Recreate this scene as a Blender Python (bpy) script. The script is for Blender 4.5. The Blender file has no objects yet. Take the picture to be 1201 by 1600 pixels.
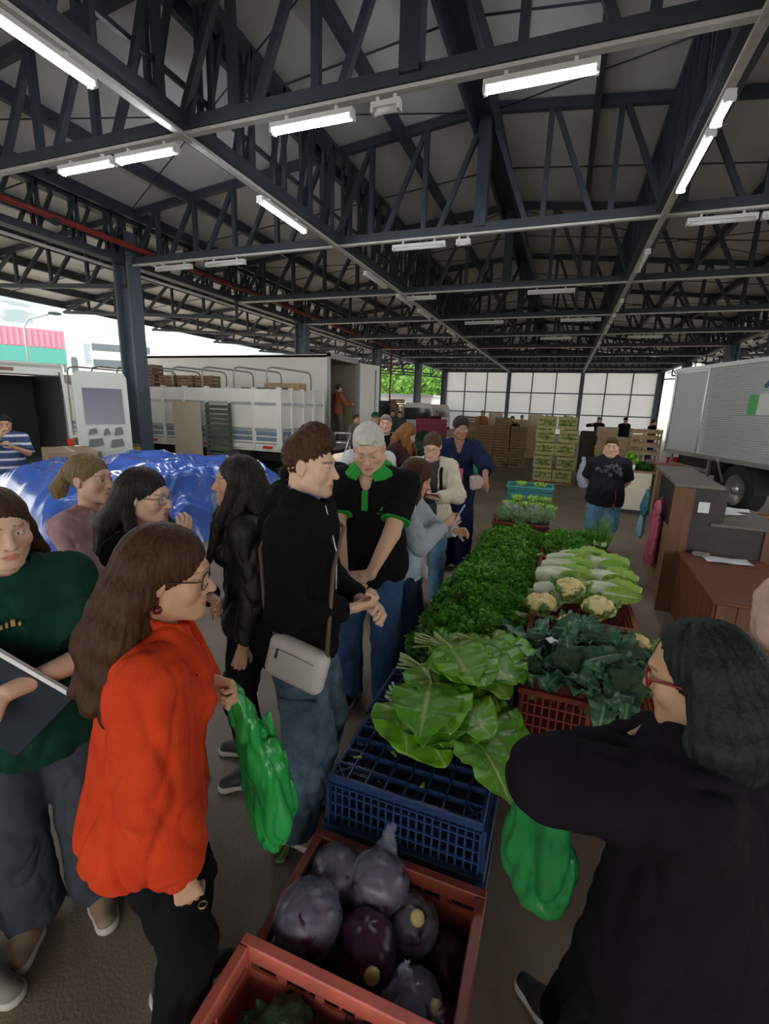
import bpy, math, random
import numpy as np
from mathutils import Vector, Matrix
sc = bpy.context.scene
col = sc.collection
PI = math.pi
random.seed(7)

# ------------------------------------------------------------------ camera, sky, sun, exposure
CAM_H = 1.9
cam_d = bpy.data.cameras.new('camera')
cam_d.sensor_fit = 'VERTICAL'; cam_d.sensor_height = 36.0
cam_d.lens = 730.0 / 1600.0 * 36.0
cam_d.clip_start = 0.02; cam_d.clip_end = 600
cam = bpy.data.objects.new('camera', cam_d); col.objects.link(cam)
_r = Vector((0.93601964, 0.35056311, 0.03118875)); _u = Vector((-0.10622644, 0.19691738, 0.97464839)); _f = Vector((-0.33553416, 0.91560311, -0.22155761))
M = Matrix((_r, _u, -_f)).transposed().to_4x4(); M.translation = (0, 0, CAM_H)
cam.matrix_world = M
sc.camera = cam
sc.view_settings.view_transform = 'Standard'; sc.view_settings.look = 'None'
sc.view_settings.gamma = 1.0; sc.view_settings.use_curve_mapping = False
sc.view_settings.exposure = 1.5
sc.cycles.use_denoising = True
sc.cycles.max_bounces = 8; sc.cycles.diffuse_bounces = 5
sc.cycles.sample_clamp_indirect = 4.0

SKY_STRENGTH = 1.6
world = bpy.data.worlds.new('sky'); sc.world = world; world.use_nodes = True
nt = world.node_tree; nt.nodes.clear()
def wn(t): return nt.nodes.new(t)
tc = wn('ShaderNodeTexCoord'); mp = wn('ShaderNodeMapping'); mp.inputs['Scale'].default_value = (1.2, 1.2, 5.0)
nz = wn('ShaderNodeTexNoise'); nz.inputs['Scale'].default_value = 2.2; nz.inputs['Detail'].default_value = 5.0; nz.inputs['Roughness'].default_value = .5
rp = wn('ShaderNodeValToRGB'); rp.color_ramp.elements[0].position = .40; rp.color_ramp.elements[0].color = (.15, .175, .18, 1)
rp.color_ramp.elements[1].position = .60; rp.color_ramp.elements[1].color = (1.0, .985, .92, 1)
bg = wn('ShaderNodeBackground'); bg.inputs['Strength'].default_value = SKY_STRENGTH
wo = wn('ShaderNodeOutputWorld')
nt.links.new(tc.outputs['Generated'], mp.inputs['Vector']); nt.links.new(mp.outputs['Vector'], nz.inputs['Vector'])
nt.links.new(nz.outputs['Fac'], rp.inputs['Fac']); nt.links.new(rp.outputs['Color'], bg.inputs['Color'])
nt.links.new(bg.outputs['Background'], wo.inputs['Surface'])

sun_d = bpy.data.lights.new('sun', 'SUN'); sun_d.energy = 2.2; sun_d.angle = math.radians(14); sun_d.color = (1.0, .86, .66)
sun = bpy.data.objects.new('sun', sun_d); col.objects.link(sun)
sun.rotation_euler = Vector((.62, -.76, -.24)).to_track_quat('-Z', 'Y').to_euler()

# ------------------------------------------------------------------ helpers
def tag(o, label=None, cat=None, group=None, kind=None):
    if label: o['label'] = label
    if cat: o['category'] = cat
    if group: o['group'] = group
    if kind: o['kind'] = kind
    return o
def link(name, me, mat=None, parent=None):
    o = bpy.data.objects.new(name, me); col.objects.link(o)
    if mat is not None and len(me.materials) == 0: me.materials.append(mat)
    if parent is not None: o.parent = parent
    return o
def empty(name, loc=(0, 0, 0), rz=0.0, label=None, cat=None, group=None):
    o = bpy.data.objects.new(name, None); col.objects.link(o)
    o.empty_display_size = .1
    o.location = loc; o.rotation_euler = (0, 0, rz)
    return tag(o, label, cat, group)
def mesh_np(name, V, F, smooth=True):
    """V (n,3), F (m,k) arrays of equal-sided faces"""
    me = bpy.data.meshes.new(name)
    V = np.asarray(V, np.float32); F = np.asarray(F, np.int32)
    k = F.shape[1]
    me.vertices.add(len(V)); me.vertices.foreach_set('co', V.ravel())
    me.loops.add(F.size); me.loops.foreach_set('vertex_index', F.ravel())
    me.polygons.add(len(F)); me.polygons.foreach_set('loop_start', np.arange(0, F.size, k, dtype=np.int32))
    me.polygons.foreach_set('use_smooth', np.full(len(F), smooth, dtype=bool))
    me.update(calc_edges=True); me.validate()
    return me
def kids(o): return [c for c in col.objects if c.parent == o]
def copy_tree(o, parent=None):
    c = o.copy(); col.objects.link(c)
    if parent is not None: c.parent = parent
    for ch in o.children: copy_tree(ch, c)
    return c
def nrm(v):
    v = np.asarray(v, float); return v / max(1e-9, np.linalg.norm(v))

class MB:
    """collects simple solids into ONE mesh"""
    def __init__(s): s.V = []; s.F = []; s.S = []
    def add(s, V, F, smooth=False):
        o = len(s.V); s.V += [tuple(v) for v in V]; s.F += [tuple(i + o for i in f) for f in F]; s.S += [smooth] * len(F); return s
    def box(s, lo, hi):
        x0, y0, z0 = lo; x1, y1, z1 = hi
        return s.add([(x0,y0,z0),(x1,y0,z0),(x1,y1,z0),(x0,y1,z0),(x0,y0,z1),(x1,y0,z1),(x1,y1,z1),(x0,y1,z1)],
                     [(0,3,2,1),(4,5,6,7),(0,1,5,4),(1,2,6,5),(2,3,7,6),(3,0,4,7)])
    def cbox(s, c, d): return s.box([c[i] - d[i] / 2 for i in range(3)], [c[i] + d[i] / 2 for i in range(3)])
    def bevbox(s, lo, hi, b):
        """box with chamfered edges"""
        lo = np.array(lo, float); hi = np.array(hi, float); b = min(b, (hi - lo).min() * .49)
        V = []; F = []; idx = {}
        for sx in (0, 1):
            for sy in (0, 1):
                for sz in (0, 1):
                    c = np.array([(lo, hi)[sx][0], (lo, hi)[sy][1], (lo, hi)[sz][2]]); inn = np.array([(b, -b)[sx], (b, -b)[sy], (b, -b)[sz]])
                    for ax in range(3):
                        m = np.ones(3); m[ax] = 0
                        idx[(sx, sy, sz, ax)] = len(V); V.append(c + inn * m)
        for ax in range(3):
            u, v = (ax + 1) % 3, (ax + 2) % 3
            for sd in (0, 1):
                q = []
                for a, c in ((0, 0), (1, 0), (1, 1), (0, 1)):
                    k = [0, 0, 0]; k[ax] = sd; k[u] = a; k[v] = c; q.append(idx[(*k, ax)])
                F.append(q if sd else q[::-1])
            for a in (0, 1):
                for c in (0, 1):
                    k0 = [0, 0, 0]; k0[u] = a; k0[v] = c; k1 = list(k0); k1[ax] = 1
                    q = [idx[(*k0, u)], idx[(*k1, u)], idx[(*k1, v)], idx[(*k0, v)]]
                    F.append(q if (a == c) else q[::-1])
        for sx in (0, 1):
            for sy in (0, 1):
                for sz in (0, 1):
                    q = [idx[(sx, sy, sz, i)] for i in range(3)]
                    F.append(q if (sx + sy + sz) % 2 else q[::-1])
        return s.add(V, F)
    def bar(s, a, b, w, h=None, up=(0, 0, 1)):
        """rectangular bar from a to b, w sideways, h along up"""
        h = w if h is None else h
        a = np.array(a, float); b = np.array(b, float); d = nrm(b - a); up = np.array(up, float)
        if abs(d @ up) > .99: up = np.array([0, 1, 0.]) if abs(d[1]) < .9 else np.array([1., 0, 0])
        sd = nrm(np.cross(d, up)); u = np.cross(sd, d)
        V = [p + sd * i * w / 2 + u * j * h / 2 for p in (a, b) for i, j in ((-1, -1), (1, -1), (1, 1), (-1, 1))]
        return s.add(V, [(0, 1, 2, 3)[::-1], (4, 5, 6, 7), (0, 4, 5, 1)[::-1], (1, 5, 6, 2)[::-1], (2, 6, 7, 3)[::-1], (3, 7, 4, 0)[::-1]])
    def tube(s, pts, r, n=8, closed=False, cap=True):
        pts = [np.array(p, float) for p in pts]; m = len(pts)
        R = r if hasattr(r, '__len__') else [r] * m
        V = []; F = []; pu = None
        for i, p in enumerate(pts):
            if closed: d = nrm(pts[(i + 1) % m] - pts[i - 1])
            else: d = nrm(pts[min(i + 1, m - 1)] - pts[max(i - 1, 0)])
            if pu is None: pu = np.array([0, 0, 1.]) if abs(d[2]) < .9 else np.array([0, 1., 0])
            u = pu - d * (pu @ d); u = nrm(u); pu = u; w = np.cross(d, u)
            for k in range(n):
                t = 2 * PI * k / n; V.append(p + R[i] * (u * math.cos(t) + w * math.sin(t)))
        for i in range(m if closed else m - 1):
            for k in range(n):
                a = i * n + k; b = i * n + (k + 1) % n; c = ((i + 1) % m) * n + (k + 1) % n; d = ((i + 1) % m) * n + k
                F.append((a, b, c, d))
        if cap and not closed: F += [tuple(range(n))[::-1], tuple(range((m - 1) * n, m * n))]
        return s.add(V, F, True)
    def lathe(s, prof, c=(0, 0, 0), n=24, axis='z', cap=True):
        """prof: list of (r, h)"""
        V = []; F = []
        for r, h in prof:
            for k in range(n):
                t = 2 * PI * k / n; a, b = r * math.cos(t), r * math.sin(t)
                V.append({'z': (a, b, h), 'x': (h, a, b), 'y': (b, h, a)}[axis])
        V = [tuple(np.array(v) + np.array(c)) for v in V]
        for i in range(len(prof) - 1):
            for k in range(n): F.append((i * n + k, i * n + (k + 1) % n, (i + 1) * n + (k + 1) % n, (i + 1) * n + k))
        if cap: F += [tuple(range(n))[::-1], tuple(range((len(prof) - 1) * n, len(prof) * n))]
        return s.add(V, F, True)
    def prism(s, poly, a, b, axis='y'):
        """polygon (u,v) extruded from a to b along axis; y: (x,z), x: (y,z), z: (x,y)"""
        n = len(poly)
        f = {'y': lambda u, v, t: (u, t, v), 'x': lambda u, v, t: (t, u, v), 'z': lambda u, v, t: (u, v, t)}[axis]
        V = [f(u, v, a) for u, v in poly] + [f(u, v, b) for u, v in poly]
        F = [tuple(range(n)), tuple(range(n, 2 * n))[::-1]] + [(i, i + n, (i + 1) % n + n, (i + 1) % n) for i in range(n)]
        return s.add(V, F)
    def grid(s, fn, nu, nv, smooth=True):
        V = [fn(i / nu, j / nv) for j in range(nv + 1) for i in range(nu + 1)]
        F = [(j * (nu + 1) + i, j * (nu + 1) + i + 1, (j + 1) * (nu + 1) + i + 1, (j + 1) * (nu + 1) + i) for j in range(nv) for i in range(nu)]
        return s.add(V, F, smooth)
    def mesh(s, name):
        me = bpy.data.meshes.new(name); me.from_pydata([tuple(map(float, v)) for v in s.V], [], s.F)
        me.polygons.foreach_set('use_smooth', s.S); me.validate(); me.update(); return me
    def build(s, name, mat, parent=None, **k):
        o = link(name, s.mesh(name), mat, parent)
        if k: tag(o, **k)
        return o

# ------------------------------------------------------------------ materials
MATS = {}
def mat(name, c, rough=.6, metal=0.0, var=.0, vscale=8.0, bump=0.0, bscale=60.0, c2=None, stretch=(1, 1, 1), spec=.5, trans=0.0, emis=None, estr=0.0, alpha=1.0, sss=0.0, detail=4.0, coat=0.0):
    """principled material with noise variation between c and c2 and noise bump"""
    if name in MATS: return MATS[name]
    m = bpy.data.materials.new(name); m.use_nodes = True; n = m.node_tree; b = n.nodes['Principled BSDF']
    b.inputs['Base Color'].default_value = (*c, 1); b.inputs['Roughness'].default_value = rough; b.inputs['Metallic'].default_value = metal
    b.inputs['Specular IOR Level'].default_value = spec
    if trans: b.inputs['Transmission Weight'].default_value = trans
    if alpha < 1: b.inputs['Alpha'].default_value = alpha
    if coat: b.inputs['Coat Weight'].default_value = coat; b.inputs['Coat Roughness'].default_value = .15
    if sss: b.inputs['Subsurface Weight'].default_value = sss; b.inputs['Subsurface Radius'].default_value = (.01, .004, .002)
    if emis: b.inputs['Emission Color'].default_value = (*emis, 1); b.inputs['Emission Strength'].default_value = estr
    if var or bump:
        t = n.nodes.new('ShaderNodeTexCoord'); mp = n.nodes.new('ShaderNodeMapping'); mp.inputs['Scale'].default_value = stretch
        n.links.new(t.outputs['Object'], mp.inputs['Vector'])
    if var:
        z = n.nodes.new('ShaderNodeTexNoise'); z.inputs['Scale'].default_value = vscale; z.inputs['Detail'].default_value = detail
        n.links.new(mp.outputs['Vector'], z.inputs['Vector'])
        r = n.nodes.new('ShaderNodeValToRGB'); r.color_ramp.elements[0].position = .32; r.color_ramp.elements[1].position = .68
        d = c2 if c2 else tuple(x * (1 - var) for x in c)
        r.color_ramp.elements[0].color = (*d, 1); r.color_ramp.elements[1].color = (*c, 1)
        n.links.new(z.outputs['Fac'], r.inputs['Fac']); n.links.new(r.outputs['Color'], b.inputs['Base Color'])
    if bump:
        z2 = n.nodes.new('ShaderNodeTexNoise'); z2.inputs['Scale'].default_value = bscale; z2.inputs['Detail'].default_value = 3
        n.links.new(mp.outputs['Vector'], z2.inputs['Vector'])
        bp = n.nodes.new('ShaderNodeBump'); bp.inputs['Strength'].default_value = bump; bp.inputs['Distance'].default_value = .01
        n.links.new(z2.outputs['Fac'], bp.inputs['Height']); n.links.new(bp.outputs['Normal'], b.inputs['Normal'])
    MATS[name] = m; return m
def mat_attr(name, rough=.5, sss=0.0, spec=.4, bump=0.0, bscale=80.0, transl=0.0, coat=0.0):
    """principled material coloured by the mesh's own colour attribute 'tint'"""
    if name in MATS: return MATS[name]
    m = mat(name, (1, 1, 1), rough, bump=bump, bscale=bscale, sss=sss, spec=spec, coat=coat); n = m.node_tree; b = n.nodes['Principled BSDF']
    a = n.nodes.new('ShaderNodeAttribute'); a.attribute_name = 'tint'; n.links.new(a.outputs['Color'], b.inputs['Base Color'])
    if transl:
        o = n.nodes['Material Output']; mx = n.nodes.new('ShaderNodeMixShader'); tr = n.nodes.new('ShaderNodeBsdfTranslucent'); mx.inputs[0].default_value = transl
        n.links.new(a.outputs['Color'], tr.inputs['Color']); n.links.new(b.outputs[0], mx.inputs[1]); n.links.new(tr.outputs[0], mx.inputs[2]); n.links.new(mx.outputs[0], o.inputs['Surface'])
    return m
def tint(me, C):
    at = me.color_attributes.new('tint', 'FLOAT_COLOR', 'POINT')
    C = np.asarray(C, np.float32); a = np.ones((len(me.vertices), 4), np.float32); a[:, :3] = C
    at.data.foreach_set('color', a.ravel())

# ------------------------------------------------------------------ numpy noise
_rng = np.random.RandomState(3); _PT = _rng.permutation(256); _PT = np.concatenate([_PT, _PT, _PT]); _GV = _rng.randn(256, 3); _GV /= np.linalg.norm(_GV, axis=1)[:, None]
def perlin(P):
    P = np.asarray(P, float); I = np.floor(P).astype(int); f = P - I; I &= 255; u = f * f * f * (f * (f * 6 - 15) + 10); r = 0
    for dx in (0, 1):
        for dy in (0, 1):
            for dz in (0, 1):
                h = _PT[_PT[_PT[I[:, 0] + dx] + I[:, 1] + dy] + I[:, 2] + dz] & 255
                g = ((f - (dx, dy, dz)) * _GV[h]).sum(1)
                r = r + g * (u[:, 0] if dx else 1 - u[:, 0]) * (u[:, 1] if dy else 1 - u[:, 1]) * (u[:, 2] if dz else 1 - u[:, 2])
    return r

# ------------------------------------------------------------------ smooth solids (signed distance fields -> surface nets)
class Field:
    def __init__(s, lo, hi, res):
        s.lo = np.array(lo, float); s.res = res; s.n = np.maximum(4, np.ceil((np.array(hi, float) - s.lo) / res).astype(int) + 1)
        s.ax = [(s.lo[i] + res * np.arange(s.n[i])).astype(np.float32) for i in range(3)]
        s.d = np.full(tuple(s.n), .25, np.float32)
    def sub(s, lo, hi):
        a = [int(max(0, math.floor((lo[i] - s.lo[i]) / s.res))) for i in range(3)]; b = [int(min(s.n[i], math.ceil((hi[i] - s.lo[i]) / s.res) + 1)) for i in range(3)]
        if any(b[i] <= a[i] for i in range(3)): return None, None
        sl = tuple(slice(a[i], b[i]) for i in range(3))
        return sl, (s.ax[0][sl[0]][:, None, None], s.ax[1][sl[1]][None, :, None], s.ax[2][sl[2]][None, None, :])
    def blend(s, sl, nd, k, op):
        D = s.d[sl]
        if op == 'u':
            h = np.clip(.5 + .5 * (D - nd) / k, 0, 1); s.d[sl] = D + (nd - D) * h - k * h * (1 - h)
        else:
            nd = -nd; h = np.clip(.5 - .5 * (D - nd) / k, 0, 1); s.d[sl] = D + (nd - D) * h + k * h * (1 - h)
    def cone(s, a, b, ra, rb, k=.01, op='u', q=1.0, front=None, capb=False, capa=False):
        a = np.array(a, float); b = np.array(b, float); R = max(ra, rb) * max(1, q) + k + 3 * s.res + .01
        sl, g = s.sub(np.minimum(a, b) - R, np.maximum(a, b) + R)
        if sl is None: return s
        ab = b - a; L2 = max(1e-9, ab @ ab)
        px, py, pz = g[0] - np.float32(a[0]), g[1] - np.float32(a[1]), g[2] - np.float32(a[2])
        t = np.clip((px * ab[0] + py * ab[1] + pz * ab[2]) / L2, 0, 1).astype(np.float32)
        ex, ey, ez = px - t * ab[0], py - t * ab[1], pz - t * ab[2]
        if q != 1.0:
            fr = nrm(front); c = (ex * fr[0] + ey * fr[1] + ez * fr[2]) * (1 / q - 1)
            ex = ex + c * fr[0]; ey = ey + c * fr[1]; ez = ez + c * fr[2]
        nd = np.sqrt(ex * ex + ey * ey + ez * ez) - (ra + (rb - ra) * t)
        if q < 1: nd = nd * (.35 + .65 * q)
        if capb or capa:
            ln = math.sqrt(L2); tt = (px * ab[0] + py * ab[1] + pz * ab[2]) / ln
            if capb: nd = np.maximum(nd, tt - ln)
            if capa: nd = np.maximum(nd, -tt)
        s.blend(sl, nd.astype(np.float32), k, op); return s
    def ell(s, c, r, k=.01, op='u', rot=None):
        c = np.array(c, float); r = np.array(r, float); R = (r.max() if rot is not None else r) + k + 3 * s.res + .01
        sl, g = s.sub(c - R, c + R)
        if sl is None: return s
        px, py, pz = g[0] - np.float32(c[0]), g[1] - np.float32(c[1]), g[2] - np.float32(c[2])
        if rot is not None:
            m = np.array(rot, float)   # columns = local axes
            px, py, pz = [px * m[0, i] + py * m[1, i] + pz * m[2, i] for i in range(3)]
        px, py, pz = px / r[0], py / r[1], pz / r[2]
        k0 = np.sqrt(px * px + py * py + pz * pz); k1 = np.sqrt((px / r[0]) ** 2 + (py / r[1]) ** 2 + (pz / r[2]) ** 2)
        nd = k0 * (k0 - 1) / np.maximum(k1, 1e-5)
        s.blend(sl, nd.astype(np.float32), k, op); return s
    def rbox(s, c, h, r=.01, k=.005, op='u', rot=None):
        c = np.array(c, float); h = np.array(h, float); R = np.linalg.norm(h) + k + 3 * s.res + .01
        sl, g = s.sub(c - R, c + R)
        if sl is None: return s
        px, py, pz = g[0] - np.float32(c[0]), g[1] - np.float32(c[1]), g[2] - np.float32(c[2])
        if rot is not None:
            m = np.array(rot, float); px, py, pz = [px * m[0, i] + py * m[1, i] + pz * m[2, i] for i in range(3)]
        qx, qy, qz = np.abs(px) - (h[0] - r), np.abs(py) - (h[1] - r), np.abs(pz) - (h[2] - r)
        nd = np.sqrt(np.maximum(qx, 0) ** 2 + np.maximum(qy, 0) ** 2 + np.maximum(qz, 0) ** 2) + np.minimum(np.maximum(qx, np.maximum(qy, qz)), 0) - r
        s.blend(sl, nd.astype(np.float32), k, op); return s
    def cut(s, p, nv, k=.004):
        """remove what lies on the side nv points to"""
        nv = nrm(nv); p = np.array(p, float)
        nd = (s.ax[0][:, None, None] - p[0]) * nv[0] + (s.ax[1][None, :, None] - p[1]) * nv[1] + (s.ax[2][None, None, :] - p[2]) * nv[2]
        s.d = np.maximum(s.d, nd.astype(np.float32)); return s
    def nets(s):
        d = s.d; ins = d < 0
        sh = [ins[x:x + d.shape[0] - 1, y:y + d.shape[1] - 1, z:z + d.shape[2] - 1] for x in (0, 1) for y in (0, 1) for z in (0, 1)]
        cnt = sum(a.astype(np.int8) for a in sh); act = (cnt > 0) & (cnt < 8)
        idx = np.argwhere(act)
        if len(idx) == 0: return np.zeros((0, 3)), np.zeros((0, 4), int)
        ids = np.full(act.shape, -1, np.int32); ids[act] = np.arange(len(idx))
        off = np.array([(x, y, z) for x in (0, 1) for y in (0, 1) for z in (0, 1)])
        val = np.stack([d[idx[:, 0] + o[0], idx[:, 1] + o[1], idx[:, 2] + o[2]] for o in off], 1)
        acc = np.zeros((len(idx), 3)); n = np.zeros(len(idx))
        for i in range(8):
            for j in range(i + 1, 8):
                if np.abs(off[i] - off[j]).sum() != 1: continue
                va, vb = val[:, i], val[:, j]; m = (va < 0) != (vb < 0); t = np.where(m, va / np.where(m, va - vb, 1), 0)
                acc += m[:, None] * (off[i] + t[:, None] * (off[j] - off[i])); n += m
        V = s.lo + s.res * (idx + acc / n[:, None])
        Fs = []
        for ax in range(3):
            u, v = (ax + 1) % 3, (ax + 2) % 3
            A = np.moveaxis(ins, ax, 0)
            a = ins.take(range(0, ins.shape[ax] - 1), ax); b = ins.take(range(1, ins.shape[ax]), ax)
            e = np.argwhere(a != b); ok = (e[:, u] > 0) & (e[:, v] > 0) & (e[:, u] < ins.shape[u] - 1) & (e[:, v] < ins.shape[v] - 1); e = e[ok]
            if len(e) == 0: continue
            q = []
            for du, dv in ((-1, -1), (0, -1), (0, 0), (-1, 0)):
                c = e.copy(); c[:, u] += du; c[:, v] += dv; q.append(ids[c[:, 0], c[:, 1], c[:, 2]])
            q = np.stack(q, 1); fl = ~a[e[:, 0], e[:, 1], e[:, 2]]; q[fl] = q[fl][:, ::-1]
            Fs.append(q)
        F = np.concatenate(Fs); F = F[(F >= 0).all(1)]
        return V, F
def vnormals(V, F):
    n = np.cross(V[F[:, 2]] - V[F[:, 0]], V[F[:, 3]] - V[F[:, 1]]); N = np.zeros_like(V)
    for k in range(4):
        for c in range(3): N[:, c] += np.bincount(F[:, k], n[:, c], len(V))
    return N / np.maximum(1e-12, np.linalg.norm(N, axis=1))[:, None]
# ------------------------------------------------------------------ people
SKIN = mat_attr('skin', rough=.5, sss=.06, spec=.35, bump=.05, bscale=220)
def cloth(name, c, var=.12, rough=.9, bump=.25, bscale=180.0, c2=None, vscale=14.0, stretch=(1, 1, 1), fold=.5):
    m = mat('cloth_' + name, c, rough, var=var, vscale=vscale, bump=bump, bscale=bscale, c2=c2, stretch=stretch, spec=.2)
    n = m.node_tree; b = n.nodes['Principled BSDF']; b.inputs['Sheen Weight'].default_value = .0; b.inputs['Specular IOR Level'].default_value = .12
    if 'folds' not in n.nodes and fold:      # soft creases of the fabric
        t = n.nodes.new('ShaderNodeTexCoord'); mp = n.nodes.new('ShaderNodeMapping'); mp.inputs['Scale'].default_value = (1, 1, .55); mp.inputs['Rotation'].default_value = (.4, .5, .3)
        z = n.nodes.new('ShaderNodeTexNoise'); z.name = 'folds'; z.noise_type = 'RIDGED_MULTIFRACTAL'; z.inputs['Scale'].default_value = 6.5; z.inputs['Detail'].default_value = 1.5; z.inputs['Distortion'].default_value = .9
        bp = n.nodes.new('ShaderNodeBump'); bp.inputs['Strength'].default_value = fold; bp.inputs['Distance'].default_value = .025
        n.links.new(t.outputs['Object'], mp.inputs['Vector']); n.links.new(mp.outputs['Vector'], z.inputs['Vector']); n.links.new(z.outputs['Fac'], bp.inputs['Height'])
        old = b.inputs['Normal'].links[0].from_node if b.inputs['Normal'].links else None
        if old: n.links.new(bp.outputs['Normal'], old.inputs['Normal'])
        else: n.links.new(bp.outputs['Normal'], b.inputs['Normal'])
    return m
def hairmat(name, c, c2):
    m = mat('hair_' + name, c, .55, var=.5, vscale=12, c2=c2, stretch=(9, 9, 1.2), bump=.35, bscale=26, spec=.18); return m
def rot_about(v, axis, ang):
    return np.array(Matrix.Rotation(ang, 3, Vector(axis)) @ Vector(v))
def ik(S, W, l1, l2, pole):
    S = np.array(S, float); W = np.array(W, float); d = W - S; L = np.linalg.norm(d); mx = (l1 + l2) * .995
    if L > mx: W = S + d / L * mx; d = W - S; L = mx
    L = max(L, abs(l1 - l2) + .02); a = (l1 * l1 - l2 * l2 + L * L) / (2 * L); h = math.sqrt(max(0, l1 * l1 - a * a))
    u = d / np.linalg.norm(d); p = np.array(pole, float); p = p - u * (p @ u); p = nrm(p)
    return S + u * a + p * h, W
def ridge(P, N, amp, f, st=(1, 1, 1), seed=0):
    """fabric folds: soft swells with narrow valleys"""
    Q = P * np.array(st) * f + seed * 7.3
    w = perlin(Q * .6 + 11)[:, None] * .9
    a = perlin(Q + w); b = perlin(Q * 2.1 + w + 5)
    return P + N * (amp * (-.75 * np.exp(-(a / .085) ** 2) - .45 * np.exp(-(b / .11) ** 2) + .9 * perlin(Q * .9 + 31) + .25))[:, None]
def person_mesh(fld, mt, name, parent, col3=None, amp=0.0, fr=7, st=(1, 1, .6), seed=0, post=None):
    V, F = fld.nets()
    if amp: V = ridge(V, vnormals(V, F), amp, fr, st, seed)
    if post: V = post(V, F)
    me = mesh_np(name, V, F)
    if col3 is not None: tint(me, np.tile(col3, (len(V), 1)))
    return link(name, me, mt, parent)

class Rig: pass
def rig(p):
    g = Rig(); H = p.get('H', 1.7); s = g.s = H / 1.72; fem = g.fem = p.get('fem', False); w = g.w = p.get('w', 1.0)
    lean = math.radians(p.get('lean', 3)); side = math.radians(p.get('side', 0)); tw = math.radians(p.get('twist', 0))
    g.P = np.array([0, -.28 * math.sin(lean) * s, .93 * s]); g.u = nrm([math.sin(side), math.sin(lean) * math.cos(side), math.cos(lean) * math.cos(side)])
    g.rt = rot_about(np.cross([0, 1, 0], g.u), (0, 0, 1), tw); g.rt = nrm(g.rt - g.u * (g.rt @ g.u)); g.f = np.cross(g.u, g.rt)
    g.W = g.P + np.array([0, 0, .10 * s]) + g.u * .02 * s
    g.C = g.W + g.u * .20 * s; g.UC = g.W + g.u * .33 * s; g.N = g.W + g.u * .43 * s - g.f * .012 * s
    sw = (.158 if fem else .182) * s * (.6 + .4 * w) * p.get('shw', 1)
    g.S = {k: g.W + g.u * (.352 + p.get('shrug', 0)) * s + g.rt * sw * q - g.f * .008 * s for k, q in (('R', 1), ('L', -1))}
    hy, hp, hr = [math.radians(p.get(k, 0)) for k in ('hyaw', 'hpitch', 'hroll')]
    up0 = nrm(g.u * .5 + np.array([0, 0, .5])); f0 = nrm(np.array([0, 1, 0]) - up0 * up0[1]); r0 = np.cross(f0, up0)
    R = np.stack([r0, f0, up0], 1); Rz = np.array(Matrix.Rotation(hy, 3, 'Z')); Rx = np.array(Matrix.Rotation(-hp, 3, 'X')); Ry = np.array(Matrix.Rotation(hr, 3, 'Y'))
    g.Rh = R @ Rz @ Rx @ Ry; g.hs = (.45 + .55 * s) * p.get('hsz', 1.0)
    g.Hc = g.N + g.u * .066 * s + g.Rh[:, 2] * .08 * g.hs + g.Rh[:, 1] * .022 * g.hs
    g.E = {}; g.Wr = {}; g.hd = {}
    for k, q in (('R', 1), ('L', -1)):
        a = p.get('arm' + k) or {}
        tgt = np.array(a['w'], float) if 'w' in a else g.S[k] + np.array([q * .075, .03, -.525]) * s
        pole = a.get('pole', (q * .35, -.9, -.2))
        g.E[k], g.Wr[k] = ik(g.S[k], tgt, .29 * s, .25 * s, pole)
        g.hd[k] = a
    g.hip = {k: g.P + np.array([q * .088 * s * (.5 + .5 * w), 0, -.03 * s]) for k, q in (('R', 1), ('L', -1))}
    ft = p.get('feet', {}); g.ank = {}; g.knee = {}; g.fa = {}
    for k, q in (('R', 1), ('L', -1)):
        fx, fy, fa = ft.get(k, (q * .11 * s, 0.0, -q * 10)); g.ank[k] = np.array([fx, fy - .02, .085 * s]); g.fa[k] = math.radians(fa)
        g.knee[k], _ = ik(g.hip[k], g.ank[k], .42 * s, .41 * s, (math.sin(-g.fa[k]) * .6, 1, 0))
    return g
def torso(F, g, p, e, k=.05):
    s, w, fem = g.s, g.w, g.fem; b = p.get('belly', 0.0); bs = p.get('bust', .2 if fem else 0.0)
    hw = (.152 if fem else .146) * s * w
    F.cone(g.P + g.rt * hw * .42, g.P - g.rt * hw * .42, hw * .70 + e, hw * .70 + e, k, q=.95, front=g.f)
    F.cone(g.P, g.W, hw + e, (.122 if fem else .13) * s * w + e, k, q=.74, front=g.f)
    F.cone(g.W, g.UC - g.u * .02 * s, (.122 if fem else .13) * s * w + e, (.128 if fem else .147) * s * (.5 + .5 * w) + e, k, q=.70, front=g.f)
    for q in (1, -1):
        sh = g.S['R' if q > 0 else 'L']
        F.cone(g.UC - g.u * .02 * s + g.rt * q * .045 * s, sh, .082 * s * (.6 + .4 * w) + e, .050 * s + e, k * .7)
        F.cone(g.N + g.rt * q * .03 * s - g.u * .03 * s, sh + g.u * .010 * s, .043 * s + e * .5, .040 * s + e, k * .6)
        F.ell(g.P + g.rt * q * .062 * s - g.f * .055 * s - np.array([0, 0, .03 * s]), np.array([.08, .085, .095]) * s * w + e, k)
        if bs: F.ell(g.C + g.u * .045 * s + g.rt * q * .07 * s * w + g.f * .085 * s * w, np.array([.06, .055, .06]) * s * (.5 + bs) + e, .04, rot=np.stack([g.rt, g.f, g.u], 1))
    if b: F.ell(g.W - g.u * .01 * s + g.f * (.03 + .06 * b) * s, np.array([.135 * w, .10 + .05 * b, .15]) * s + e, .07, rot=np.stack([g.rt, g.f, g.u], 1))
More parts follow.
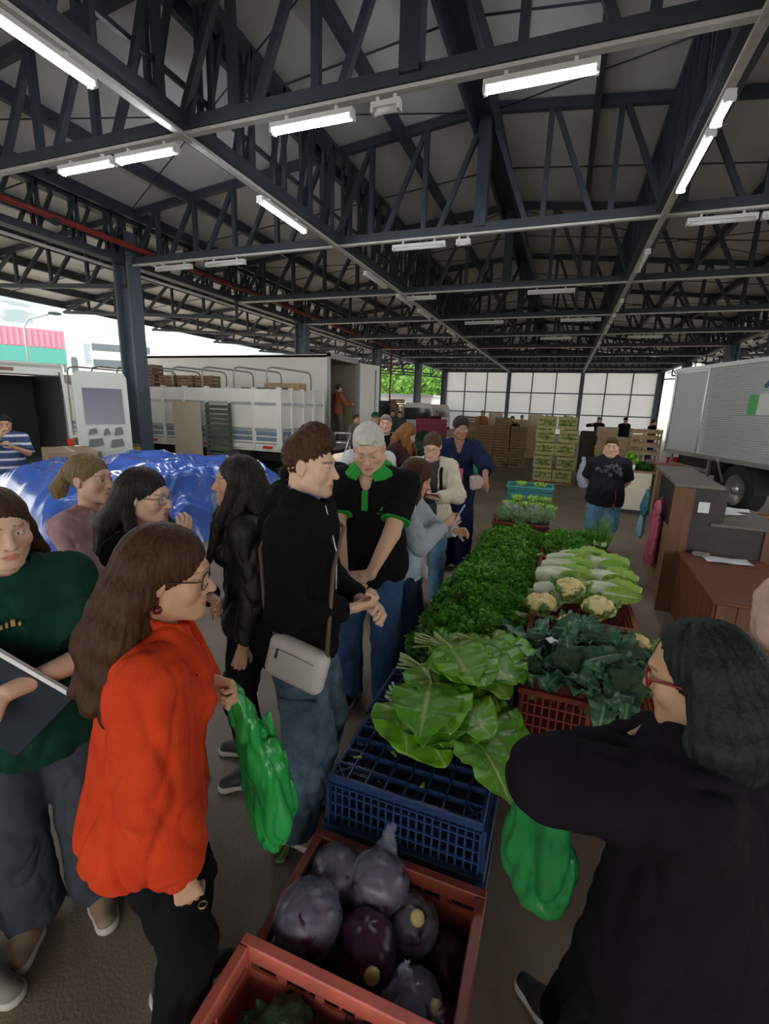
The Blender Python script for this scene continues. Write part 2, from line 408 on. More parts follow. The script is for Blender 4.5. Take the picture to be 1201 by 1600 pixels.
def hand(F, g, p, k, res):
    a = g.hd[k]; q = 1 if k == 'R' else -1; W = g.Wr[k]; s = g.s * (.92 if g.fem else 1.0)
    fd = nrm(W - g.E[k]); d = nrm(a.get('d', fd)); n0 = np.array(a.get('n', (-q, 0, 0)), float); n = nrm(n0 - d * (n0 @ d))
    t = np.cross(d, n) * (1 if k == 'L' else -1)       # towards the thumb
    cu = a.get('curl', .35); cs = a.get('curls', [cu] * 4); th = a.get('thumb', .3)
    F.cone(W - fd * .10 * s, W, .034 * s, .027 * s, .01, q=.8, front=n)
    W2 = W + d * .012 * s
    F.cone(W, W2 + d * .03 * s, .026 * s, .028 * s, .012, q=.72, front=n)
    for i, (tx, L, fl) in enumerate(((.030, .090, .076), (.010, .093, .083), (-.010, .089, .077), (-.028, .082, .060))):
        kb = W2 + (d * L + t * tx) * s; F.cone(W2 + (d * .02 + t * tx * .55) * s, kb, .0135 * s, .0115 * s, .010)
        c = cs[i]; ax = np.cross(n, d); dd = d + t * (tx * 1.6) * (1 - c); pt = kb; r = (.0098, .0102, .0098, .0088)[i] * s
        for j, (sg, an) in enumerate(((.45, 62), (.31, 85), (.24, 55))):
            dd = nrm(rot_about(dd, ax, -math.radians(an) * c)); nx = pt + dd * fl * sg * s
            F.cone(pt, nx, r * (1 - .08 * j), r * (.93 - .08 * j), .0025); pt = nx
    pt = W2 + (d * .022 + t * .020 + n * .008) * s
    dd = nrm(d * .62 + t * .72 + n * .25)
    for j, (L, r, an) in enumerate(((.042, .0155, 0), (.034, .0115, 25), (.028, .0105, 25))):
        ax = np.cross(dd, nrm(d * .6 - t * .5 + n * .5)); dd = nrm(rot_about(dd, ax / max(1e-6, np.linalg.norm(ax)), math.radians(an) * (.3 + th * 1.4) + (math.radians(30) * th if j == 0 else 0)))
        nx = pt + dd * L * s; F.cone(pt, nx, r * s, r * .88 * s, .008 if j == 0 else .003); pt = nx
class HF:
    """a Field seen from the head's own frame"""
    def __init__(s, F, g): s.F, s.g = F, g
    def T(s, v): return s.g.Hc + s.g.Rh @ (np.array(v, float) * s.g.hs)
    def cone(s, a, b, ra, rb, k=.01, op='u', **kw):
        s.F.cone(s.T(a), s.T(b), ra * s.g.hs, rb * s.g.hs, k, op, **kw)
    def ell(s, c, r, k=.01, op='u'): s.F.ell(s.T(c), np.array(r) * s.g.hs, k, op, rot=s.g.Rh)
    def sym(s, fn):
        for q in (1, -1): fn(q)
def head_shape(h, p, detail):
    fem = p.get('fem', False); jw = p.get('jaw', .92 if fem else 1.06); fat = p.get('fat', 1.0)
    h.ell((0, -.016, .030), (.0745, .093, .088), .01)
    h.ell((0, .026, -.022), (.060 * (.6 + .4 * fat), .064, .088), .03)
    for q in (1, -1):
        h.cone((q * .050 * jw * fat, .005, -.062), (q * .016, .068, -.096), .024 * fat, .019, .03)
        h.ell((q * .043, .058, -.028), (.024 * fat, .022, .026), .022)
    h.ell((0, .075, -.099), (.02, .017, .014), .02)
    if fat > 1.1: h.ell((0, .04, -.112), (.045, .045, .02), .03)
    if not detail:
        h.cone((0, .083, .004), (0, .104, -.030), .009, .014, .012); return
    h.cone((-.026, .078, .022), (.026, .078, .022), .012, .012, .02)
    for q in (1, -1):
        h.ell((q * .032, .096, .000), (.020, .016, .0135), .014, 's')
        h.ell((q * .0315, .0735, .000), (.0155, .0155, .0150), .004)            # lids
        h.cone((q * .022, .0905, -.0005), (q * .042, .0865, .000), .0042, .0036, .002, 's')  # slit
    ns = p.get('nose', 1.0)
    h.cone((0, .084, .010), (0, .082 + .024 * ns, -.030), .0075, .0115, .010)
    h.ell((0, .084 + .024 * ns, -.033), (.0115, .011, .010), .006)
    for q in (1, -1):
        h.ell((q * .0125, .090, -.036), (.009, .012, .009), .006)
        h.ell((q * .0065, .098, -.0435), (.0042, .0055, .004), .003, 's')
    h.ell((0, .078, -.064), (.030, .018, .020), .016)                          # muzzle
    h.cone((-.019, .086, -.0625), (.019, .086, -.0625), .0062, .0062, .006)
    h.cone((0, .0905, -.0610), (0, .0915, -.0615), .0060, .0060, .006)
    h.cone((-.015, .0865, -.0735), (.015, .0865, -.0735), .0072, .0072, .006)
    h.cone((-.024, .0905, -.0680), (.024, .0905, -.0680), .0018, .0018, .004, 's')
    for q in (1, -1):
        h.ell((q * .0765, -.012, -.004), (.010, .019, .030), .006)
        h.ell((q * .0845, -.007, .002), (.006, .010, .016), .005, 's')
        h.ell((q * .0750, -.008, -.028), (.007, .009, .009), .005)
def neck(F, g, p, e=0.0):
    s = g.s; r = (.047 if g.fem else .054) * s * p.get('neckw', 1)
    F.cone(g.N - g.u * .05 * s, g.Hc - g.Rh[:, 2] * .055 * g.hs - g.Rh[:, 1] * .022 * g.hs, r * 1.12 + e, r + e, .03)
def skin_cols(V, g, p, base):
    """the skin's own colours: lips, brows, lashes, blush"""
    Q = ((V - g.Hc) @ g.Rh) / g.hs; C = np.tile(np.array(base, float), (len(V), 1)); C *= (1 + .10 * perlin(V * 23)[:, None])
    x, y, z = np.abs(Q[:, 0]), Q[:, 1], Q[:, 2]
    def mixm(m, c, a): C[:] = C * (1 - (m * a)[:, None]) + np.array(c) * (m * a)[:, None]
    fr = y > .055
    mixm((fr * np.exp(-((x - .045) / .022) ** 2 - ((z + .03) / .02) ** 2)), np.array(base) * (1.0, .62, .6), .45)
    mixm((fr & (y > .07) & (x < .0225) & (z > -.0790 + x * x * 16) & (z < -.0575 - x * x * 16)).astype(float), p.get('lip', np.array(base) * (.82, .45, .45)), .8)
    bz = .0225 + .0025 * np.cos((x - .036) / .02) - .20 * np.maximum(0, x - .032) + .20 * np.maximum(0, .030 - x)
    mixm((fr & (x > .013) & (x < .052) & (np.abs(z - bz) < (.0032 if p.get('fem') else .0045))).astype(float), p.get('brow', (.03, .02, .015)), .6 if p.get('fem') else .75)
    mixm((fr & (x > .018) & (x < .047) & (np.abs(z - .0045) < .0018)).astype(float), (.03, .02, .02), .6)
    if p.get('stubble'): mixm((fr * 1.0 * np.clip((-.045 - z) / .02, 0, 1) * (z > -.125)), (.10, .08, .07), p['stubble'])
    return C
def hair_build(g, p, par, res):
    hr = p.get('hair'); 
    if not hr: return
    st = hr['style']; L = hr.get('len', .35) * g.s; vol = hr.get('vol', 1.0)
    lo = g.Hc - .2; hi = g.Hc + .19
    if st in ('long', 'bob', 'pony'): lo = lo - np.array([.06, .08, L + .02]); hi = hi + .05
    F = Field(lo, hi, res); h = HF(F, g)
    if st == 'short':
        t = hr.get('top', 1.0)
        fd = hr.get('fade', 1.0); h.ell((0, -.020, .034), (.0805 * fd, .0965 * fd, .0885), .01); h.ell((0, .014, .060 + .012 * t), (.064, .078, .046 + .014 * t), .02)
        h.ell((0, .125, -.012), (.115, .080 * hr.get('line', 1.0), .094), .006, 's'); h.ell((-.050, .095, .058), (.022, .04, .026), .006, 's'); h.ell((.050, .095, .058), (.022, .04, .026), .006, 's'); h.ell((0, .035, -.125), (.13, .115, .080), .01, 's')
        F.cut(h.T((0, -.06, -.072)), -g.Rh[:, 2] + .35 * g.Rh[:, 1])
        for q in (1, -1): h.ell((q * .092, .006, -.016), (.024, .027, .040), .006, 's')
    else:
        h.ell((0, -.020, .036), (.085 * vol, .101 * vol, .091 * vol), .01)
        h.ell((0, .130, -.030), (.074, .088, .095), .012, 's')
        h.ell((0, .105, -.055), (.14, .078, .085), .008, 's')
        if hr.get('fore'): h.ell((0, .128, .006), (.14, .118, .105), .008, 's')
        down = np.array([0, 0, -1.0])
        if st in ('long', 'bob'):
            nl = 23; amax = math.radians(hr.get('wrap', 115))
            for i in range(nl):
                an = -amax + 2 * amax * i / (nl - 1); sx, cx = math.sin(an), math.cos(an); rr = random.Random(i * 13 + int(p.get('seed', 1)))
                a = h.T((sx * .070, -.012 - cx * .080, .035)); b = h.T((sx * .088 * vol, -.022 - cx * .088 * vol, -.035))
                if abs(an) > math.radians(80):
                    a = h.T((sx * .066, .018, .062)); b = h.T((sx * .086 * vol, .012 + .01 * abs(sx), -.035))
                Lx = L * rr.uniform(.86, 1.05)
                out = g.Rh @ np.array([sx * .035, -cx * .03, 0]) * vol
                c = b + down * Lx * .45 + out * 1.0; d = b + down * Lx + out * (1.3 if st == 'long' else .9) + np.array([rr.uniform(-.012, .012), rr.uniform(-.012, .012), 0])
                if st == 'long':
                    bk = g.f * (-.045 if abs(an) < math.radians(75) else hr.get('fwd', .07)) * g.s; c = c + bk * .8; d = d + bk * 1.2
                if abs(an) > math.radians(75) and hr.get('tuck'): continue
                F.cone(a, b, .022, .026 * vol, .025); F.cone(b, c, .026 * vol, .025, .025); F.cone(c, d, .025, .014, .02)
        if st in ('pony', 'bun'):
            h.ell((0, -.115, .03), (.03, .03, .03), .02)
            if st == 'pony':
                a = h.T((0, -.13, .03)); b = a - g.Rh[:, 1] * .05 + down * .08; c = b + down * L; F.cone(a, b, .028, .036, .02); F.cone(b, c, .034, .012, .02)
            else: h.ell((0, -.135, .04), (.045, .035, .042), .01)
            F.cut(h.T((0, -.03, -.062)), -g.Rh[:, 2] + .3 * g.Rh[:, 1]); h.ell((0, .04, -.10), (.13, .105, .085), .01, 's')
            for q in (1, -1): h.ell((q * .092, .004, -.012), (.022, .026, .036), .006, 's')
        for lk in hr.get('locks', []):
            pts = [h.T(v) if len(v) == 3 else np.array(v[:3]) for v in lk[0]]
            for i in range(len(pts) - 1): F.cone(pts[i], pts[i + 1], lk[1][i], lk[1][i + 1], .012)
    def post(V, Fq):
        N = vnormals(V, Fq); Q = ((V - g.Hc) @ g.Rh) / g.hs; th = np.arctan2(Q[:, 0], -(Q[:, 1] + .01)); rad = np.hypot(Q[:, 0], Q[:, 1])
        w = perlin(V * 9) * .5
        a = hr.get('amp', .0035)
        dsp = perlin(np.stack([th * 13 + w * 3, Q[:, 2] * 3 + rad * 2, w], 1)) + .6 * perlin(np.stack([th * 34 + w * 4, Q[:, 2] * 6, rad * 5], 1))
        if hr.get('wave'): dn = np.clip((-.02 - Q[:, 2]) / .1, 0, 1); dsp = dsp + (hr['wave'] / a) * dn * np.sin(Q[:, 2] * 62 + 2.5 * th + 3 * w)
        if st == 'short': dsp = perlin(V * 55) + .6 * perlin(V * 110)
        return V + N * (a * dsp)[:, None]
    person_mesh(F, hr['m'], 'hair', par, post=post)
def glasses_build(g, p, par):
    gl = p.get('glasses')
    if not gl: return
    T = HF(None, g).T; m = MB()
    hw, hh = gl.get('size', (.024, .018)); y = .099
    for q in (1, -1):
        pts = []
        for i in range(20):
            a = 2 * PI * i / 20; c, s2 = math.cos(a), math.sin(a)
            pts.append(T((q * .032 + hw * math.copysign(abs(c) ** .7, c), y - .010 * abs(q * .032 + hw * c) / .05, -.002 + hh * math.copysign(abs(s2) ** .7, s2))))
        m.tube(pts, gl.get('r', .0016), 6, closed=True)
        ex = q * (.032 + hw)
        m.tube([T((ex, y - .010, .006)), T((q * .072, y - .022, .007)), T((q * .079, .02, .004)), T((q * .081, -.018, -.002)), T((q * .078, -.035, -.02))], gl.get('r', .0016) * 1.1, 6)
    m.tube([T((-.010, y - .002, .003)), T((0, y + .002, .006)), T((.010, y - .002, .003))], gl.get('r', .0016), 6)
    o = m.build('glasses', gl['m'], par)
    l = MB()
    for q in (1, -1):
        V = []
        for i in range(20):
            a = 2 * PI * i / 20; c, s2 = math.cos(a), math.sin(a)
            V.append(T((q * .032 + hw * math.copysign(abs(c) ** .7, c), y - .010 * abs(q * .032 + hw * c) / .05, -.002 + hh * math.copysign(abs(s2) ** .7, s2))))
        l.add(V, [tuple(range(20))])
    l.build('lens', mat('lens_glass', (.75, .8, .85), .05, alpha=.18, spec=.8), o)
def shoe_build(g, p, k, par):
    sh = p['shoes']; a = g.fa[k]; A = g.ank[k]; s = g.s * sh.get('sz', 1.0)
    rz = np.array(Matrix.Rotation(a, 3, 'Z')); T = lambda v: np.array([A[0], A[1], 0]) + rz @ (np.array(v, float) * s)
    lo = np.minimum(T((-.08, -.13, 0)), T((.08, .24, 0))) - .12; hi = np.maximum(T((-.08, -.13, 0)), T((.08, .24, 0))) + .12; lo[2] = -.02; hi[2] = .2
    res = .006 if p['res'] < 2 else .014
    F = Field(lo, hi, res)
    F.cone(T((0, -.045, .055)), T((0, .09, .045)), .043 * s, .044 * s, .02); F.cone(T((0, .08, .04)), T((.005, .165, .030)), .045 * s, .036 * s, .02); F.cone(T((0, -.03, .05)), T((0, -.03, .105)), .046 * s, .044 * s, .02, capb=True)
    F.cut((0, 0, .022), (0, 0, -1))
    o = person_mesh(F, sh['m'], 'shoe', par)
    G = Field(lo, hi, res)
    G.cone(T((0, -.05, .018)), T((0, .07, .018)), .049 * s, .048 * s, .02); G.cone(T((0, .07, .018)), T((.004, .165, .018)), .050 * s, .042 * s, .02); G.cut((0, 0, .033), (0, 0, 1)); G.cut((0, 0, .002), (0, 0, -1))
    person_mesh(G, sh['sole'], 'sole', o)
    if sh.get('lace') and p['res'] < 2:
        m = MB()
        for i in range(4): m.tube([T((-.028, .035 + .022 * i, .084 - .009 * i)), T((0, .045 + .022 * i, .091 - .009 * i)), T((.028, .035 + .022 * i, .084 - .009 * i))], .0035 * s, 5)
        m.build('lace', sh['lace'], o)
def person(name, loc, face, p, label, group=None, parts=True):
    """face: world direction (x, y) the body faces"""
    res = p.setdefault('res', 1); rz = math.atan2(face[1], face[0]) - PI / 2
    root = empty(name, (loc[0], loc[1], loc[2] if len(loc) > 2 else 0), rz, label, 'person', group)
    g = rig(p); s = g.s; skin = p.get('skin', (.50, .29, .20))
    rb, rh, rhand, rc = ((.010, .0032, .0032, .007), (.012, .0052, .0045, .009), (.022, .013, .014, .018))[res]
    Vs, Fs, Cs = [], [], []; n = 0
    def push(F, cols=None):
        nonlocal n
        V, Q = F.nets()
        if len(V) == 0: return
        Vs.append(V); Fs.append(Q + n); n += len(V); Cs.append(np.tile(skin, (len(V), 1)) if cols is None else cols(V))
    allp = np.array([g.P, g.Hc, *g.S.values(), *g.E.values(), *g.Wr.values(), *g.ank.values(), *g.knee.values()])
    lo, hi = allp.min(0) - .28, allp.max(0) + .28; lo[2] = -.02
    # body below the neck
    F = Field(lo, hi, rb); torso(F, g, p, -.004)
    for k in 'RL':
        F.cone(g.S[k], g.E[k], .052 * s * (.5 + .5 * g.w) * p.get('armw', 1), .041 * s * p.get('armw', 1), .03); F.cone(g.E[k], g.Wr[k], .043 * s * p.get('armw', 1), .027 * s, .012)
        F.cone(g.hip[k], g.knee[k], .082 * s * (.4 + .6 * g.w), .053 * s, .04); F.cone(g.knee[k], g.ank[k], .054 * s, .036 * s, .02)
        F.cone(g.ank[k], g.ank[k] + np.array([math.sin(-g.fa[k]) * .12, math.cos(g.fa[k]) * .12, -.045]) * s, .036 * s, .028 * s, .02)
    F.cone(g.N - g.u * .05 * s, g.Hc - g.Rh[:, 2] * .05 * g.hs - g.Rh[:, 1] * .022 * g.hs, .045 * s, .040 * s, .02)
    push(F)
    # head, neck and top of the chest
    c0 = (g.Hc + g.N) / 2
    F = Field(np.minimum(g.Hc - .155, g.N - .12), np.maximum(g.Hc + .155, g.N + .12), rh)
    neck(F, g, p); h = HF(F, g); head_shape(h, p, res < 2)
    if p.get('chest', True):
        for q in (1, -1): F.cone(g.UC + g.rt * q * .03 * s, g.N + g.rt * q * .09 * s - g.u * .04 * s, .083 * s, .04 * s, .03)
    push(F, lambda V: skin_cols(V, g, p, skin))
    for k in 'RL':
        if p.get('arm' + k, {}) is None or (p.get('arm' + k) or {}).get('hidden'): continue
        W = g.Wr[k]; F = Field(W - .215 * s, W + .215 * s, rhand); hand(F, g, p, k, rhand); push(F)
    V = np.concatenate(Vs); Fq = np.concatenate(Fs); me = mesh_np('body', V, Fq); tint(me, np.clip(np.concatenate(Cs), 0, 1)); link('body', me, SKIN, root)
    if res < 2 and p.get('eyes', True):
        for q in (1, -1):
            m = MB(); m.lathe([(max(.0002, .0118 * math.sin(PI * i / 12)), -.0118 * math.cos(PI * i / 12)) for i in range(13)], n=20); me = m.mesh('eye')
            Vv = np.array([v.co for v in me.vertices]); gz = nrm(p.get('gaze', (0, 1, 0))); dt = (Vv / .0118) @ gz
            Cc = np.where(dt[:, None] > .965, (.005, .005, .005), np.where(dt[:, None] > .84, p.get('iris', (.06, .03, .015)), (.62, .58, .55))); 
            ctr = HF(None, g).T((q * .0315, .0765, 0)); W2 = ctr + (Vv * g.hs) @ g.Rh.T
            me.vertices.foreach_set('co', W2.astype(np.float32).ravel()); tint(me, Cc); link('eye', me, mat_attr('eyeball', rough=.12, spec=.6), root)
    # bottom
    b = p.get('bottom')
    if b:
        F = Field((lo[0], lo[1], -.01), (hi[0], hi[1], g.P[2] + .2 * s), rc); e = b.get('e', .009)
        hw = (.152 if g.fem else .146) * s * g.w
        F.cone(g.P + g.rt * hw * .42, g.P - g.rt * hw * .42, hw * .70 + e, hw * .70 + e, .05, q=.95, front=g.f); F.cone(g.P, g.W, hw + e, hw * .92 + e, .05, q=.74, front=g.f)
        if p.get('belly'): F.ell(g.W - g.u * .01 * s + g.f * (.03 + .06 * p['belly']) * s, np.array([.135 * g.w, .10 + .05 * p['belly'], .15]) * s + e * .6, .07, rot=np.stack([g.rt, g.f, g.u], 1))
        r1, r2, r3 = b.get('r', (.092, .067, .058))
        for k, q in (('R', 1), ('L', -1)):
            F.ell(g.P + g.rt * q * .062 * s - g.f * .055 * s - np.array([0, 0, .03 * s]), np.array([.08, .085, .095]) * s * g.w + e, .05)
            F.cone(g.hip[k], g.knee[k], r1 * s * (.4 + .6 * g.w) + e, r2 * s + e, .03)
            if b.get('short'):
                continue
            an = g.ank[k] + np.array([0, 0, b.get('drop', -.02)]) * s
            F.cone(g.knee[k], an, r2 * s + e, r3 * s + e, .02, capb=True)
        if b.get('short'): F.cut((0, 0, b['short'] * s), (0, 0, -1))
        F.cut(g.P + g.u * b.get('rise', .10) * s, g.u)
        person_mesh(F, b['m'], b.get('name', 'trousers'), root, amp=b.get('amp', .009) if res < 2 else 0, fr=b.get('fr', 6), st=(1, 1, .55), seed=3)
    # top layers
    for t in p.get('tops', []):
        e = t.get('e', .022); F = Field((lo[0], lo[1], g.P[2] - .75 * s), hi, t.get('res', rc)); torso(F, g, p, e, t.get('k', .05))
        sl = t.get('sleeve', 'long')
        for k, q in (('R', 1), ('L', -1)):
            S, E, W = g.S[k], g.E[k], g.Wr[k]; pu = t.get('puff', 0)
            if sl == 'short':
                d = E - S; tt = t.get('slen', .62); F.cone(S, S + d * tt, .048 * s * (.5 + .5 * g.w) + e, (.050 * s * (.5 + .5 * g.w) + e) * 1.06, .03, capb=True)
            elif sl == 'long':
                sw = t.get('sw', (.050, .046, .036)); tt = t.get('slen', .97)
                F.cone(S, E, sw[0] * s * (.5 + .5 * g.w) + e, sw[1] * s + e, .03); F.cone(E, E + (W - E) * tt, sw[1] * s + e, sw[2] * s + e * .5, .015, capb=True)
                if pu: F.cone(S + (E - S) * .25, S + (E - S) * .9, .055 * s + pu, .062 * s + pu, .04); F.cone(E + (W - E) * .25, E + (W - E) * .72, .05 * s + pu * .8, .05 * s + pu * 1.15, .03)
        if t.get('drape'): F.cone(g.UC - g.u * .08 * s, g.P - g.u * .05 * s, .135 * s * (.3 + .7 * g.w) + e, .142 * s * g.w + e + t['drape'], .05, q=.76, front=g.f)
        if t.get('flare'): F.cone(g.P, g.P - np.array([0, 0, .2 * s]), .15 * s * g.w + e, .17 * s * g.w + e + t['flare'], .05, q=.8, front=g.f)
        if t.get('hood'):
            for i in range(8):
                a0, a1 = [math.radians(-125 + 250 * (i + j) / 8) for j in (0, 1)]
                f3 = lambda a: g.N + g.rt * math.sin(a) * .098 * s - g.f * (math.cos(a) * .095 - .012) * s + g.u * (.012 + .022 * math.cos(a)) * s
                F.cone(f3(a0), f3(a1), .034 * s, .034 * s, .02)
            F.cone(g.N - g.f * .10 * s - g.u * .01 * s, g.N - g.f * .13 * s - g.u * .11 * s, .055 * s, .045 * s, .04)
        if t.get('high'): F.cone(g.N - g.u * .03 * s, g.N + (g.Hc - g.N) * t['high'], .068 * s, .060 * s, .02, capb=True)
        nr = t.get('neck', .066)
        if nr and not t.get('high'): F.cone(g.N - g.u * .012 * s + g.f * .016 * s, g.N + g.u * .16 * s + g.f * .03 * s, nr * s, nr * s * 1.5, .008, 's')
        if t.get('vee'): F.cone(g.N + g.f * .06 * s, g.UC + g.f * .17 * s - g.u * t['vee'] * s, .055 * s, .006, .006, 's')
        if t.get('open'): F.rbox(g.C + g.f * .19 * s, np.array([t['open'], .17, .62]) * s, .02, .01, 's', rot=np.stack([g.rt, g.f, g.u], 1))
        F.cut(g.P - g.u * t.get('hem', .07) * s, -g.u)
        person_mesh(F, t['m'], t['name'], root, amp=t.get('amp', .011) if res < 2 else 0, fr=t.get('fr', 6), st=t.get('st', (1, 1, .6)), seed=t.get('seed', 1))
    hair_build(g, p, root, (.0045, .006, .013)[res])
    if res < 2: glasses_build(g, p, root)
    if p.get('shoes'):
        for k in 'RL': shoe_build(g, p, k, root)
    bpy.context.view_layer.update()
    return root, g
def wpt(root, g_pt):
    """a point of a person's own frame in the world"""
    c, s = math.cos(root.rotation_euler.z), math.sin(root.rotation_euler.z)
    return np.array([root.location[0] + c * g_pt[0] - s * g_pt[1], root.location[1] + s * g_pt[0] + c * g_pt[1], root.location[2] + g_pt[2]])
# ------------------------------------------------------------------ the hall
STEEL = mat('navy_steel', (.045, .055, .075), .55, var=.25, vscale=3)
STEEL2 = mat('column_steel', (.10, .125, .17), .5, var=.2, vscale=2)
def struct(mb, name, m): return mb.build(name, m, kind='structure')
# concrete floor: dark, worn, slightly polished, with pale traffic stains
fm = mat('concrete_floor', (.235, .180, .13), .55, var=.4, vscale=1.1, bump=.25, bscale=90, detail=9, c2=(.13, .098, .07))
MB().box((-17.6, -9, -.12), (14.6, 41, 0)).build('floor', fm, kind='structure')
MB().box((-140, -60, -.3), (140, 160, -.125)).build('ground', mat('outside_asphalt', (.34, .32, .29), .9, var=.3, vscale=.5), kind='structure')
RX, RZ, SL = -1.7, 6.75, .103
def roof_z(x): return RZ - SL * abs(x - RX)
roofm = mat('roof_panel', (.74, .75, .76), .45, var=.18, vscale=.7, stretch=(1, .25, 1))
m = MB()
for x0, x1 in ((-17.7, RX), (RX, 14.3)):
    n = 16
    for i in range(n):        # corrugated sheets laid down the slope, seen from below
        a, b = x0 + (x1 - x0) * i / n, x0 + (x1 - x0) * (i + 1) / n
        m.add([(a, -10, roof_z(a) + .10), (b, -10, roof_z(b) + .10), (b, 42, roof_z(b) + .10), (a, 42, roof_z(a) + .10), (a, -10, roof_z(a) + .16), (b, -10, roof_z(b) + .16), (b, 42, roof_z(b) + .16), (a, 42, roof_z(a) + .16)],
              [(0, 1, 2, 3)[::-1], (4, 5, 6, 7), (0, 1, 5, 4), (2, 3, 7, 6), (1, 2, 6, 5), (3, 0, 4, 7)])
struct(m, 'ceiling', roofm)
YS = [-7, -3, 1, 5, 9, 13, 17, 21, 25, 29, 33, 37, 41]
BZ = 4.97
xs = -17.5; k = 0
for x in np.arange(-17.5, 14.3, 1.59):     # purlins under the sheets
    z = roof_z(x)
    struct(MB().box((x - .05, -9.5, z - .12), (x + .05, 41.5, z + .10)), 'trim_purlin', STEEL)
def truss(Y):
    m = MB()
    ends = [(-17.6, -9.9, True), (-9.9, 6.5, False), (6.5, 14.2, True)]
    m.bar((-17.6, Y, roof_z(-17.6)), (RX, Y, RZ), .10, .14); m.bar((RX, Y, RZ), (14.2, Y, roof_z(14.2)), .10, .14)
    m.bar((-9.9, Y, BZ), (6.5, Y, BZ), .12, .13)
    m.bar((-9.9, Y, 4.45), (-17.5, Y, roof_z(-17.5) - .25), .10, .10); m.bar((6.5, Y, 4.45), (14.1, Y, roof_z(14.1) - .25), .10, .10)
    step = 1.0252
    x = -9.9
    for i in range(16):
        a, b = x + i * step, x + (i + 1) * step; up = i % 2 == 0
        m.bar((a, Y, BZ), (a, Y, roof_z(a)), .085, .085)
        if a < RX - .1: m.bar((b, Y + .02, roof_z(b)), (a + step * .25, Y + .02, BZ), .08, .08)
        else: m.bar((a + .05, Y + .02, roof_z(a)), (b - step * .25, Y + .02, BZ), .08, .08)
    m.bar((RX, Y, BZ), (RX, Y, RZ), .2, .2)
    for i in range(6):
        for s0, s1 in ((-9.9, -17.5), (6.5, 14.1)):
            a, b = s0 + (s1 - s0) * i / 6, s0 + (s1 - s0) * (i + 1) / 6; f = i / 6
            zb = 4.45 + (roof_z(s1) - .25 - 4.45) * f; zb2 = 4.45 + (roof_z(s1) - .25 - 4.45) * (f + 1 / 6)
            m.bar((a, Y, zb), (a, Y, roof_z(a)), .07, .07); m.bar((a, Y, roof_z(a)), (b, Y, zb2), .07, .07)
    return m
for Y in YS: struct(truss(Y), 'roof_truss', STEEL)
for X in (-9.9, -4.45, 1.12, 6.5):        # lengthwise girders
    m = MB(); top = roof_z(X) - .05; b = BZ
    m.bar((X, -9, b), (X, 41.3, b), .26, .14); m.bar((X, -9, top), (X, 41.3, top), .22, .12); m.bar((X, -9, b + .42), (X, 41.3, b + .42), .05, .05)
    y = -9.0; st = .8
    while y < 41.2:
        for dx in (-.085, .085): m.bar((X + dx, y, b), (X + dx, y, top), .06, .06)
        m.bar((X - .085, y + .04, b), (X - .085, y + st * .55, top), .06, .06); m.bar((X + .085, y + st * .5, b), (X + .085, y + st, top), .06, .06)
        y += st
    struct(m, 'roof_girder', STEEL)
m = MB(); m.bar((RX, -9, RZ - .1), (RX, 41.3, RZ - .1), .42, .10)
for dx in (-.19, .19): m.bar((RX + dx, -9, RZ - .25), (RX + dx, 41.3, RZ - .25), .05, .18)
struct(m, 'roof_ridge', STEEL)
m = MB()                                  # sag rods and wind bracing
for i, Y in enumerate(YS[:-1]):
    for x0, x1 in ((-9.9, RX), (RX, 6.5)):
        m.tube([(x0, Y + 2, roof_z(x0) - .03), (x1, Y + 2, roof_z(x1) - .03)], .016, 5)
        if i % 2: m.tube([(x0, Y, roof_z(x0) - .06), (x1, Y + 4, roof_z(x1) - .06)], .012, 5); m.tube([(x0, Y + 4, roof_z(x0) - .06), (x1, Y, roof_z(x1) - .06)], .012, 5)
    m.tube([(-17.4, Y + 2, roof_z(-17.4) - .03), (-9.9, Y + 2, roof_z(-9.9) - .03)], .016, 5)
struct(m, 'trim_brace', STEEL)
DAYLIT = mat('daylit_chord_strip', (.62, .62, .60), .45, metal=.0, var=.15)  # pale strips added; daylight on the chord undersides put into their colour
for X in (-4.45, 1.12, -10.3, 6.9):
    struct(MB().box((X - .045, -9, BZ - .115), (X + .045, 41, BZ - .075)), 'trim_daylit_strip', DAYLIT)
for Y in YS:
    struct(MB().box((-17.2, Y - .04, BZ - .11) if False else (-9.7, Y - .04, BZ - .105), (6.3, Y + .04, BZ - .070)), 'trim_daylit_strip', DAYLIT)
def column(x, y):
    m = MB(); w, d, t = .46, .36, .05
    m.box((x - w / 2, y - d / 2, 0), (x - w / 2 + t, y + d / 2, BZ + .6)); m.box((x + w / 2 - t, y - d / 2, 0), (x + w / 2, y + d / 2, BZ + .6)); m.box((x - w / 2 + t, y - .03, 0), (x + w / 2 - t, y + .03, BZ + .6))
    m.box((x - .34, y - .28, 0), (x + .34, y + .28, .03))
    struct(m, 'column', STEEL2)
for y in (1, 9, 17, 25, 33, 41): column(-9.9, y); column(6.5, y)
for x in (-4.45, 1.12):
    struct(MB().box((x - .15, 40.75, 0), (x + .15, 41.0, BZ)), 'column', STEEL2)
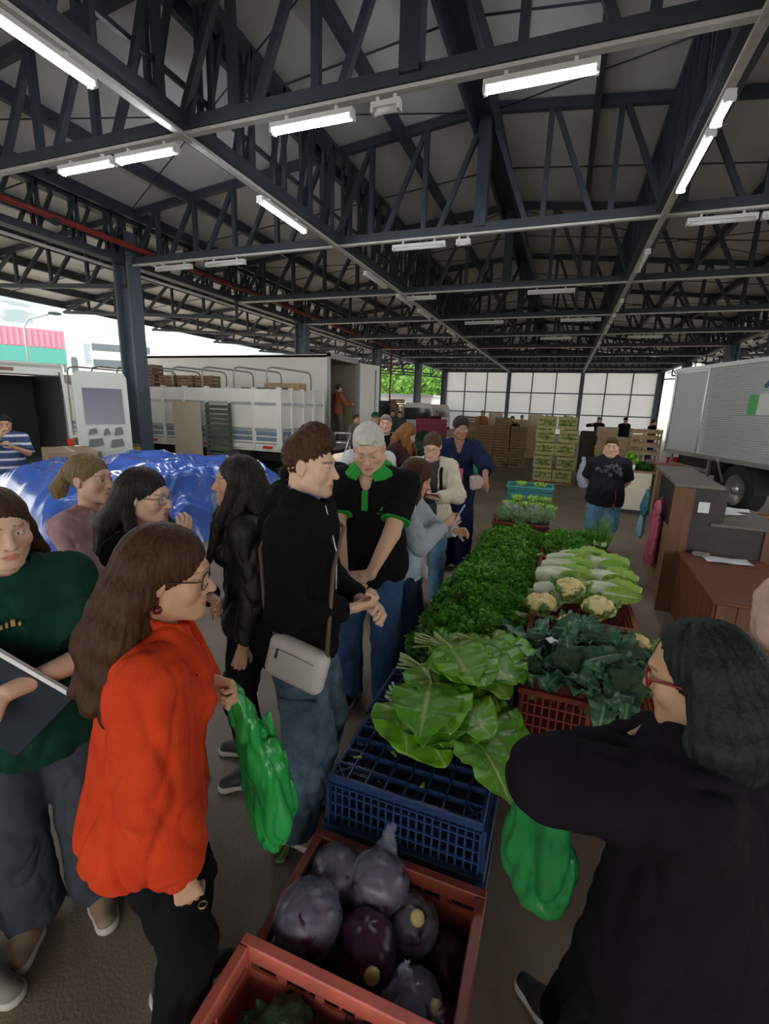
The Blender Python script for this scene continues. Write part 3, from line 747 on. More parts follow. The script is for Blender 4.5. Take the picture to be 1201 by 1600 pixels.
# far end wall: translucent white sheets in a dark grid
wm = mat('white_sheet', (.86, .87, .88), .5, var=.05, vscale=.8); n = wm.node_tree
tr = n.nodes.new('ShaderNodeBsdfTranslucent'); tr.inputs['Color'].default_value = (.50, .52, .56, 1); mx = n.nodes.new('ShaderNodeMixShader'); mx.inputs[0].default_value = .26
b = n.nodes['Principled BSDF']; n.links.new(b.outputs[0], mx.inputs[1]); n.links.new(tr.outputs[0], mx.inputs[2]); n.links.new(mx.outputs[0], n.nodes['Material Output'].inputs['Surface'])
MB().add([(-9.9, 41.05, 0), (6.5, 41.05, 0), (6.5, 41.05, BZ), (-9.9, 41.05, BZ)], [(0, 1, 2, 3)]).build('wall_far', wm, kind='structure')
MB().prism([(-9.9, BZ), (6.5, BZ), (6.5, 5.95), (RX, 6.8), (-9.9, 5.95)], 41.03, 41.07, 'y').build('wall_gable', mat('grey_gable_sheet', (.30, .31, .32), .6), kind='structure')
m = MB()
for i in range(10):
    x = -9.9 + i * 1.822; m.box((x - .045, 40.93, 0), (x + .045, 41.0, BZ))
for z in (.05, 1.66, 3.30, 4.92): m.box((-9.9, 40.93, z - .045), (6.5, 41.0, z + .045))
struct(m, 'trim_grid', STEEL2)

# ------------------------------------------------------------------ lamps and pipe under the roof
TUBE_ON = mat('lit_tube', (1, 1, 1), .4, emis=(.95, .97, 1.0), estr=34.0)
TUBE_OFF = mat('unlit_tube', (.72, .73, .72), .35)
HOUS = mat('lamp_housing', (.7, .7, .7), .4)
def lamp(a, b, on, label, group=None):
    a = np.array(a, float); b = np.array(b, float); c = (a + b) / 2; d = nrm(b - a); L = np.linalg.norm(b - a)
    e = empty('tube_lamp', c, math.atan2(d[1], d[0]), label, 'lamp', group)
    h = MB(); h.box((-L / 2, -.045, 0), (L / 2, .045, .05)); h.box((-L / 2, -.05, -.045), (-L / 2 + .03, .05, .0)); h.box((L / 2 - .03, -.05, -.045), (L / 2, .05, .0))
    for q in (-.3, .3): h.box((q * L - .015, -.015, .05), (q * L + .015, .015, .10))
    h.build('lamp_housing', HOUS, e)
    t = MB().tube([(-L / 2 + .03, 0, -.022), (L / 2 - .03, 0, -.022)], .030, 10)
    t.build('tube', TUBE_ON if on else TUBE_OFF, e)
ZL = BZ - .21
lamp((-4.45, 2.55, ZL), (-4.45, 3.85, ZL), 1, 'long lit tube lamp cut by the upper left corner of the photo')
lamp((-6.50, 5, ZL), (-5.56, 5, ZL), 1, 'lit tube lamp, left one of the end to end pair on the nearest cross truss')
lamp((-5.50, 5, ZL), (-4.56, 5, ZL), 1, 'lit tube lamp, right one of the end to end pair on the nearest cross truss')
lamp((-3.27, 5, ZL), (-2.30, 5, ZL), 1, 'lit tube lamp alone in the middle of the nearest cross truss')
lamp((-1.00, 5, ZL), (-.02, 5, ZL), 1, 'lit tube lamp hanging highest and farthest right on the nearest cross truss')
lamp((-4.45, 6.45, ZL), (-4.45, 7.75, ZL), 1, 'lit tube lamp under the left lengthwise girder beyond the first cross truss')
lamp((1.12, 6.35, ZL), (1.12, 7.75, ZL), 1, 'lit tube lamp under the right lengthwise girder, brightest on the right')
lamp((1.12, 5.75, ZL), (1.12, 6.22, ZL), 1, 'short lit lamp end just above the bright lamp of the right girder')
U = 'unlit tube lamps under the roof trusses'
for i, (a, b) in enumerate((((-9.0, 9), (-8.0, 9)), ((-7.6, 9), (-6.6, 9)), ((-3.3, 9), (-2.3, 9)), ((-2.1, 9), (-1.85, 9)), ((1.45, 9), (2.35, 9)), ((2.4, 9), (3.4, 9)), ((-2.1, 5), (-1.8, 5)),
        ((-4.3, 13), (-3.5, 13)), ((-1.15, 13), (-.05, 13)), ((-3.5, 17), (-2.2, 17)), ((-.4, 17), (.8, 17)), ((-1.2, 21), (0, 21)), ((2.0, 21), (3.2, 21)))):
    lamp((*a, ZL), (*b, ZL), 0, 'unlit white tube lamp fixed under a cross truss of the roof', U)
for x, y in ((-4.45, 10.4), (-4.45, 12.6), (-4.45, 14.6), (-4.45, 18.5), (1.12, 10.3), (1.12, 14.4), (1.12, 16.4), (1.12, 18.4), (1.12, 22.5), (-4.45, 22.5)):
    lamp((x, y, ZL), (x, y + 1.25, ZL), 0, 'unlit white tube lamp in line under a lengthwise roof girder', U)
RED = mat('red_pipe_paint', (.30, .035, .025), .4, var=.2)
pe = empty('fire_pipe', (-9.4, 3, 5.05), 0, 'red fire pipe running along the left columns then across under the roof', 'pipe')
MB().tube([(0, -9, .15), (0, 10, .12), (0, 21.6, .02), (.1, 21.9, -.08), (.5, 22, -.12), (15.6, 22, -.12)], .06, 8).build('pipe_run', RED, pe)
for y in range(-8, 22, 4): MB().lathe([(.075, -.05), (.085, -.03), (.085, .03), (.075, .05)], (0, y, .14 - .005 * (y + 9) if y < 10 else .08), 10, 'y').build('pipe_clamp', STEEL, pe)
m = MB(); m.tube([(.35, 22.0, -.12), (.35, 21.9, -4.2)], .05, 8); m.build('down_pipe', RED, pe)

# ------------------------------------------------------------------ outside: trees, far buildings
def leafball(rng, n, size, centre, radii, cols):
    """a crown of separate leaf quads"""
    ph = rng.uniform(0, 2 * PI, n); ct = rng.uniform(-1, 1, n); st = np.sqrt(1 - ct * ct); D = np.stack([st * np.cos(ph), st * np.sin(ph), ct], 1)
    R = rng.uniform(.55, 1, n) ** .5; P = centre + D * radii * (R * (1 + .3 * perlin(D * 2.7 + centre)))[:, None]
    A = rng.randn(n, 3); A /= np.linalg.norm(A, axis=1)[:, None]; B = np.cross(A, rng.randn(n, 3)); B /= np.linalg.norm(B, axis=1)[:, None]
    s = size * rng.uniform(.6, 1.3, n)[:, None]
    V = np.stack([P - A * s, P - B * s * .5, P + A * s, P + B * s * .5], 1).reshape(-1, 3); F = np.arange(4 * n).reshape(-1, 4)
    return V, F, np.repeat(np.array(cols)[rng.randint(0, len(cols), n)], 4, 0)
LEAFM = mat_attr('leaf', rough=.5, transl=.3, spec=.3)
rg = np.random.RandomState(5)
for i, (x, y, h, r) in enumerate(((-20, 62, 7.5, 5), (-15, 66, 8.5, 5.5), (-27, 64, 9, 6), (-11, 70, 8, 5), (-34, 66, 8, 6), (-19, 74, 10, 6.5))):
    t = empty('leafy_tree', (x, y, -.1), 0, 'bright green tree in the row beyond the open left side', 'tree', 'trees beyond the open side')
    V, F, C = leafball(rg, 2600, .42, np.array([0, 0, h * .55]), np.array([r, r, h * .48]), [(.22, .42, .08), (.30, .52, .12), (.15, .32, .06)])
    me = mesh_np('crown', V, F); tint(me, C); link('crown', me, LEAFM, t)
    MB().tube([(0, 0, 0), (.1, 0, h * .3), (0, .1, h * .6)], [.35, .28, .15], 8).build('trunk', mat('bark', (.12, .09, .06), .9), t)
WB = mat('pale_render', (.72, .70, .66), .85, var=.1); GL = mat('dark_window', (.10, .13, .16), .2)
e = empty('white_building', (-16.5, 46, -.12), 0, 'low white building seen past the left columns below the trees', 'building')
MB().box((-7, -3, 0), (5, 3, 2.9)).build('wall', mat('white_render', (.8, .8, .8), .8), e); MB().box((-7.2, -3.2, 2.9), (5.2, 3.2, 3.15)).build('roof', mat('roof_grey', (.5, .5, .5), .7), e)
def at(px, py, d):  # a point along a sight line d metres out, used for the skyline only
    v = _f + _r * ((px - 600.5) / 730) + _u * ((800 - py) / 730); v /= v.length; return np.array([v.x * d, v.y * d, CAM_H + v.z * d])
PNK = mat('pink_sheet', (.62, .28, .38), .6); TEAL = mat('teal_sheet', (.10, .42, .36), .6)
p = at(20, 565, 38); ang = math.atan2(p[1], p[0]) - PI / 2
e = empty('market_shed', (p[0], p[1], -.12), ang, 'long shed with pink and green ribbed roof sheets above the van', 'building')
MB().box((-9, 0, 0), (2.6, 6, 4.0)).build('wall', WB, e)
m = MB()
for i in range(40): m.bar((-9.2 + i * .30, -.25, 4.95), (-9.2 + i * .30, -.25, 6.0), .16, .08, (0, 1, 0))
m.box((-9.3, -.22, 4.9), (2.8, 6.2, 6.02)); m.build('roof', PNK, e)
MB().box((-9.3, -.30, 4.0), (2.8, 6.2, 4.9)).build('fascia', TEAL, e)
p = at(100, 575, 75); ang = math.atan2(p[1], p[0]) - PI / 2
e = empty('arched_building', (p[0], p[1], -.12), ang, 'pale building with a row of arched windows far behind the van', 'building')
MB().box((-2.4, 0, 0), (2.4, 6, 9.0)).build('wall', WB, e); MB().box((-2.6, -.1, 9.0), (-.8, 6, 11.3)).build('tower', WB, e)
for i in range(3):
    x = -1.3 + i * 1.25; pts = [(x - .35, 4.9), (x + .35, 4.9), (x + .35, 6.6)] + [(x + .35 * math.cos(a), 6.6 + .35 * math.sin(a)) for a in (.5, 1.0, 1.57, 2.1, 2.6)] + [(x - .35, 6.6)]
    MB().prism(pts, -.06, .02).build('window', GL, e)
p = at(192, 570, 95); ang = math.atan2(p[1], p[0]) - PI / 2
e = empty('tower_block', (p[0], p[1], -.12), ang, 'grey high block with stepped top standing beside the first column', 'building')
MB().box((-4.5, 0, 0), (4.5, 8, 11.5)).build('wall', WB, e); MB().box((-2.2, .5, 11.5), (3.4, 7, 15.2)).build('upper_storey', mat('grey_render', (.5, .52, .55), .8), e); MB().box((-.3, 2, 15.2), (.9, 4, 16.4)).build('roof_tank', WB, e)
for z in (4.5, 7.0, 9.5): MB().box((-4.3, -.08, z), (4.3, .02, z + 1.1)).build('window', GL, e)
e = empty('street_lamp', (*at(66, 552, 30)[:2], -.12), math.atan2(at(66, 552, 30)[1], at(66, 552, 30)[0]) - PI / 2, 'thin street lamp with dark head against the sky above the van', 'street lamp')
MB().tube([(-.6, 0, 0), (-.6, 0, 5.2), (-.4, 0, 5.6), (.5, 0, 5.95)], .05, 6).build('pole', mat('galvanised', (.45, .46, .47), .4, metal=.6), e)
f = Field((.3, -.3, 5.7), (1.2, .3, 6.3), .03); f.ell((.72, 0, 6.0), (.30, .12, .09), .01); person_mesh(f, STEEL, 'lamp_head', e)
# ------------------------------------------------------------------ vehicles
WHITE = mat('white_paint', (.74, .73, .68), .45, var=.12, vscale=2); CHAS = mat('chassis_black', (.02, .02, .022), .6); RUB = mat('tyre_rubber', (.018, .018, .019), .85)
RIM = mat('steel_rim', (.55, .56, .58), .3, metal=.8); GREYM = mat('grey_metal', (.35, .36, .37), .45, metal=.3); RED_R = mat('red_reflector', (.55, .03, .02), .3); WHT_R = mat('white_reflector', (.85, .85, .85), .3)
BLUEP = mat('faded_blue_band', (.17, .23, .33), .5, var=.2); DGL = mat('tinted_glass', (.02, .03, .04), .08, spec=.8)
def wheel(par, c, r, w, axis='y', rimmat=None, name='wheel', sgn=1):
    t = MB(); prof = [(r * .60, -w / 2), (r * .93, -w / 2), (r, -w * .36), (r, w * .36), (r * .93, w / 2), (r * .60, w / 2)]
    t.lathe(prof, c, 28, axis, cap=False); o = t.build(name, RUB, par)
    m = MB(); m.lathe([(r * .60, -w * .40), (r * .62, -w * .46), (r * .56, -w * .44), (r * .50, -w * .25), (r * .20, -w * .25), (r * .18, -w * .52), (r * .02, -w * .52)] if sgn < 0 else
                      [(r * .02, w * .52), (r * .18, w * .52), (r * .20, w * .25), (r * .50, w * .25), (r * .56, w * .44), (r * .62, w * .46), (r * .60, w * .40)], c, 28, axis)
    for i in range(8):
        a = 2 * PI * i / 8; q = w * .28 * sgn
        v = (c[0] + .36 * r * math.cos(a), c[1] + q, c[2] + .36 * r * math.sin(a)) if axis == 'y' else (c[0] + q, c[1] + .36 * r * math.cos(a), c[2] + .36 * r * math.sin(a))
        m.cbox(v, (.05, .05, .05))
    m.build('rim', rimmat or RIM, o); return o
# stake-bed truck, side boards towards the hall, tail to the right
t = empty('stake_truck', (-6.3, 9.75, 0), 0, 'white stake bed truck with boarded sides and arched tarp hoops, parked on the left', 'truck')
MB().box((-7.1, 0, .72), (0, 2.15, .90)).build('bed', WHITE, t)
def side_board(x0, x1, y, nm):
    m = MB(); m.box((x0, y - .02, .92), (x1, y + .02, 2.2)); b = m.build(nm, WHITE, t)
    n = max(2, round((x1 - x0) / .72)); r = MB()
    for i in range(n + 1):
        x = x0 + (x1 - x0) * i / n; r.box((x - .035, y - .06, .80), (x + .035, y + .06, 2.24))
    r.build('post', WHITE, b)
    r = MB()
    for z in (1.25, 1.86): r.box((x0, y - .045, z - .03), (x1, y + .045, z + .03))
    r.build('rail', GREYM, b)
    r = MB()
    for i in range(n):
        a = x0 + (x1 - x0) * i / n + .06; c = x0 + (x1 - x0) * (i + 1) / n - .06; r.box((a, y - .028, .97), (c, y + .028, 1.07)); r.box((a, y - .028, 1.10), (c, y + .028, 1.20))
    r.build('blue_slat', BLUEP, b)
side_board(-7.0, -.02, 0, 'near_side'); side_board(-7.0, -.02, 2.15, 'far_side')
m = MB().box((-.04, 0, .92), (0, 2.15, 2.2)); gate = m.build('tail_gate', WHITE, t)
r = MB()
for y in (.0, .5, 1.07, 1.6, 2.15): r.box((-.06, y - .03, .8), (.05, y + .03, 2.24))
r.build('post', WHITE, gate)
r = MB()
for z in (1.25, 1.86): r.box((-.05, 0, z - .03), (.04, 2.15, z + .03))
r.build('rail', GREYM, gate); MB().box((-.03, .05, .96), (.02, 2.1, 1.2)).build('blue_slat', BLUEP, gate)
MB().box((-.06, .1, 1.0), (.06, .25, 1.12)).build('latch', GREYM, gate)
for i in range(8):
    MB().box((-.45 - i * .9, -.075, .80), (-.20 - i * .9, -.02, .86)).build('reflector', RED_R if i % 2 == 0 else WHT_R, t)
for y in (.4, 1.6): MB().box((.0, y, .78), (.06, y + .2, .86)).build('reflector', RED_R, t)
for i in range(8):
    x = -.35 - i * .95
    MB().tube([(x, 0.02, 2.2), (x, .02, 2.58), (x, .08, 2.68), (x, .25, 2.72), (x, 1.9, 2.72), (x, 2.07, 2.68), (x, 2.13, 2.58), (x, 2.13, 2.2)], .022, 7).build('hoop', GREYM, t)
for x in (-1.5, -2.75): wheel(t, (x, .25, .48), .48, .32, 'y', GREYM, sgn=-1); wheel(t, (x, 1.9, .48), .48, .32, 'y', GREYM)
wheel(t, (-8.2, .25, .48), .48, .28, 'y', GREYM, sgn=-1); wheel(t, (-8.2, 1.9, .48), .48, .28, 'y', GREYM)
MB().box((-7.2, .55, .42), (-.2, .75, .72)).box((-7.2, 1.4, .42), (-.2, 1.6, .72)).box((-5.6, .05, .3), (-4.4, .4, .72)).build('chassis', CHAS, t)
c = MB().prism([(-7.3, .45), (-7.3, 2.35), (-7.6, 2.5), (-8.6, 2.45), (-9.15, 1.55), (-9.25, .45)], .02, 2.13, 'y').build('cab', WHITE, t)
MB().box((-8.7, -.01, 1.5), (-7.7, .04, 2.2)).build('side_window', DGL, c)
# wooden crates --------------------------------------------------------------
WOOD = mat('crate_wood', (.25, .15, .075), .8, var=.4, vscale=5, stretch=(1, 1, 8), bump=.2, bscale=40)
WOODL = mat('pale_crate_wood', (.52, .37, .20), .8, var=.35, vscale=5, stretch=(1, 1, 8), bump=.2, bscale=40)
WOODG = mat('greenish_crate_wood', (.40, .36, .14), .8, var=.35, vscale=5, stretch=(1, 1, 8))
def crate_mesh(L, D, H, ns, name, floor=True):
    m = MB(); th = .010
    for x in (0, L - .03):
        for y in (0, D - .03): m.box((x, y, 0), (x + .03, y + .03, H))
    h = H / ns
    for i in range(ns):
        z0, z1 = i * h + h * .12, (i + 1) * h - h * .10
        m.box((0, -th, z0), (L, 0, z1)); m.box((0, D, z0), (L, D + th, z1)); m.box((-th, 0, z0), (0, D, z1)); m.box((L, 0, z0), (L + th, D, z1))
    if floor: m.box((0, 0, 0), (L, D, .012))
    return m.mesh(name)
CR1 = crate_mesh(.50, .36, .27, 3, 'wooden_crate'); CR1.materials.append(WOOD)
CR2 = crate_mesh(.50, .36, .25, 4, 'wooden_crate'); CR2.materials.append(WOODL)
def crate(me, loc, rz, label, group):
    o = link('wooden_crate', me); o.location = loc; o.rotation_euler = (0, 0, rz); return tag(o, label, 'crate', group)
G = 'wooden crates loaded on the stake truck'
rr = random.Random(3)
for i, (x, n) in enumerate(((-7.0, 1), (-7.65, 1), (-9.1, 2), (-9.7, 2), (-10.3, 2), (-11.0, 3), (-11.6, 3), (-12.2, 2))):
    for k in range(n + 4):
        if k < 3: z = .90 + .271 * k
        else: z = .90 + .271 * k
        crate(CR1, (x, 10.1 + .05 * rr.random(), z), .02 * rr.uniform(-1, 1), 'brown wooden crate in the load of the white stake truck', G)
for i, x in enumerate((-6.95, -7.5)):
    for k in range(6): crate(CR2, (x, 10.9, .90 + .251 * k), 0, 'pale wooden crate in the load of the white stake truck', 'pale crates on the stake truck')
# box truck behind it, doors open to the right
INN = mat('box_inside', (.30, .25, .19), .8, var=.15); BXW = mat('box_white', (.78, .76, .70), .4, var=.06, vscale=1)
t = empty('box_truck', (-6.6, 12.85, 0), 0, 'tall white box truck with open rear doors behind the stake truck', 'truck')
m = MB(); m.box((-8, 0, .62), (0, .06, 3.30)); m.box((-8, 2.1, .62), (0, 2.16, 3.30)); m.box((-8, 0, 3.24), (0, 2.16, 3.32)); m.box((-8, 0, .62), (-7.9, 2.16, 3.3))
bx = m.build('cargo_box', BXW, t)
m = MB(); m.box((-7.9, .06, .62), (-.02, 2.1, .70)); m.box((-7.9, .061, .7), (-.05, .075, 3.24)); m.box((-7.9, 2.085, .7), (-.05, 2.099, 3.24)); m.box((-7.9, .07, 3.22), (-.05, 2.09, 3.239)); m.box((-7.88, .07, .7), (-7.86, 2.09, 3.22)); m.build('lining', INN, bx)
m = MB(); m.box((-.04, -.03, .55), (.03, .07, 3.36)); m.box((-.04, 2.09, .55), (.03, 2.19, 3.36)); m.box((-.04, -.03, 3.26), (.03, 2.19, 3.38)); m.box((-.04, -.03, .5), (.05, 2.19, .64)); m.build('rear_frame', GREYM, bx)
d = MB().prism([(.03, 2.19), (.30, 3.25), (.35, 3.24), (.08, 2.18)], .66, 3.26, 'z').build('door', BXW, t)
m = MB(); m.tube([(.30, 3.0, .8), (.30, 3.0, 3.1)], .02, 6); m.box((.02, 2.17, .6), (.06, 2.26, 3.3)); m.build('lock_bar', GREYM, d)
for x in (-1.2, -6.5): wheel(t, (x, .2, .45), .45, .3, 'y', GREYM, sgn=-1); wheel(t, (x, 1.95, .45), .45, .3, 'y', GREYM)
MB().box((-9.6, .05, .45), (-8.1, 2.1, 2.5)).build('cab', WHITE, t); MB().box((-8, .5, .35), (-.1, 1.7, .62)).build('chassis', CHAS, t)
# delivery van at the far left, seen from behind, right rear door folded open
VP = mat('van_paint', (.62, .64, .60), .35, var=.05, vscale=1)
vx, vy = -8.2, 6.0; vr = math.atan2(.44, -.9)
t = empty('delivery_van', (vx, vy, 0), vr, 'white high roof van at the left edge with its dark load space open', 'van')
# local: x along the body away from us, y = +1.95 .. 0 across (0 at the right rear corner)
W = 1.95; prof = [(0.0, .42), (.02, 1.2), (.10, 1.9), (.28, 2.36), (.45, 2.45), (3.9, 2.42), (4.5, 1.9), (5.3, 1.25), (5.4, .42)]
m = MB()
for y0, y1 in ((0, .05), (W - .05, W)): m.prism(prof, y0, y1, 'y')
m.box((.4, .04, 2.38), (3.9, W - .04, 2.45)); m.box((0, .04, .40), (5.3, W - .04, .52)); m.box((4.6, .04, .5), (5.35, W - .04, 1.25))
m.prism([(.10, 1.9), (.28, 2.36), (.45, 2.45), (.5, 2.38), (.36, 2.30), (.2, 1.9)], .05, W - .05, 'y') if False else m.prism([(.24, 2.24), (.28, 2.36), (.45, 2.45), (.5, 2.38), (.36, 2.22)], .05, W - .05, 'y')
b = m.build('body', VP, t)
MB().box((.25, .7, 2.28), (.262, 1.3, 2.34)).build('brake_light', mat('dull_red', (.25, .12, .10), .4), b)
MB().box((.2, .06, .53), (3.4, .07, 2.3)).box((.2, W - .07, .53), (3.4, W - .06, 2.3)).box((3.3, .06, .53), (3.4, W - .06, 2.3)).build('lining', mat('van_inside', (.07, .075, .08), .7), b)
MB().box((-.05, .02, .35), (.10, W - .02, .55)).build('bumper', CHAS, t)
MB().box((-.02, .0, .62), (.03, .10, 1.15)).build('tail_light', RED_R, t)
for x in (.95, 4.5): wheel(t, (x, .12, .34), .34, .22, 'y', RIM, sgn=-1); wheel(t, (x, W - .12, .34), .34, .22, 'y', RIM)
# the folded-out door: hinged on the right corner, inner face towards us
dd = empty('door', (0, 0, 0), 0); del dd
hx = MB(); DW = .88
def dq(u, z, o=0): return (-.05 - o + .06 * max(0, (z - 1.2)), -.06 - u, z)
sk = [(0.0, .55), (0.0, 2.22), (.10, 2.34), (DW - .05, 2.34), (DW, 2.25), (DW, .55)]
n = len(sk); hx.add([dq(u, z) for u, z in sk] + [dq(u, z, .05) for u, z in sk], [tuple(range(n)), tuple(range(n, 2 * n))[::-1]] + [(i, i + n, (i + 1) % n + n, (i + 1) % n) for i in range(n)])
door = hx.build('door', VP, t)
hx = MB(); hx.add([dq(.14, 1.42, .055), dq(DW - .1, 1.42, .055), dq(DW - .1, 2.05, .055), dq(.14, 2.05, .055)], [(0, 1, 2, 3)]); hx.build('window', mat('door_window', (.16, .15, .22), .15), door)
hx = MB()
for (u0, z0, u1, z1) in ((.14, .72, .36, .92), (.42, .72, .74, .86), (.14, 1.0, .40, 1.16), (.50, .98, .74, 1.14), (.16, 1.22, .32, 1.34), (.40, 1.20, .52, 1.34), (.58, 1.2, .74, 1.36)):
    hx.add([dq(u0, z0, .056), dq(u1, z0 + .03, .056), dq(u1 - .03, z1, .056), dq(u0 + .03, z1 - .02, .056)], [(0, 1, 2, 3)])
hx.build('recess', mat('door_recess', (.18, .19, .18), .7), door)
# cartons beside the van
CARD = mat('cardboard', (.42, .30, .19), .85, var=.12, vscale=3); TAPE = mat('parcel_tape', (.60, .52, .38), .4); LABW = mat('white_label', (.75, .77, .8), .6)
def carton(loc, rz, dims, label):
    e = empty('cardboard_box', loc, rz, label, 'box')
    x, y, z = dims; MB().bevbox((-x / 2, -y / 2, 0), (x / 2, y / 2, z), .008).build('carton', CARD, e)
    MB().box((-x / 2, -.03, z), (x / 2, .03, z + .003)).box((-x / 2 - .003, -.03, z * .6), (-x / 2, .03, z)).build('tape', TAPE, e)
    MB().box((x * .15, -y / 2 - .003, z * .2), (x * .36, -y / 2, z * .45)).build('sticker', LABW, e)
carton((-7.45, 5.35, .54), -.5, (.95, .65, .52), 'big brown carton with white sticker, upper one beside the open van')
carton((-7.42, 5.36, 0), -.46, (1.0, .7, .53), 'big brown carton under the other carton beside the open van')
carton((-8.7, 8.3, 0), .1, (.8, .6, .55), 'brown carton on the floor below the open van door')
YEL = mat('yellow_paint', (.55, .40, .08), .6, var=.2)
e = empty('yellow_guard', (-9.9, 8.50, 0), 0, 'yellow painted guard at the foot of the first left column', 'guard'); MB().bevbox((-.55, -.12, 0), (.45, .1, .75), .02).build('panel', YEL, e); MB().box((-.5, -.13, .75), (.4, .1, .82)).build('cap', mat('dark_cap', (.15, .13, .11), .7), e)
e = empty('wooden_board', (-9.15, 9.45, 0), .0, 'beige board leaning on the stake truck behind the first column', 'board'); MB().box((-.1, 0, .35), (.75, .04, 1.85)).box((-.1, .0, 0), (.0, .04, .4)).box((.65, 0, 0), (.75, .04, .4)).build('panel', mat('beige_board', (.50, .42, .32), .8), e)
e = empty('slatted_rack', (-8.25, 9.45, 0), 0, 'dark slatted rack standing against the stake truck', 'rack')
m = MB()
for i in range(12): m.box((0, 0, .45 + i * .115), (.72, .04, .53 + i * .115))
m.box((0, .03, 0), (.05, .1, 1.85)); m.box((.67, .03, 0), (.72, .1, 1.85)); m.build('slat', mat('dark_green_wood', (.07, .085, .06), .8), e)
# blue tarpaulin over a long heap
TARP = mat('blue_tarp', (.06, .155, .62), .20, var=.12, vscale=2, spec=.9, coat=1.0)
A, B = np.array([-4.95, 3.05]), np.array([-4.15, 6.75]); wv = nrm([-(B - A)[1], (B - A)[0]])
ns, nu = 150, 130; S, U = np.meshgrid(np.linspace(0, 1, ns), np.linspace(0, 1, nu), indexing='ij'); S = S.ravel(); U = U.ravel()
ln = np.linalg.norm(B - A); wd = 1.75
prof_u = np.array([0, .12, .2, .3, .45, .7, .8, .88, 1]); px_ = np.array([-.10, .02, .10, .35, .7, 1.3, 1.6, 1.7, 1.8]) / 1.8 * wd; pz_ = np.array([0, .55, .84, 1.0, 1.06, 1.03, .84, .5, 0])
off = np.interp(U, prof_u, px_); zz = np.interp(U, prof_u, pz_)
endf = np.clip(np.minimum(S, 1 - S) / .10, 0, 1); endf = np.sin(endf * PI / 2) ** .6
zz = zz * endf * (.93 + .12 * np.sin(S * 4.0 + .4)) * (.9 + .2 * np.clip(S * 2, 0, 1) * .6)
P = np.stack([A[0] + (B - A)[0] * S + wv[0] * off, A[1] + (B - A)[1] * S + wv[1] * off, zz], 1)
wq = P * (1.1, 1.1, .6) + .5 * perlin(P * 1.3)[:, None]
cre = (.5 - np.abs(perlin(wq * (2.2, .9, 1.6) + 3)) * 1.9) * .15 + (.5 - np.abs(perlin(wq * (1.7, 4.2, 1.2) + 9)) * 1.9) * .07 + .012 * perlin(P * 9)
P[:, 2] = np.maximum(.004, P[:, 2] + cre * np.clip(zz * 2, 0, 1)); P[:, 0] += cre * .6 * wv[0] * np.where(U < .3, -1, 1); P[:, 1] += cre * .3
idx = np.arange(ns * nu).reshape(ns, nu); Fq = np.stack([idx[:-1, :-1].ravel(), idx[:-1, 1:].ravel(), idx[1:, 1:].ravel(), idx[1:, :-1].ravel()], 1)
# keep the normals up
o = link('tarpaulin', mesh_np('tarpaulin', P, Fq[:, ::-1]), TARP); tag(o, 'shiny blue tarpaulin draped over a long heap behind the group of people', 'tarp')
# aluminium box truck on the right
ALU = bpy.data.materials.new('ribbed_aluminium'); ALU.use_nodes = True; n = ALU.node_tree; b = n.nodes['Principled BSDF']; b.inputs['Metallic'].default_value = .45; b.inputs['Base Color'].default_value = (.78, .80, .82, 1); b.inputs['Roughness'].default_value = .33
tr_ = empty('aluminium_truck', (2.47, 13.4, 0), math.atan2(-1, .33), 'big ribbed aluminium box truck parked on the right behind the counter', 'truck')
# local x along the near side (towards us and right), y into the body on the left of x
Lb, Wb = 4.6, 2.2
m = MB(); nrb = 44
zs = np.linspace(1.08, 2.92, nrb * 2 + 1)
V = []; 
for i, z in enumerate(zs):
    q = -.012 if i % 2 else .0
    V += [(1.26, q, z), (Lb, q, z)]
m.add(V, [(2 * i, 2 * i + 1, 2 * i + 3, 2 * i + 2) for i in range(len(zs) - 1)])
m.box((0, .01, 1.05), (Lb, Wb, 2.95)); bx = m.build('cargo_box', ALU, tr_)
MB().box((.10, -.03, 1.12), (1.24, .02, 2.86)).build('side_door', mat('truck_door_white', (.60, .63, .64), .45, var=.08, vscale=1.5), bx)
m = MB(); m.box((0, -.04, 1.06), (.08, .05, 2.95)); m.box((0, -.04, 2.90), (Lb, .05, 2.98)); m.box((0, -.04, 1.0), (Lb, .05, 1.09)); m.box((1.24, -.035, 1.06), (1.29, .03, 2.95)); m.box((-.05, 0, 1.02), (0, Wb, 1.1)); m.box((-.05, 0, 2.88), (.0, Wb, 2.98)); m.box((-.05, 0, 1.0), (0, .09, 2.98)); m.box((-.05, Wb - .09, 1.0), (0, Wb, 2.98)); m.build('edge_trim', RIM, bx)
MB().box((-.03, .1, 1.1), (-.005, Wb - .1, 2.88)).build('rear_door', mat('truck_rear', (.22, .20, .17), .6, var=.2), bx)
MB().box((2.6, -.03, 1.95), (2.85, -.015, 2.32)).build('green_panel', mat('sign_green', (.10, .42, .12), .5), bx)
MB().box((2.85, -.028, 1.95), (3.5, -.014, 2.32)).build('white_panel', WHITE, bx)
MB().bar((2.95, -.03, 2.45), (3.12, -.03, 2.62), .03, .06).bar((3.2, -.03, 2.62), (3.3, -.03, 2.45), .03, .05).build('lettering', mat('sign_blue', (.06, .14, .3), .5), bx)
MB().box((.0, .35, .62), (Lb, .6, 1.02)).box((0, 1.7, .62), (Lb, 1.95, 1.02)).build('chassis', CHAS, tr_)
m = MB(); m.bar((.25, .02, .75), (1.75, .02, .75), .06, .08); m.bar((.25, .02, .55), (1.75, .02, .55), .05, .06); m.bar((1.72, .02, .5), (1.72, .02, .98), .05); m.bar((.3, .02, .5), (.3, .02, .98), .05); m.build('side_guard', RIM, tr_)
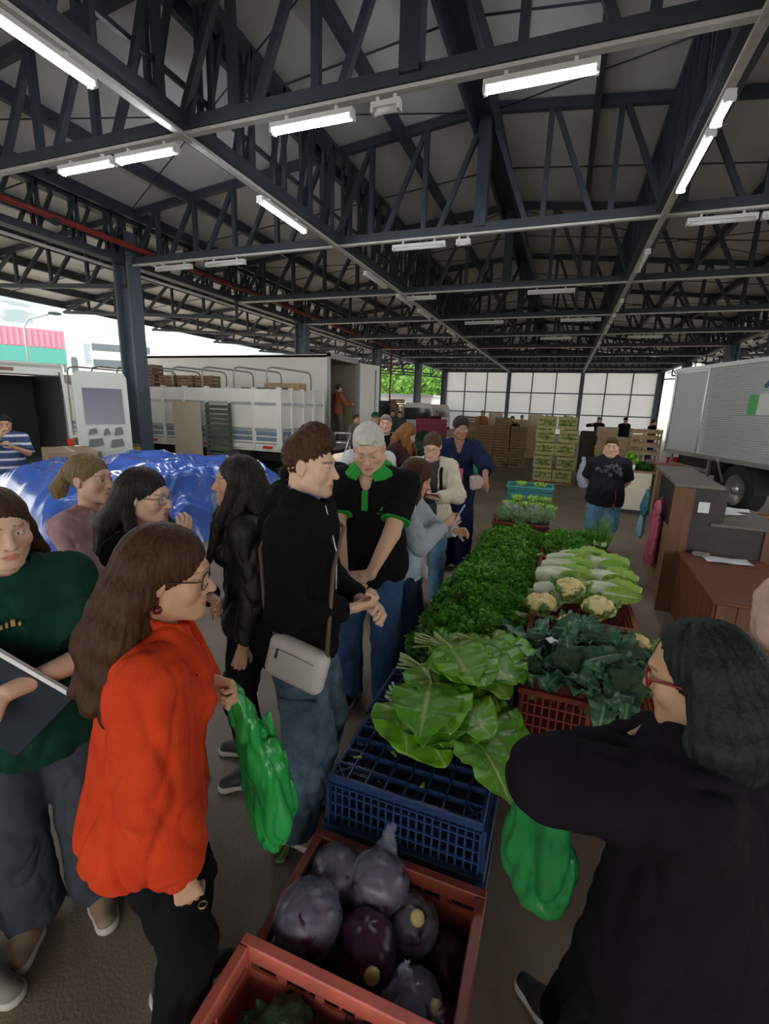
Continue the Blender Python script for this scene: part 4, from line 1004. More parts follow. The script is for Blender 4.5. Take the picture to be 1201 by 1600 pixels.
MB().box((.55, -.01, .72), (.72, .05, .80)).build('marker_light', mat('amber', (.6, .35, .08), .3), tr_); MB().box((-.06, .1, .7), (.0, .5, .88)).build('tail_light', RED_R, tr_)
wheel(tr_, (2.62, .16, .50), .50, .32, 'y', RIM, sgn=-1); wheel(tr_, (2.62, 2.0, .50), .50, .32, 'y', RIM)
m = MB(); m.grid(lambda u, v: (2.62 + .60 * math.cos(PI * u), -.04 + .5 * v, .5 + .58 * math.sin(PI * u)), 14, 2); m.build('mudguard', CHAS, tr_)
MB().bar((2.05, -.05, 1.05), (2.35, -.06, .62), .025).build('stay', RIM, tr_)
# distant vehicles on the left
def small_van(px, py, dist, c, label, glass=True):
    p = at(px, py, dist); e = empty('parked_van', (p[0], p[1], 0), math.atan2(p[1], p[0]) - PI / 2 + .25, label, 'van')
    m = MB(); m.prism([(-.95, .35), (.95, .35), (.97, 1.1), (.85, 1.9), (.70, 2.12), (-.70, 2.12), (-.85, 1.9), (-.97, 1.1)], 0, 4.6, 'y'); m.build('body', mat('van_' + label.split()[0], c, .4), e)
    if glass: MB().prism([(-.85, 1.2), (.85, 1.2), (.76, 1.85), (-.76, 1.85)], -.02, .02, 'y').build('rear_window', DGL, e)
    MB().box((-.95, -.06, .3), (.95, .05, .5)).build('bumper', CHAS, e)
    for x in (-.85, .85): MB().lathe([(.02, -.1), (.33, -.1), (.33, .1), (.02, .1)], (x, .9, .33), 18, 'x').build('wheel', RUB, e)
small_van(594, 640, 21, (.025, .035, .06), 'navy tall van standing beyond the open truck door')
small_van(617, 640, 37, (.22, .34, .5), 'pale blue van far beyond the navy van')
small_van(652, 645, 27, (.72, .72, .70), 'white van far back beside the tree filled opening')
small_van(684, 645, 36, (.55, .50, .42), 'beige van farthest back against the white sheet wall')
# ------------------------------------------------------------------ wooden counter on the right
BRW = mat('brown_wood', (.20, .085, .035), .5, var=.45, vscale=3, stretch=(6, 6, .7), bump=.15, bscale=30)
TANW = mat('tan_wood', (.30, .17, .085), .6, var=.35, vscale=3, stretch=(5, 5, .8), bump=.15, bscale=30)
REDW = mat('red_brown_planks', (.26, .085, .035), .45, var=.4, vscale=4, stretch=(5, 5, .6), bump=.15, bscale=30)
DKW = mat('dark_panel', (.035, .028, .028), .5, var=.35, vscale=6); GRT = mat('grey_counter_top', (.17, .15, .13), .4, var=.2); PAP = mat('paper', (.80, .82, .84), .7)
t = empty('sales_counter', (1.09, 5.05, 0), -.06, 'brown wooden sales counter with tall left end and grey top, right of the vegetable tables', 'counter')
m = MB(); m.box((0, 0, 0), (.06, 1.6, .12)); m.box((0, 0, .12), (.025, 1.6, .80)); m.box((0, 0, .8), (.05, .22, 1.24)); m.box((0, 1.3, .8), (.05, 1.6, 1.24)); m.build('left_panel', TANW, t)
MB().box((.01, .22, .80), (.03, 1.3, 1.2)).build('back_window', DKW, t)
MB().bevbox((-.03, -.02, 1.24), (.36, 1.66, 1.28), .008).build('top_slab', GRT, t)
MB().box((-.03, -.03, 0), (.14, .0, 1.24)).build('front_frame', BRW, t)
m = MB(); m.box((.14, -.005, .0), (.40, .02, 1.24)); m.box((.40, -.005, 0), (.80, .02, .905)); m.build('dark_front', DKW, t)
MB().bevbox((.30, -.04, .905), (.86, .95, .935), .006).build('counter_top', GRT, t)
MB().box((.72, -.03, 0), (.84, .02, .905)).box((.80, 0, 0), (.84, .9, .905)).build('right_post', BRW, t)
o = MB().box((1.27, 5.022, 1.02), (1.36, 5.026, 1.12)).build('white_notice', PAP); tag(o, 'small blank white notice pinned on the dark front of the counter', 'notice')
def sheet(c, rz, w, h, z, label, m=PAP, nm='paper_sheet'):
    o = MB().grid(lambda u, v: ((u - .5) * w, (v - .5) * h, .002 + .006 * math.sin(5 * u + 3 * v) ** 2), 6, 6).build(nm, m); o.location = (c[0], c[1], z); o.rotation_euler = (0, 0, rz); return tag(o, label, 'paper')
sheet((1.66, 5.62, 0), .3, .30, .22, .936, 'white paper lying open in the middle of the grey counter top'); sheet((1.80, 5.85, 0), -.2, .28, .22, .936, 'white paper farthest back on the grey counter top'); sheet((1.50, 5.5, 0), .6, .2, .26, .944, 'white paper beside the red slip on the grey counter top')
sheet((1.50, 5.27, 0), .2, .14, .06, .936, 'red slip at the front edge of the grey counter top', mat('red_slip', (.5, .08, .03), .6), 'paper_slip')
e = empty('napkin_box', (1.58, 5.85, .936), .3, 'small pale blue box behind the papers on the counter', 'box'); MB().bevbox((-.1, -.06, 0), (.1, .06, .09), .01).build('carton', mat('pale_blue_card', (.25, .50, .58), .6), e); MB().box((-.06, -.03, .09), (.06, .03, .094)).build('opening', PAP, e)
t = empty('low_counter', (1.15, 3.75, 0), -.03, 'low red brown planked counter with flat top in front of the sales counter', 'counter')
m = MB()
for i in range(9): m.box((0, i * .142, .03), (.02, i * .142 + .138, .60))
m.box((.01, 0, .0), (.03, 1.26, .60)); m.build('side_planks', REDW, t)
m = MB()
for i in range(5): m.box((.02 + i * .126, -.01, .03), (.02 + i * .126 + .122, .01, .60))
m.build('front_planks', BRW, t); MB().box((.62, .0, 0), (.64, 1.26, .6)).build('right_side', BRW, t)
MB().bevbox((-.02, -.03, .60), (.66, 1.265, .63), .006).build('top', mat('red_brown_top', (.21, .075, .04), .35, var=.35, vscale=3, stretch=(.8, 5, 5)), t)
sheet((1.52, 4.85, 0), .05, .36, .18, .632, 'white sheet lying alone on the low red brown counter')
f = Field((1.2, 4.75, .6), (1.5, 5.05, .72), .012); f.cone((1.28, 4.93, .64), (1.40, 4.96, .64), .03, .025, .02); f.ell((1.33, 4.90, .645), (.05, .03, .02), .02); f.cut((0, 0, .632), (0, 0, -1)); o = person_mesh(f, mat('grey_rag', (.22, .20, .17), .9), 'cloth_rag', None, amp=.012, fr=20); tag(o, 'crumpled grey rag at the back of the low counter', 'rag')
# bags hanging on the counter's left panel
def hang_bag(y0, y1, z0, z1, x, m, label, nm='hanging_bag'):
    F = Field((x - .16, y0 - .1, z0 - .08), (x + .10, y1 + .1, z1 + .1), .010); yc = (y0 + y1) / 2
    F.cone((x - .05, yc, z0 + .07), (x - .045, yc, z1 - .12), (y1 - y0) * .45, (y1 - y0) * .36, .03, q=.3, front=(1, 0, 0)); F.cone((x - .04, yc, z1 - .14), (x - .01, yc + .02, z1), .05, .018, .03)
    e = empty(nm, (x, yc, z0), 0, label, 'bag'); V, Fq = F.nets(); V = ridge(V, vnormals(V, Fq), .02, 9, (1, 1, .35), 2); V[:, 0] = np.minimum(V[:, 0], x - .002); V -= np.array([x, yc, z0]); link('pouch', mesh_np('pouch', V, Fq), m, e)
    MB().tube([(-.004, 0.02, z1 - z0 - .02), (-.03, .02, z1 - z0 + .03), (-.004, .03, z1 - z0 + .05)], .006, 6).build('handle', m, e)
hang_bag(6.28, 6.60, .72, 1.0, 1.12, mat('teal_cloth', (.06, .22, .28), .7), 'teal cloth bag hanging on the left panel of the counter'); hang_bag(6.30, 6.58, .42, .70, 1.10, mat('light_blue_cloth', (.25, .48, .55), .7), 'light blue bag hanging below the teal bag')
hang_bag(5.52, 5.90, .34, .98, 1.12, mat('pink_cloth', (.50, .10, .16), .6), 'long pink bag hanging on the left panel of the counter')
# cream stall behind the man
t = empty('cream_counter', (1.20, 10.0, 0), -.02, 'cream fronted counter behind the man in the dark printed shirt', 'counter')
MB().box((0, 0, .08), (.50, .03, .80)).box((0, .03, .08), (.03, .9, .80)).build('front_panel', mat('cream_laminate', (.58, .52, .42), .5), t); MB().box((0, 0, .80), (.55, .95, .84)).build('top', TANW, t); MB().box((.03, .03, 0), (.5, .9, .08)).build('plinth', DKW, t)
e = empty('tan_cupboard', (1.74, 9.9, 0), 0, 'tan wooden cupboard between the cream counter and the sales counter', 'cupboard'); MB().box((0, 0, 0), (.45, .5, .95)).build('body', TANW, e); MB().box((-.02, -.02, .95), (.47, .52, .98)).build('top', mat('red_edge', (.35, .08, .05), .6), e); MB().box((.03, -.012, .1), (.42, .0, .9)).build('door', BRW, e)
def greens(name, loc, n, size, radii, cols, label, cat, seed, group=None, kind=None, mat_=None):
    V, F, C = leafball(np.random.RandomState(seed), n, size, np.zeros(3), np.array(radii), cols); V[:, 2] = np.maximum(V[:, 2], -radii[2] * .55)
    me = mesh_np(name, V, F, False); tint(me, C); o = link(name, me, mat_ or LEAFM); o.location = (loc[0], loc[1], loc[2] + radii[2] * .56); return tag(o, label, cat, group, kind)
BRIGHT = [(.20, .48, .05), (.30, .58, .10), (.14, .36, .04)]; DARKG = [(.030, .12, .015), (.045, .17, .02), (.02, .08, .012)]
PARS = [(.075, .25, .02), (.13, .36, .035), (.045, .16, .016), (.19, .45, .06)]
greens('lettuce_bunch', (1.33, 10.3, .84), 420, .06, (.16, .2, .20), BRIGHT, 'bright green leafy bunch standing on the cream counter', 'greens', 21); greens('herb_bunch', (1.55, 10.25, .84), 400, .05, (.16, .2, .10), DARKG, 'dark green herb bunch at the right end of the cream counter', 'greens', 22)
e = empty('white_cup', (1.36, 10.05, .84), 0, 'white cup in front of the bright bunch on the cream counter', 'cup'); MB().lathe([(.03, 0), (.045, .1), (.04, .1), (.028, .01)], n=14).build('cup', PAP, e)
# red brown wooden things behind the counter
t = empty('bench', (2.5, 8.3, 0), -.3, 'pale wooden slatted bench behind the counter below the aluminium truck', 'bench'); m = MB()
for i in range(4): m.box((0, i * .09, .46), (.8, i * .09 + .07, .50))
m.build('seat', WOODL, t)
for x in (.05, .68): MB().box((x, .03, 0), (x + .06, .09, .46)).box((x, .25, 0), (x + .06, .31, .46)).build('leg', WOODL, t)
# ------------------------------------------------------------------ plastic crates
def plastic(name, c, **k): return mat(name, c, .42, var=.25, vscale=6, bump=.08, bscale=120, **k)
RBR = plastic('red_brown_plastic', (.20, .035, .018)); PNK2 = plastic('faded_red_plastic', (.66, .15, .11)); BLU = plastic('dark_blue_plastic', (.018, .045, .13)); TEALP = plastic('teal_plastic', (.05, .34, .36)); MAR = plastic('dark_red_plastic', (.22, .045, .025))
def pcrate_mesh(name, L=.60, D=.40, H=.31, nx=18, ny=12, nz=5, solid=False):
    m = MB(); t = .012; r = .022
    for x0, x1, y0, y1 in ((-r, L + r, -r, t), (-r, L + r, D - t, D + r), (-r, t, t, D - t), (L - t, L + r, t, D - t)): m.bevbox((x0, y0, H - .028), (x1, y1, H), .004)
    if solid:
        for axis, ln, o in (('x', L, 0), ('x', L, D - .008), ('y', D, 0), ('y', D, L - .008)):
            def bb(a, b, z0, z1):
                if axis == 'x': m.box((a, o, z0), (b, o + .008, z1))
                else: m.box((o, a, z0), (o + .008, b, z1))
            bb(0, ln, 0, H - .085); bb(0, ln, H - .06, H - .02); q = 5 if axis == 'x' else 3
            for i in range(q + 1): c = ln * i / q; bb(max(0, c - .014), min(ln, c + .014), H - .086, H - .059)
        for i in range(1, 6): m.box((L * i / 6 - .005, -.012, .0), (L * i / 6 + .005, 0, H - .02)); m.box((L * i / 6 - .005, D, 0), (L * i / 6 + .005, D + .012, H - .02))
    else:
        for i in range(nx + 1):
            x = L * i / nx; w = .010 if i in (0, nx, nx // 2) else .004
            for y in (0, D - .008): m.box((x - w, y, 0), (x + w, y + .008, H - .02))
        for i in range(ny + 1):
            y = D * i / ny; w = .010 if i in (0, ny) else .004
            for x in (0, L - .008): m.box((x, y - w, 0), (x + .008, y + w, H - .02))
        for k in range(nz + 1):
            z = (H - .03) * k / nz
            for y in (-.003, D - .008): m.box((0, y, z), (L, y + .011, z + .009))
            for x in (-.003, L - .008): m.box((x, 0, z), (x + .011, D, z + .009))
    m.box((0, 0, 0), (L, D, .008)); return m.mesh(name)
PC = {}
def pcrate(kind, m, loc, rz, label, group=None):
    key = (kind, m.name)
    if key not in PC:
        PC[key] = pcrate_mesh('plastic_crate', solid=(kind == 'solid')); PC[key].materials.append(m)
    o = link('plastic_crate', PC[key]); o.location = loc; o.rotation_euler = (0, 0, rz); return tag(o, label, 'crate', group)
# blue crates standing upside down under the leaf greens: their ribbed bases form the table
def blue_base(nm):
    m = MB(); L, D = .60, .40
    for x0, x1, y0, y1 in ((0, L, 0, .016), (0, L, D - .016, D), (0, .016, .016, D - .016), (L - .016, L, .016, D - .016)): m.bevbox((x0, y0, .215), (x1, y1, .25), .004)
    for i in range(1, 8): m.box((L * i / 8 - .003, .01, .224), (L * i / 8 + .003, D - .01, .248))
    for i in range(1, 5): m.box((.01, D * i / 5 - .003, .224), (L - .01, D * i / 5 + .003, .248))
    for a, b in (((0, 0), (L / 8, D / 5)), ((L, 0), (L * 7 / 8, D / 5)), ((0, D), (L / 8, D * 4 / 5)), ((L, D), (L * 7 / 8, D * 4 / 5))): m.bar((*a, .236), (*b, .236), .005, .02); m.bar((a[0], b[1], .236), (b[0], a[1], .236), .005, .02)
    return m
PLT = MB(); L_, D_ = .60, .40
for i in range(41): PLT.box((L_ * i / 40 - .0045, .01, .205), (L_ * i / 40 + .0045, D_ - .01, .212))
for i in range(28): PLT.box((.01, D_ * i / 27 - .0045, .2055), (L_ - .01, D_ * i / 27 + .0045, .2125))
PLTM = PLT.mesh('perforated_base'); PLTM.materials.append(BLU)
WLL = MB()
for i in range(21):
    x = L_ * i / 20; w = .012 if i in (0, 20) else .004
    for y in (.002, D_ - .010): WLL.box((x - w, y, .03), (x + w, y + .008, .22))
for i in range(15):
    y = D_ * i / 14; w = .012 if i in (0, 14) else .004
    for x in (.002, L_ - .010): WLL.box((x, y - w, .03), (x + .008, y + w, .22))
for z in (.07, .12, .17): WLL.box((0, 0, z), (L_, .010, z + .008)).box((0, D_ - .01, z), (L_, D_, z + .008)).box((0, 0, z), (.01, D_, z + .008)).box((L_ - .01, 0, z), (L_, D_, z + .008))
WLLM = WLL.mesh('wall_ribs'); WLLM.materials.append(BLU)
TOPM = blue_base('x').mesh('base_grid'); TOPM.materials.append(BLU)
RIMM = MB().bevbox((-.02, -.02, 0), (L_ + .02, .012, .035), .005).bevbox((-.02, D_ - .012, 0), (L_ + .02, D_ + .02, .035), .005).bevbox((-.02, .012, 0), (.012, D_ - .012, .035), .005).bevbox((L_ - .012, .012, 0), (L_ + .02, D_ - .012, .035), .005).mesh('rim'); RIMM.materials.append(BLU)
def blue_crate(loc, rz, label, group=None):
    e = empty('blue_crate', loc, rz, label, 'crate', group)
    for nm, me in (('base_grid', TOPM), ('perforated_base', PLTM), ('wall_ribs', WLLM), ('rim', RIMM)): link(nm, me, None, e)
    return e
BG = 'blue crates under the leaf greens'
blue_crate((-.705, 1.385, .25), .0, 'dark blue upturned crate in front of the collard greens, its ribbed base bare on top'); blue_crate((-.705, 1.385, 0), .0, 'dark blue upturned crate on the floor under the bare topped blue crate')
for i in range(8):
    for z in (0, .25): blue_crate((-.72 + .012 * i + .01 * (i % 2), 1.83 + .43 * i, z), .0, 'dark blue upturned crate hidden under the piles of leaf greens', BG)
for i in range(6):
    for z in (0, .312): pcrate('lattice', RBR, (-.045, 2.10 + .445 * i, z), .0, 'red brown lattice crate in the double row under the cabbages and broccoli', 'red brown crates of the right table')
pcrate('solid', MAR, (-.69, .90, 0), .0, 'dark red crate of wrapped red cabbages in front of the blue crates'); PKC = pcrate('solid', PNK2, (-.70, .465, .05), .0, 'faded red crate at the bottom edge of the photo with green heads inside')
PKC['label'] = 'faded red crate of green heads, nearest crate to the camera'
for z in (0, .312): pcrate('lattice', RBR, (-.63, 5.45, z), .06, ('lower' if z == 0 else 'upper') + ' red brown crate of the small stack carrying bagged greens beyond the parsley')
for z in (0, .312): pcrate('lattice', RBR, (-.62, 5.92, z), .06, ('lower' if z == 0 else 'upper') + ' red brown crate under the pale lettuces')
for z, w_ in ((0, 'lowest'), (.31, 'middle'), (.55, 'topmost')): pcrate('solid', TEALP, (-.62, 6.75, z), .05, w_ + ' teal plastic crate of the stack behind the pale lettuces')
pcrate('lattice', MAR, (3.0, 8.9, 0), .2, 'dark red lattice crate behind the counter near the truck wheel'); pcrate('lattice', MAR, (2.55, 7.3, 0), -.1, 'dark red lattice crate right of the counter, lower one'); pcrate('lattice', MAR, (2.55, 7.3, .312), -.1, 'dark red lattice crate right of the counter, upper one')
# ------------------------------------------------------------------ vegetables
def leaf_mesh(L, W, wave, droop, c, rib, seed, nu=18, nv=22, cup=.15, lobes=0.0, rough=0.0, tipw=.5, name='leaf'):
    """one leaf along +y from its stem end, pale midrib and side veins in its own colour"""
    u, v = np.meshgrid(np.linspace(-1, 1, nu + 1), np.linspace(0, 1, nv + 1)); u = u.ravel(); v = v.ravel(); r = np.random.RandomState(int(seed * 10))
    w = np.sin(PI * np.clip(v, 0, 1) ** tipw) ** .62 * W / 2; w = np.maximum(w, .004)
    if lobes: w = w * (1 + lobes * np.sin(v * 22 + seed)) * np.where(v < .35, .55 + v * 1.3, 1)
    x = u * w; y = L * (v + .04 * np.cos(u * 2) - .04); a = np.abs(u)
    z = cup * W * (a ** 1.6) * .5 + wave * a ** 2 * np.sin(v * 19 + np.sign(u) * 1.3 + seed) + wave * .5 * a * np.sin(v * 37 + seed * 2 + u)
    side = np.abs(np.sin((v * 8.5 - a * 1.5) * PI)); z = z - .10 * wave * (1 - side) * (a > .06) + .02 * wave
    z = z + rough * perlin(np.stack([x * 40, y * 40, np.full_like(x, seed)], 1)); th = droop * v; zz = z * np.cos(th) - L * (1 - np.cos(th)) / droop if abs(droop) > 1e-3 else z
    yy = y if abs(droop) < 1e-3 else L * np.sin(th) / droop + z * np.sin(th)
    V = np.stack([x, yy, zz], 1); idx = np.arange((nu + 1) * (nv + 1)).reshape(nv + 1, nu + 1); F = np.stack([idx[:-1, :-1].ravel(), idx[:-1, 1:].ravel(), idx[1:, 1:].ravel(), idx[1:, :-1].ravel()], 1)
    m = np.clip(1 - a * w / (.010 * (1.15 - v)), 0, 1); mv = np.clip((.22 - side) / .22, 0, 1) * (1 - a) * .75 * (v > .05)
    t = np.maximum(m, mv)[:, None]; C = np.array(c) * (1 + .25 * perlin(V * 18)[:, None]); C = C * (1 - t) + np.array(rib) * t
    return V, F, np.clip(C, 0, 1)
def put(V, rot, loc): return V @ np.array(rot).T + np.array(loc)
def R3(yaw, pitch=0, roll=0): return np.array((Matrix.Rotation(yaw, 3, 'Z') @ Matrix.Rotation(pitch, 3, 'X') @ Matrix.Rotation(roll, 3, 'Y')))
COLL = mat_attr('collard_leaf', rough=.33, transl=.22, spec=.5, bump=.1, bscale=60)
BROL = mat_attr('broccoli_leaf', rough=.42, transl=.1, spec=.45)
def solid_leaf(name, V, F, C, m, par, th=.0016):
    me = mesh_np(name, V, F); tint(me, C); o = link(name, me, m, par); md = o.modifiers.new('thick', 'SOLIDIFY'); md.thickness = th; md.offset = 0; return o
STEM = mat('pale_stem', (.42, .55, .25), .5)
def collard_bunch(loc, yaw, n, seed, label, L=.33, W=.31, spread=1.25, lift=.18, group=None, roll=0.0):
    e = empty('collard_bunch', loc, yaw, label, 'greens', group); r = random.Random(seed); st = MB()
    for i in range(n):
        a = (i / max(1, n - 1) - .5) * spread + r.uniform(-.08, .08); l = L * r.uniform(.85, 1.1); h = .012 * i + .01
        V, F, C = leaf_mesh(l, W * r.uniform(.85, 1.1), .0095, r.uniform(.35, .8), (.15 * r.uniform(.75, 1.25), .40 * r.uniform(.8, 1.15), .024), (.42, .58, .18), seed * 10 + i, rough=.007, cup=.04, tipw=.72)
        V = put(V, R3(-a, lift * r.uniform(.3, 1.2) + .02, r.uniform(-.22, .22) + roll), (.05 * math.sin(a), .10 * math.cos(a), h))
        solid_leaf('leaf', V, F, C, COLL, e)
        st.tube([(.05 * math.sin(a) * 1.2, .12 * math.cos(a), h + .004), (.012 * r.uniform(-1, 1), 0, h + .004), (-.03 * math.sin(a) + r.uniform(-.02, .02), -.05, h + r.uniform(0, .01))], [.004, .006, .007], 6)
    st.build('stems', STEM, e); return e
CB = [((-.60, 1.86, .53), -2.05, 6, 'collard bunch with its leaves spread over the bare blue crate at the left front'), ((-.46, 1.93, .62), -2.45, 6, 'collard bunch in the middle front of the leafy pile'),
      ((-.30, 1.96, .58), -2.75, 5, 'collard bunch at the right front of the leafy pile behind the big hanging leaf'), ((-.60, 2.04, .60), -1.75, 6, 'collard bunch behind the left front bunch with pale cut stems at its left'), ((-.46, 2.12, .70), -2.0, 6, 'collard bunch topmost in the collard pile'),
      ((-.58, 2.26, .62), -1.5, 6, 'collard bunch at the back left of the collard pile beside the parsley'), ((-.36, 2.30, .64), -1.7, 6, 'collard bunch at the back right of the collard pile beside the broccoli leaves')]
for i, (l, yw, n, lb) in enumerate(CB):
    if n == 1: continue
    collard_bunch(l, yw, n, 30 + i, lb)
e = empty('collard_leaf', (-.235, 1.70, .605), -2.28, 'largest single collard leaf hanging over the right front corner of the blue crate', 'leaf')
V, F, C = leaf_mesh(.32, .30, .012, .75, (.14, .38, .03), (.55, .70, .30), 77, tipw=.72, nu=30, nv=34, rough=.006, cup=.05); solid_leaf('leaf_blade', put(V, R3(0, .10, -.30), (0, 0, 0)), F, C, COLL, e); MB().tube([(0, .02, 0), (0, -.04, .01), (.0, -.10, .0)], [.005, .006, .007], 6).build('stem', STEM, e)
# parsley and other herb bunches
def herb_mesh(seed, n, rad, hgt, cols, s=.020):
    r = np.random.RandomState(seed); Vs = []; Cs = []
    ph = r.uniform(0, 2 * PI, n); q = np.sqrt(r.uniform(0, 1, n)); h = hgt * np.sqrt(np.maximum(0, 1 - q ** 2)) * r.uniform(.45, 1.05, n)
    P = np.stack([rad[0] * q * np.cos(ph), rad[1] * q * np.sin(ph), h], 1); P += .35 * rad[0] * perlin(P * 14)[:, None] * np.array([1, 1, .8]); P[:, 2] = np.maximum(P[:, 2], .004)
    up = nrm([0, 0, 1]); Nn = P / np.array([*rad, hgt]) + r.randn(n, 3) * .55; Nn /= np.linalg.norm(Nn, axis=1)[:, None]
    T = np.cross(Nn, r.randn(n, 3)); T /= np.linalg.norm(T, axis=1)[:, None]; B = np.cross(Nn, T); ss = s * r.uniform(.6, 1.35, n); cc = np.array(cols)[r.randint(0, len(cols), n)] * r.uniform(.75, 1.25, n)[:, None]
    for k, (an, f) in enumerate(((0, 1.0), (1.05, .8), (-1.05, .8))):   # three lobes to a leaflet
        d = T * math.cos(an) + B * math.sin(an); w = np.cross(Nn, d); sc_ = (ss * f)[:, None]
        Vs.append(np.stack([P, P + d * sc_ * .7 + w * sc_ * .42 + Nn * sc_ * .15, P + d * sc_ * 1.5, P + d * sc_ * .7 - w * sc_ * .42 + Nn * sc_ * .15], 1).reshape(-1, 3)); Cs.append(np.repeat(cc, 4, 0))
    V = np.concatenate(Vs); return V, np.arange(len(V)).reshape(-1, 4), np.concatenate(Cs)
HM = []
for k in range(4):
    V, F, C = herb_mesh(k, 760, (.17, .15), .16, PARS if k % 2 == 0 else [(.09, .29, .03), (.06, .22, .022), (.16, .42, .06)]); me = mesh_np('herb_leaves', V, F, False); tint(me, C); me.materials.append(LEAFM); HM.append(me)
rs = random.Random(4); hs_m = MB()
for i in range(16): hs_m.tube([(rs.uniform(-.05, .05), -.10, .02), (rs.uniform(-.03, .03), -.16, .02), (rs.uniform(-.05, .05), -.23, rs.uniform(.0, .03))], .003, 5)
HST = hs_m.mesh('stems'); HST.materials.append(STEM)
def herb(loc, rz, k, label, group, sc_=1.0, stems=True):
    e = empty('parsley_bunch', loc, rz, label, 'herbs', group); e.scale = (sc_, sc_, sc_); link('leaves', HM[k], None, e)
    if stems: link('stems', HST, None, e)
PG = 'parsley bunches on the left table'
for j in range(9):
    for i in range(3):
        x = -.60 + .20 * i + .012 * j + rs.uniform(-.03, .03); y = 2.48 + .31 * j + rs.uniform(-.04, .04)
        herb((x, y, .505 + (.05 if i == 1 else .0)), rs.uniform(1.1, 2.0), rs.randint(0, 3), 'dark green leafy herb bunch in the long pile on the left table', PG, rs.uniform(.92, 1.12))
for j in range(6):
    for i in range(2):
        herb((-.50 + .22 * i + .015 * j + rs.uniform(-.03, .03), 2.6 + .42 * j, .60), rs.uniform(1, 2), rs.randint(0, 3), 'dark green leafy herb bunch in the long pile on the left table', PG, rs.uniform(.85, 1.0))
for i, (x, y) in enumerate(((.12, 4.78), (.30, 4.85), (.02, 4.62), (.22, 4.62))): herb((x, y, .63), .5 * i, i % 4, 'green herb bunch at the far end of the right table beside the chives', 'herb bunches beside the chives', .85)
e = empty('chive_bunch', (.46, 4.72, .625), 0, 'upright bunch of long green chives at the far right corner of the table', 'herbs'); m = MB()
for i in range(95):
    a, q = rs.uniform(0, 2 * PI), rs.uniform(0, .06); b, l = rs.uniform(0, 2 * PI), rs.uniform(.18, .34); o_ = rs.uniform(.02, .10)
    m.tube([(q * math.cos(a), q * math.sin(a), 0), (q * math.cos(a) * 1.4 + o_ * .3 * math.cos(b), q * math.sin(a) * 1.4 + o_ * .3 * math.sin(b), l * .6), (q * math.cos(a) * 1.6 + o_ * math.cos(b), q * math.sin(a) * 1.6 + o_ * math.sin(b), l)], [.004, .0035, .001], 4)
m.build('blades', mat('chive_green', (.08, .27, .03), .45, var=.4, vscale=20), e); MB().lathe([(.062, 0), (.066, .02), (.062, .04)], (0, 0, .05), 14).build('tie', STEM, e)
# napa cabbages
def napa(loc, yaw, seed, label, L=.36, r0=.076, group=None, pitch=0.0):
    e = empty('napa_cabbage', loc, yaw, label, 'cabbage', group); nu, nv = 48, 40
    u, v = np.meshgrid(np.arange(nu) / nu * 2 * PI, np.linspace(0, 1, nv)); u = u.ravel(); v = v.ravel()
    rad = r0 * np.sin(PI * np.clip(.10 + .88 * v, 0, 1) ** .85) ** .55; rad = rad * (1 + .06 * np.cos(5 * u + seed + 1.2 * v) + .05 * (v ** 1.5) * np.sin(11 * u + 9 * v + seed)) + .006 * v * perlin(np.stack([np.cos(u) * 5, np.sin(u) * 5, v * 9 + seed], 1)) * 2
    V = np.stack([rad * np.cos(u), L * v, rad * np.sin(u) * .92 + r0 * .85], 1); F = []
    idx = np.arange(nu * nv).reshape(nv, nu); F = np.stack([idx[:-1].ravel(), np.roll(idx[:-1], -1, 1).ravel(), np.roll(idx[1:], -1, 1).ravel(), idx[1:].ravel()], 1)
    rb = np.clip(.5 + .5 * np.cos(5 * u + seed + 1.2 * v), 0, 1); t = np.clip(v * 1.5 - .75 + (1 - rb) * .42, 0, 1)[:, None]; ve = (np.abs(np.sin(u * 13 + v * 5)) < .22)[:, None] * .35
    C = np.array((.74, .78, .58)) * (1 - t) + np.array((.40, .58, .16)) * t; C = C * (1 - ve) + np.array((.62, .72, .40)) * ve
    me = mesh_np('head', V, F[:, ::-1]); tint(me, C); link('head', me, COLL, e); MB().lathe([(.002, -.006), (.034, -.004), (.036, .02)], (0, 0, r0 * .85), 14, 'y').build('cut_base', mat('cut_stem', (.66, .62, .42), .6), e)
    for k in range(0, 3, 2):
        V, F2, C2 = leaf_mesh(L * .62, .11, .008, .15, (.36, .58, .12), (.70, .76, .55), seed * 5 + k, cup=.7, rough=.004, tipw=.8); solid_leaf('outer_leaf', put(V, R3(0, .03, (k - 1) * 1.2), (math.sin((k - 1) * 1.2) * r0 * .96, .15, r0 * .85 + math.cos((k - 1) * 1.2) * r0 * .95 - .004)), F2, C2, COLL, e)
NG = [((.0, 3.86, .66), -1.45, 'napa cabbage farthest left in the back layer, base to the left'), ((-.03, 3.66, .66), -1.5, 'napa cabbage with white base in the middle of the left row'), ((-.06, 3.44, .67), -1.55, 'napa cabbage with white base nearest in the left row'), ((-.06, 3.22, .63), -1.5, 'napa cabbage mostly hidden behind the left cauliflower'),
      ((.23, 3.86, .67), -1.62, 'napa cabbage at the back right with spread green leaf tips'), ((.25, 3.60, .65), -1.75, 'napa cabbage at the right with pale ribs below the back one'), ((.24, 3.36, .64), -1.7, 'napa cabbage at the right edge of the crate behind a cauliflower'), ((.10, 4.08, .64), -1.5, 'napa cabbage at the very back next to the herb bunches')]
for i, (l, yw, lb) in enumerate(NG): napa(l, yw, i * 1.7, lb)
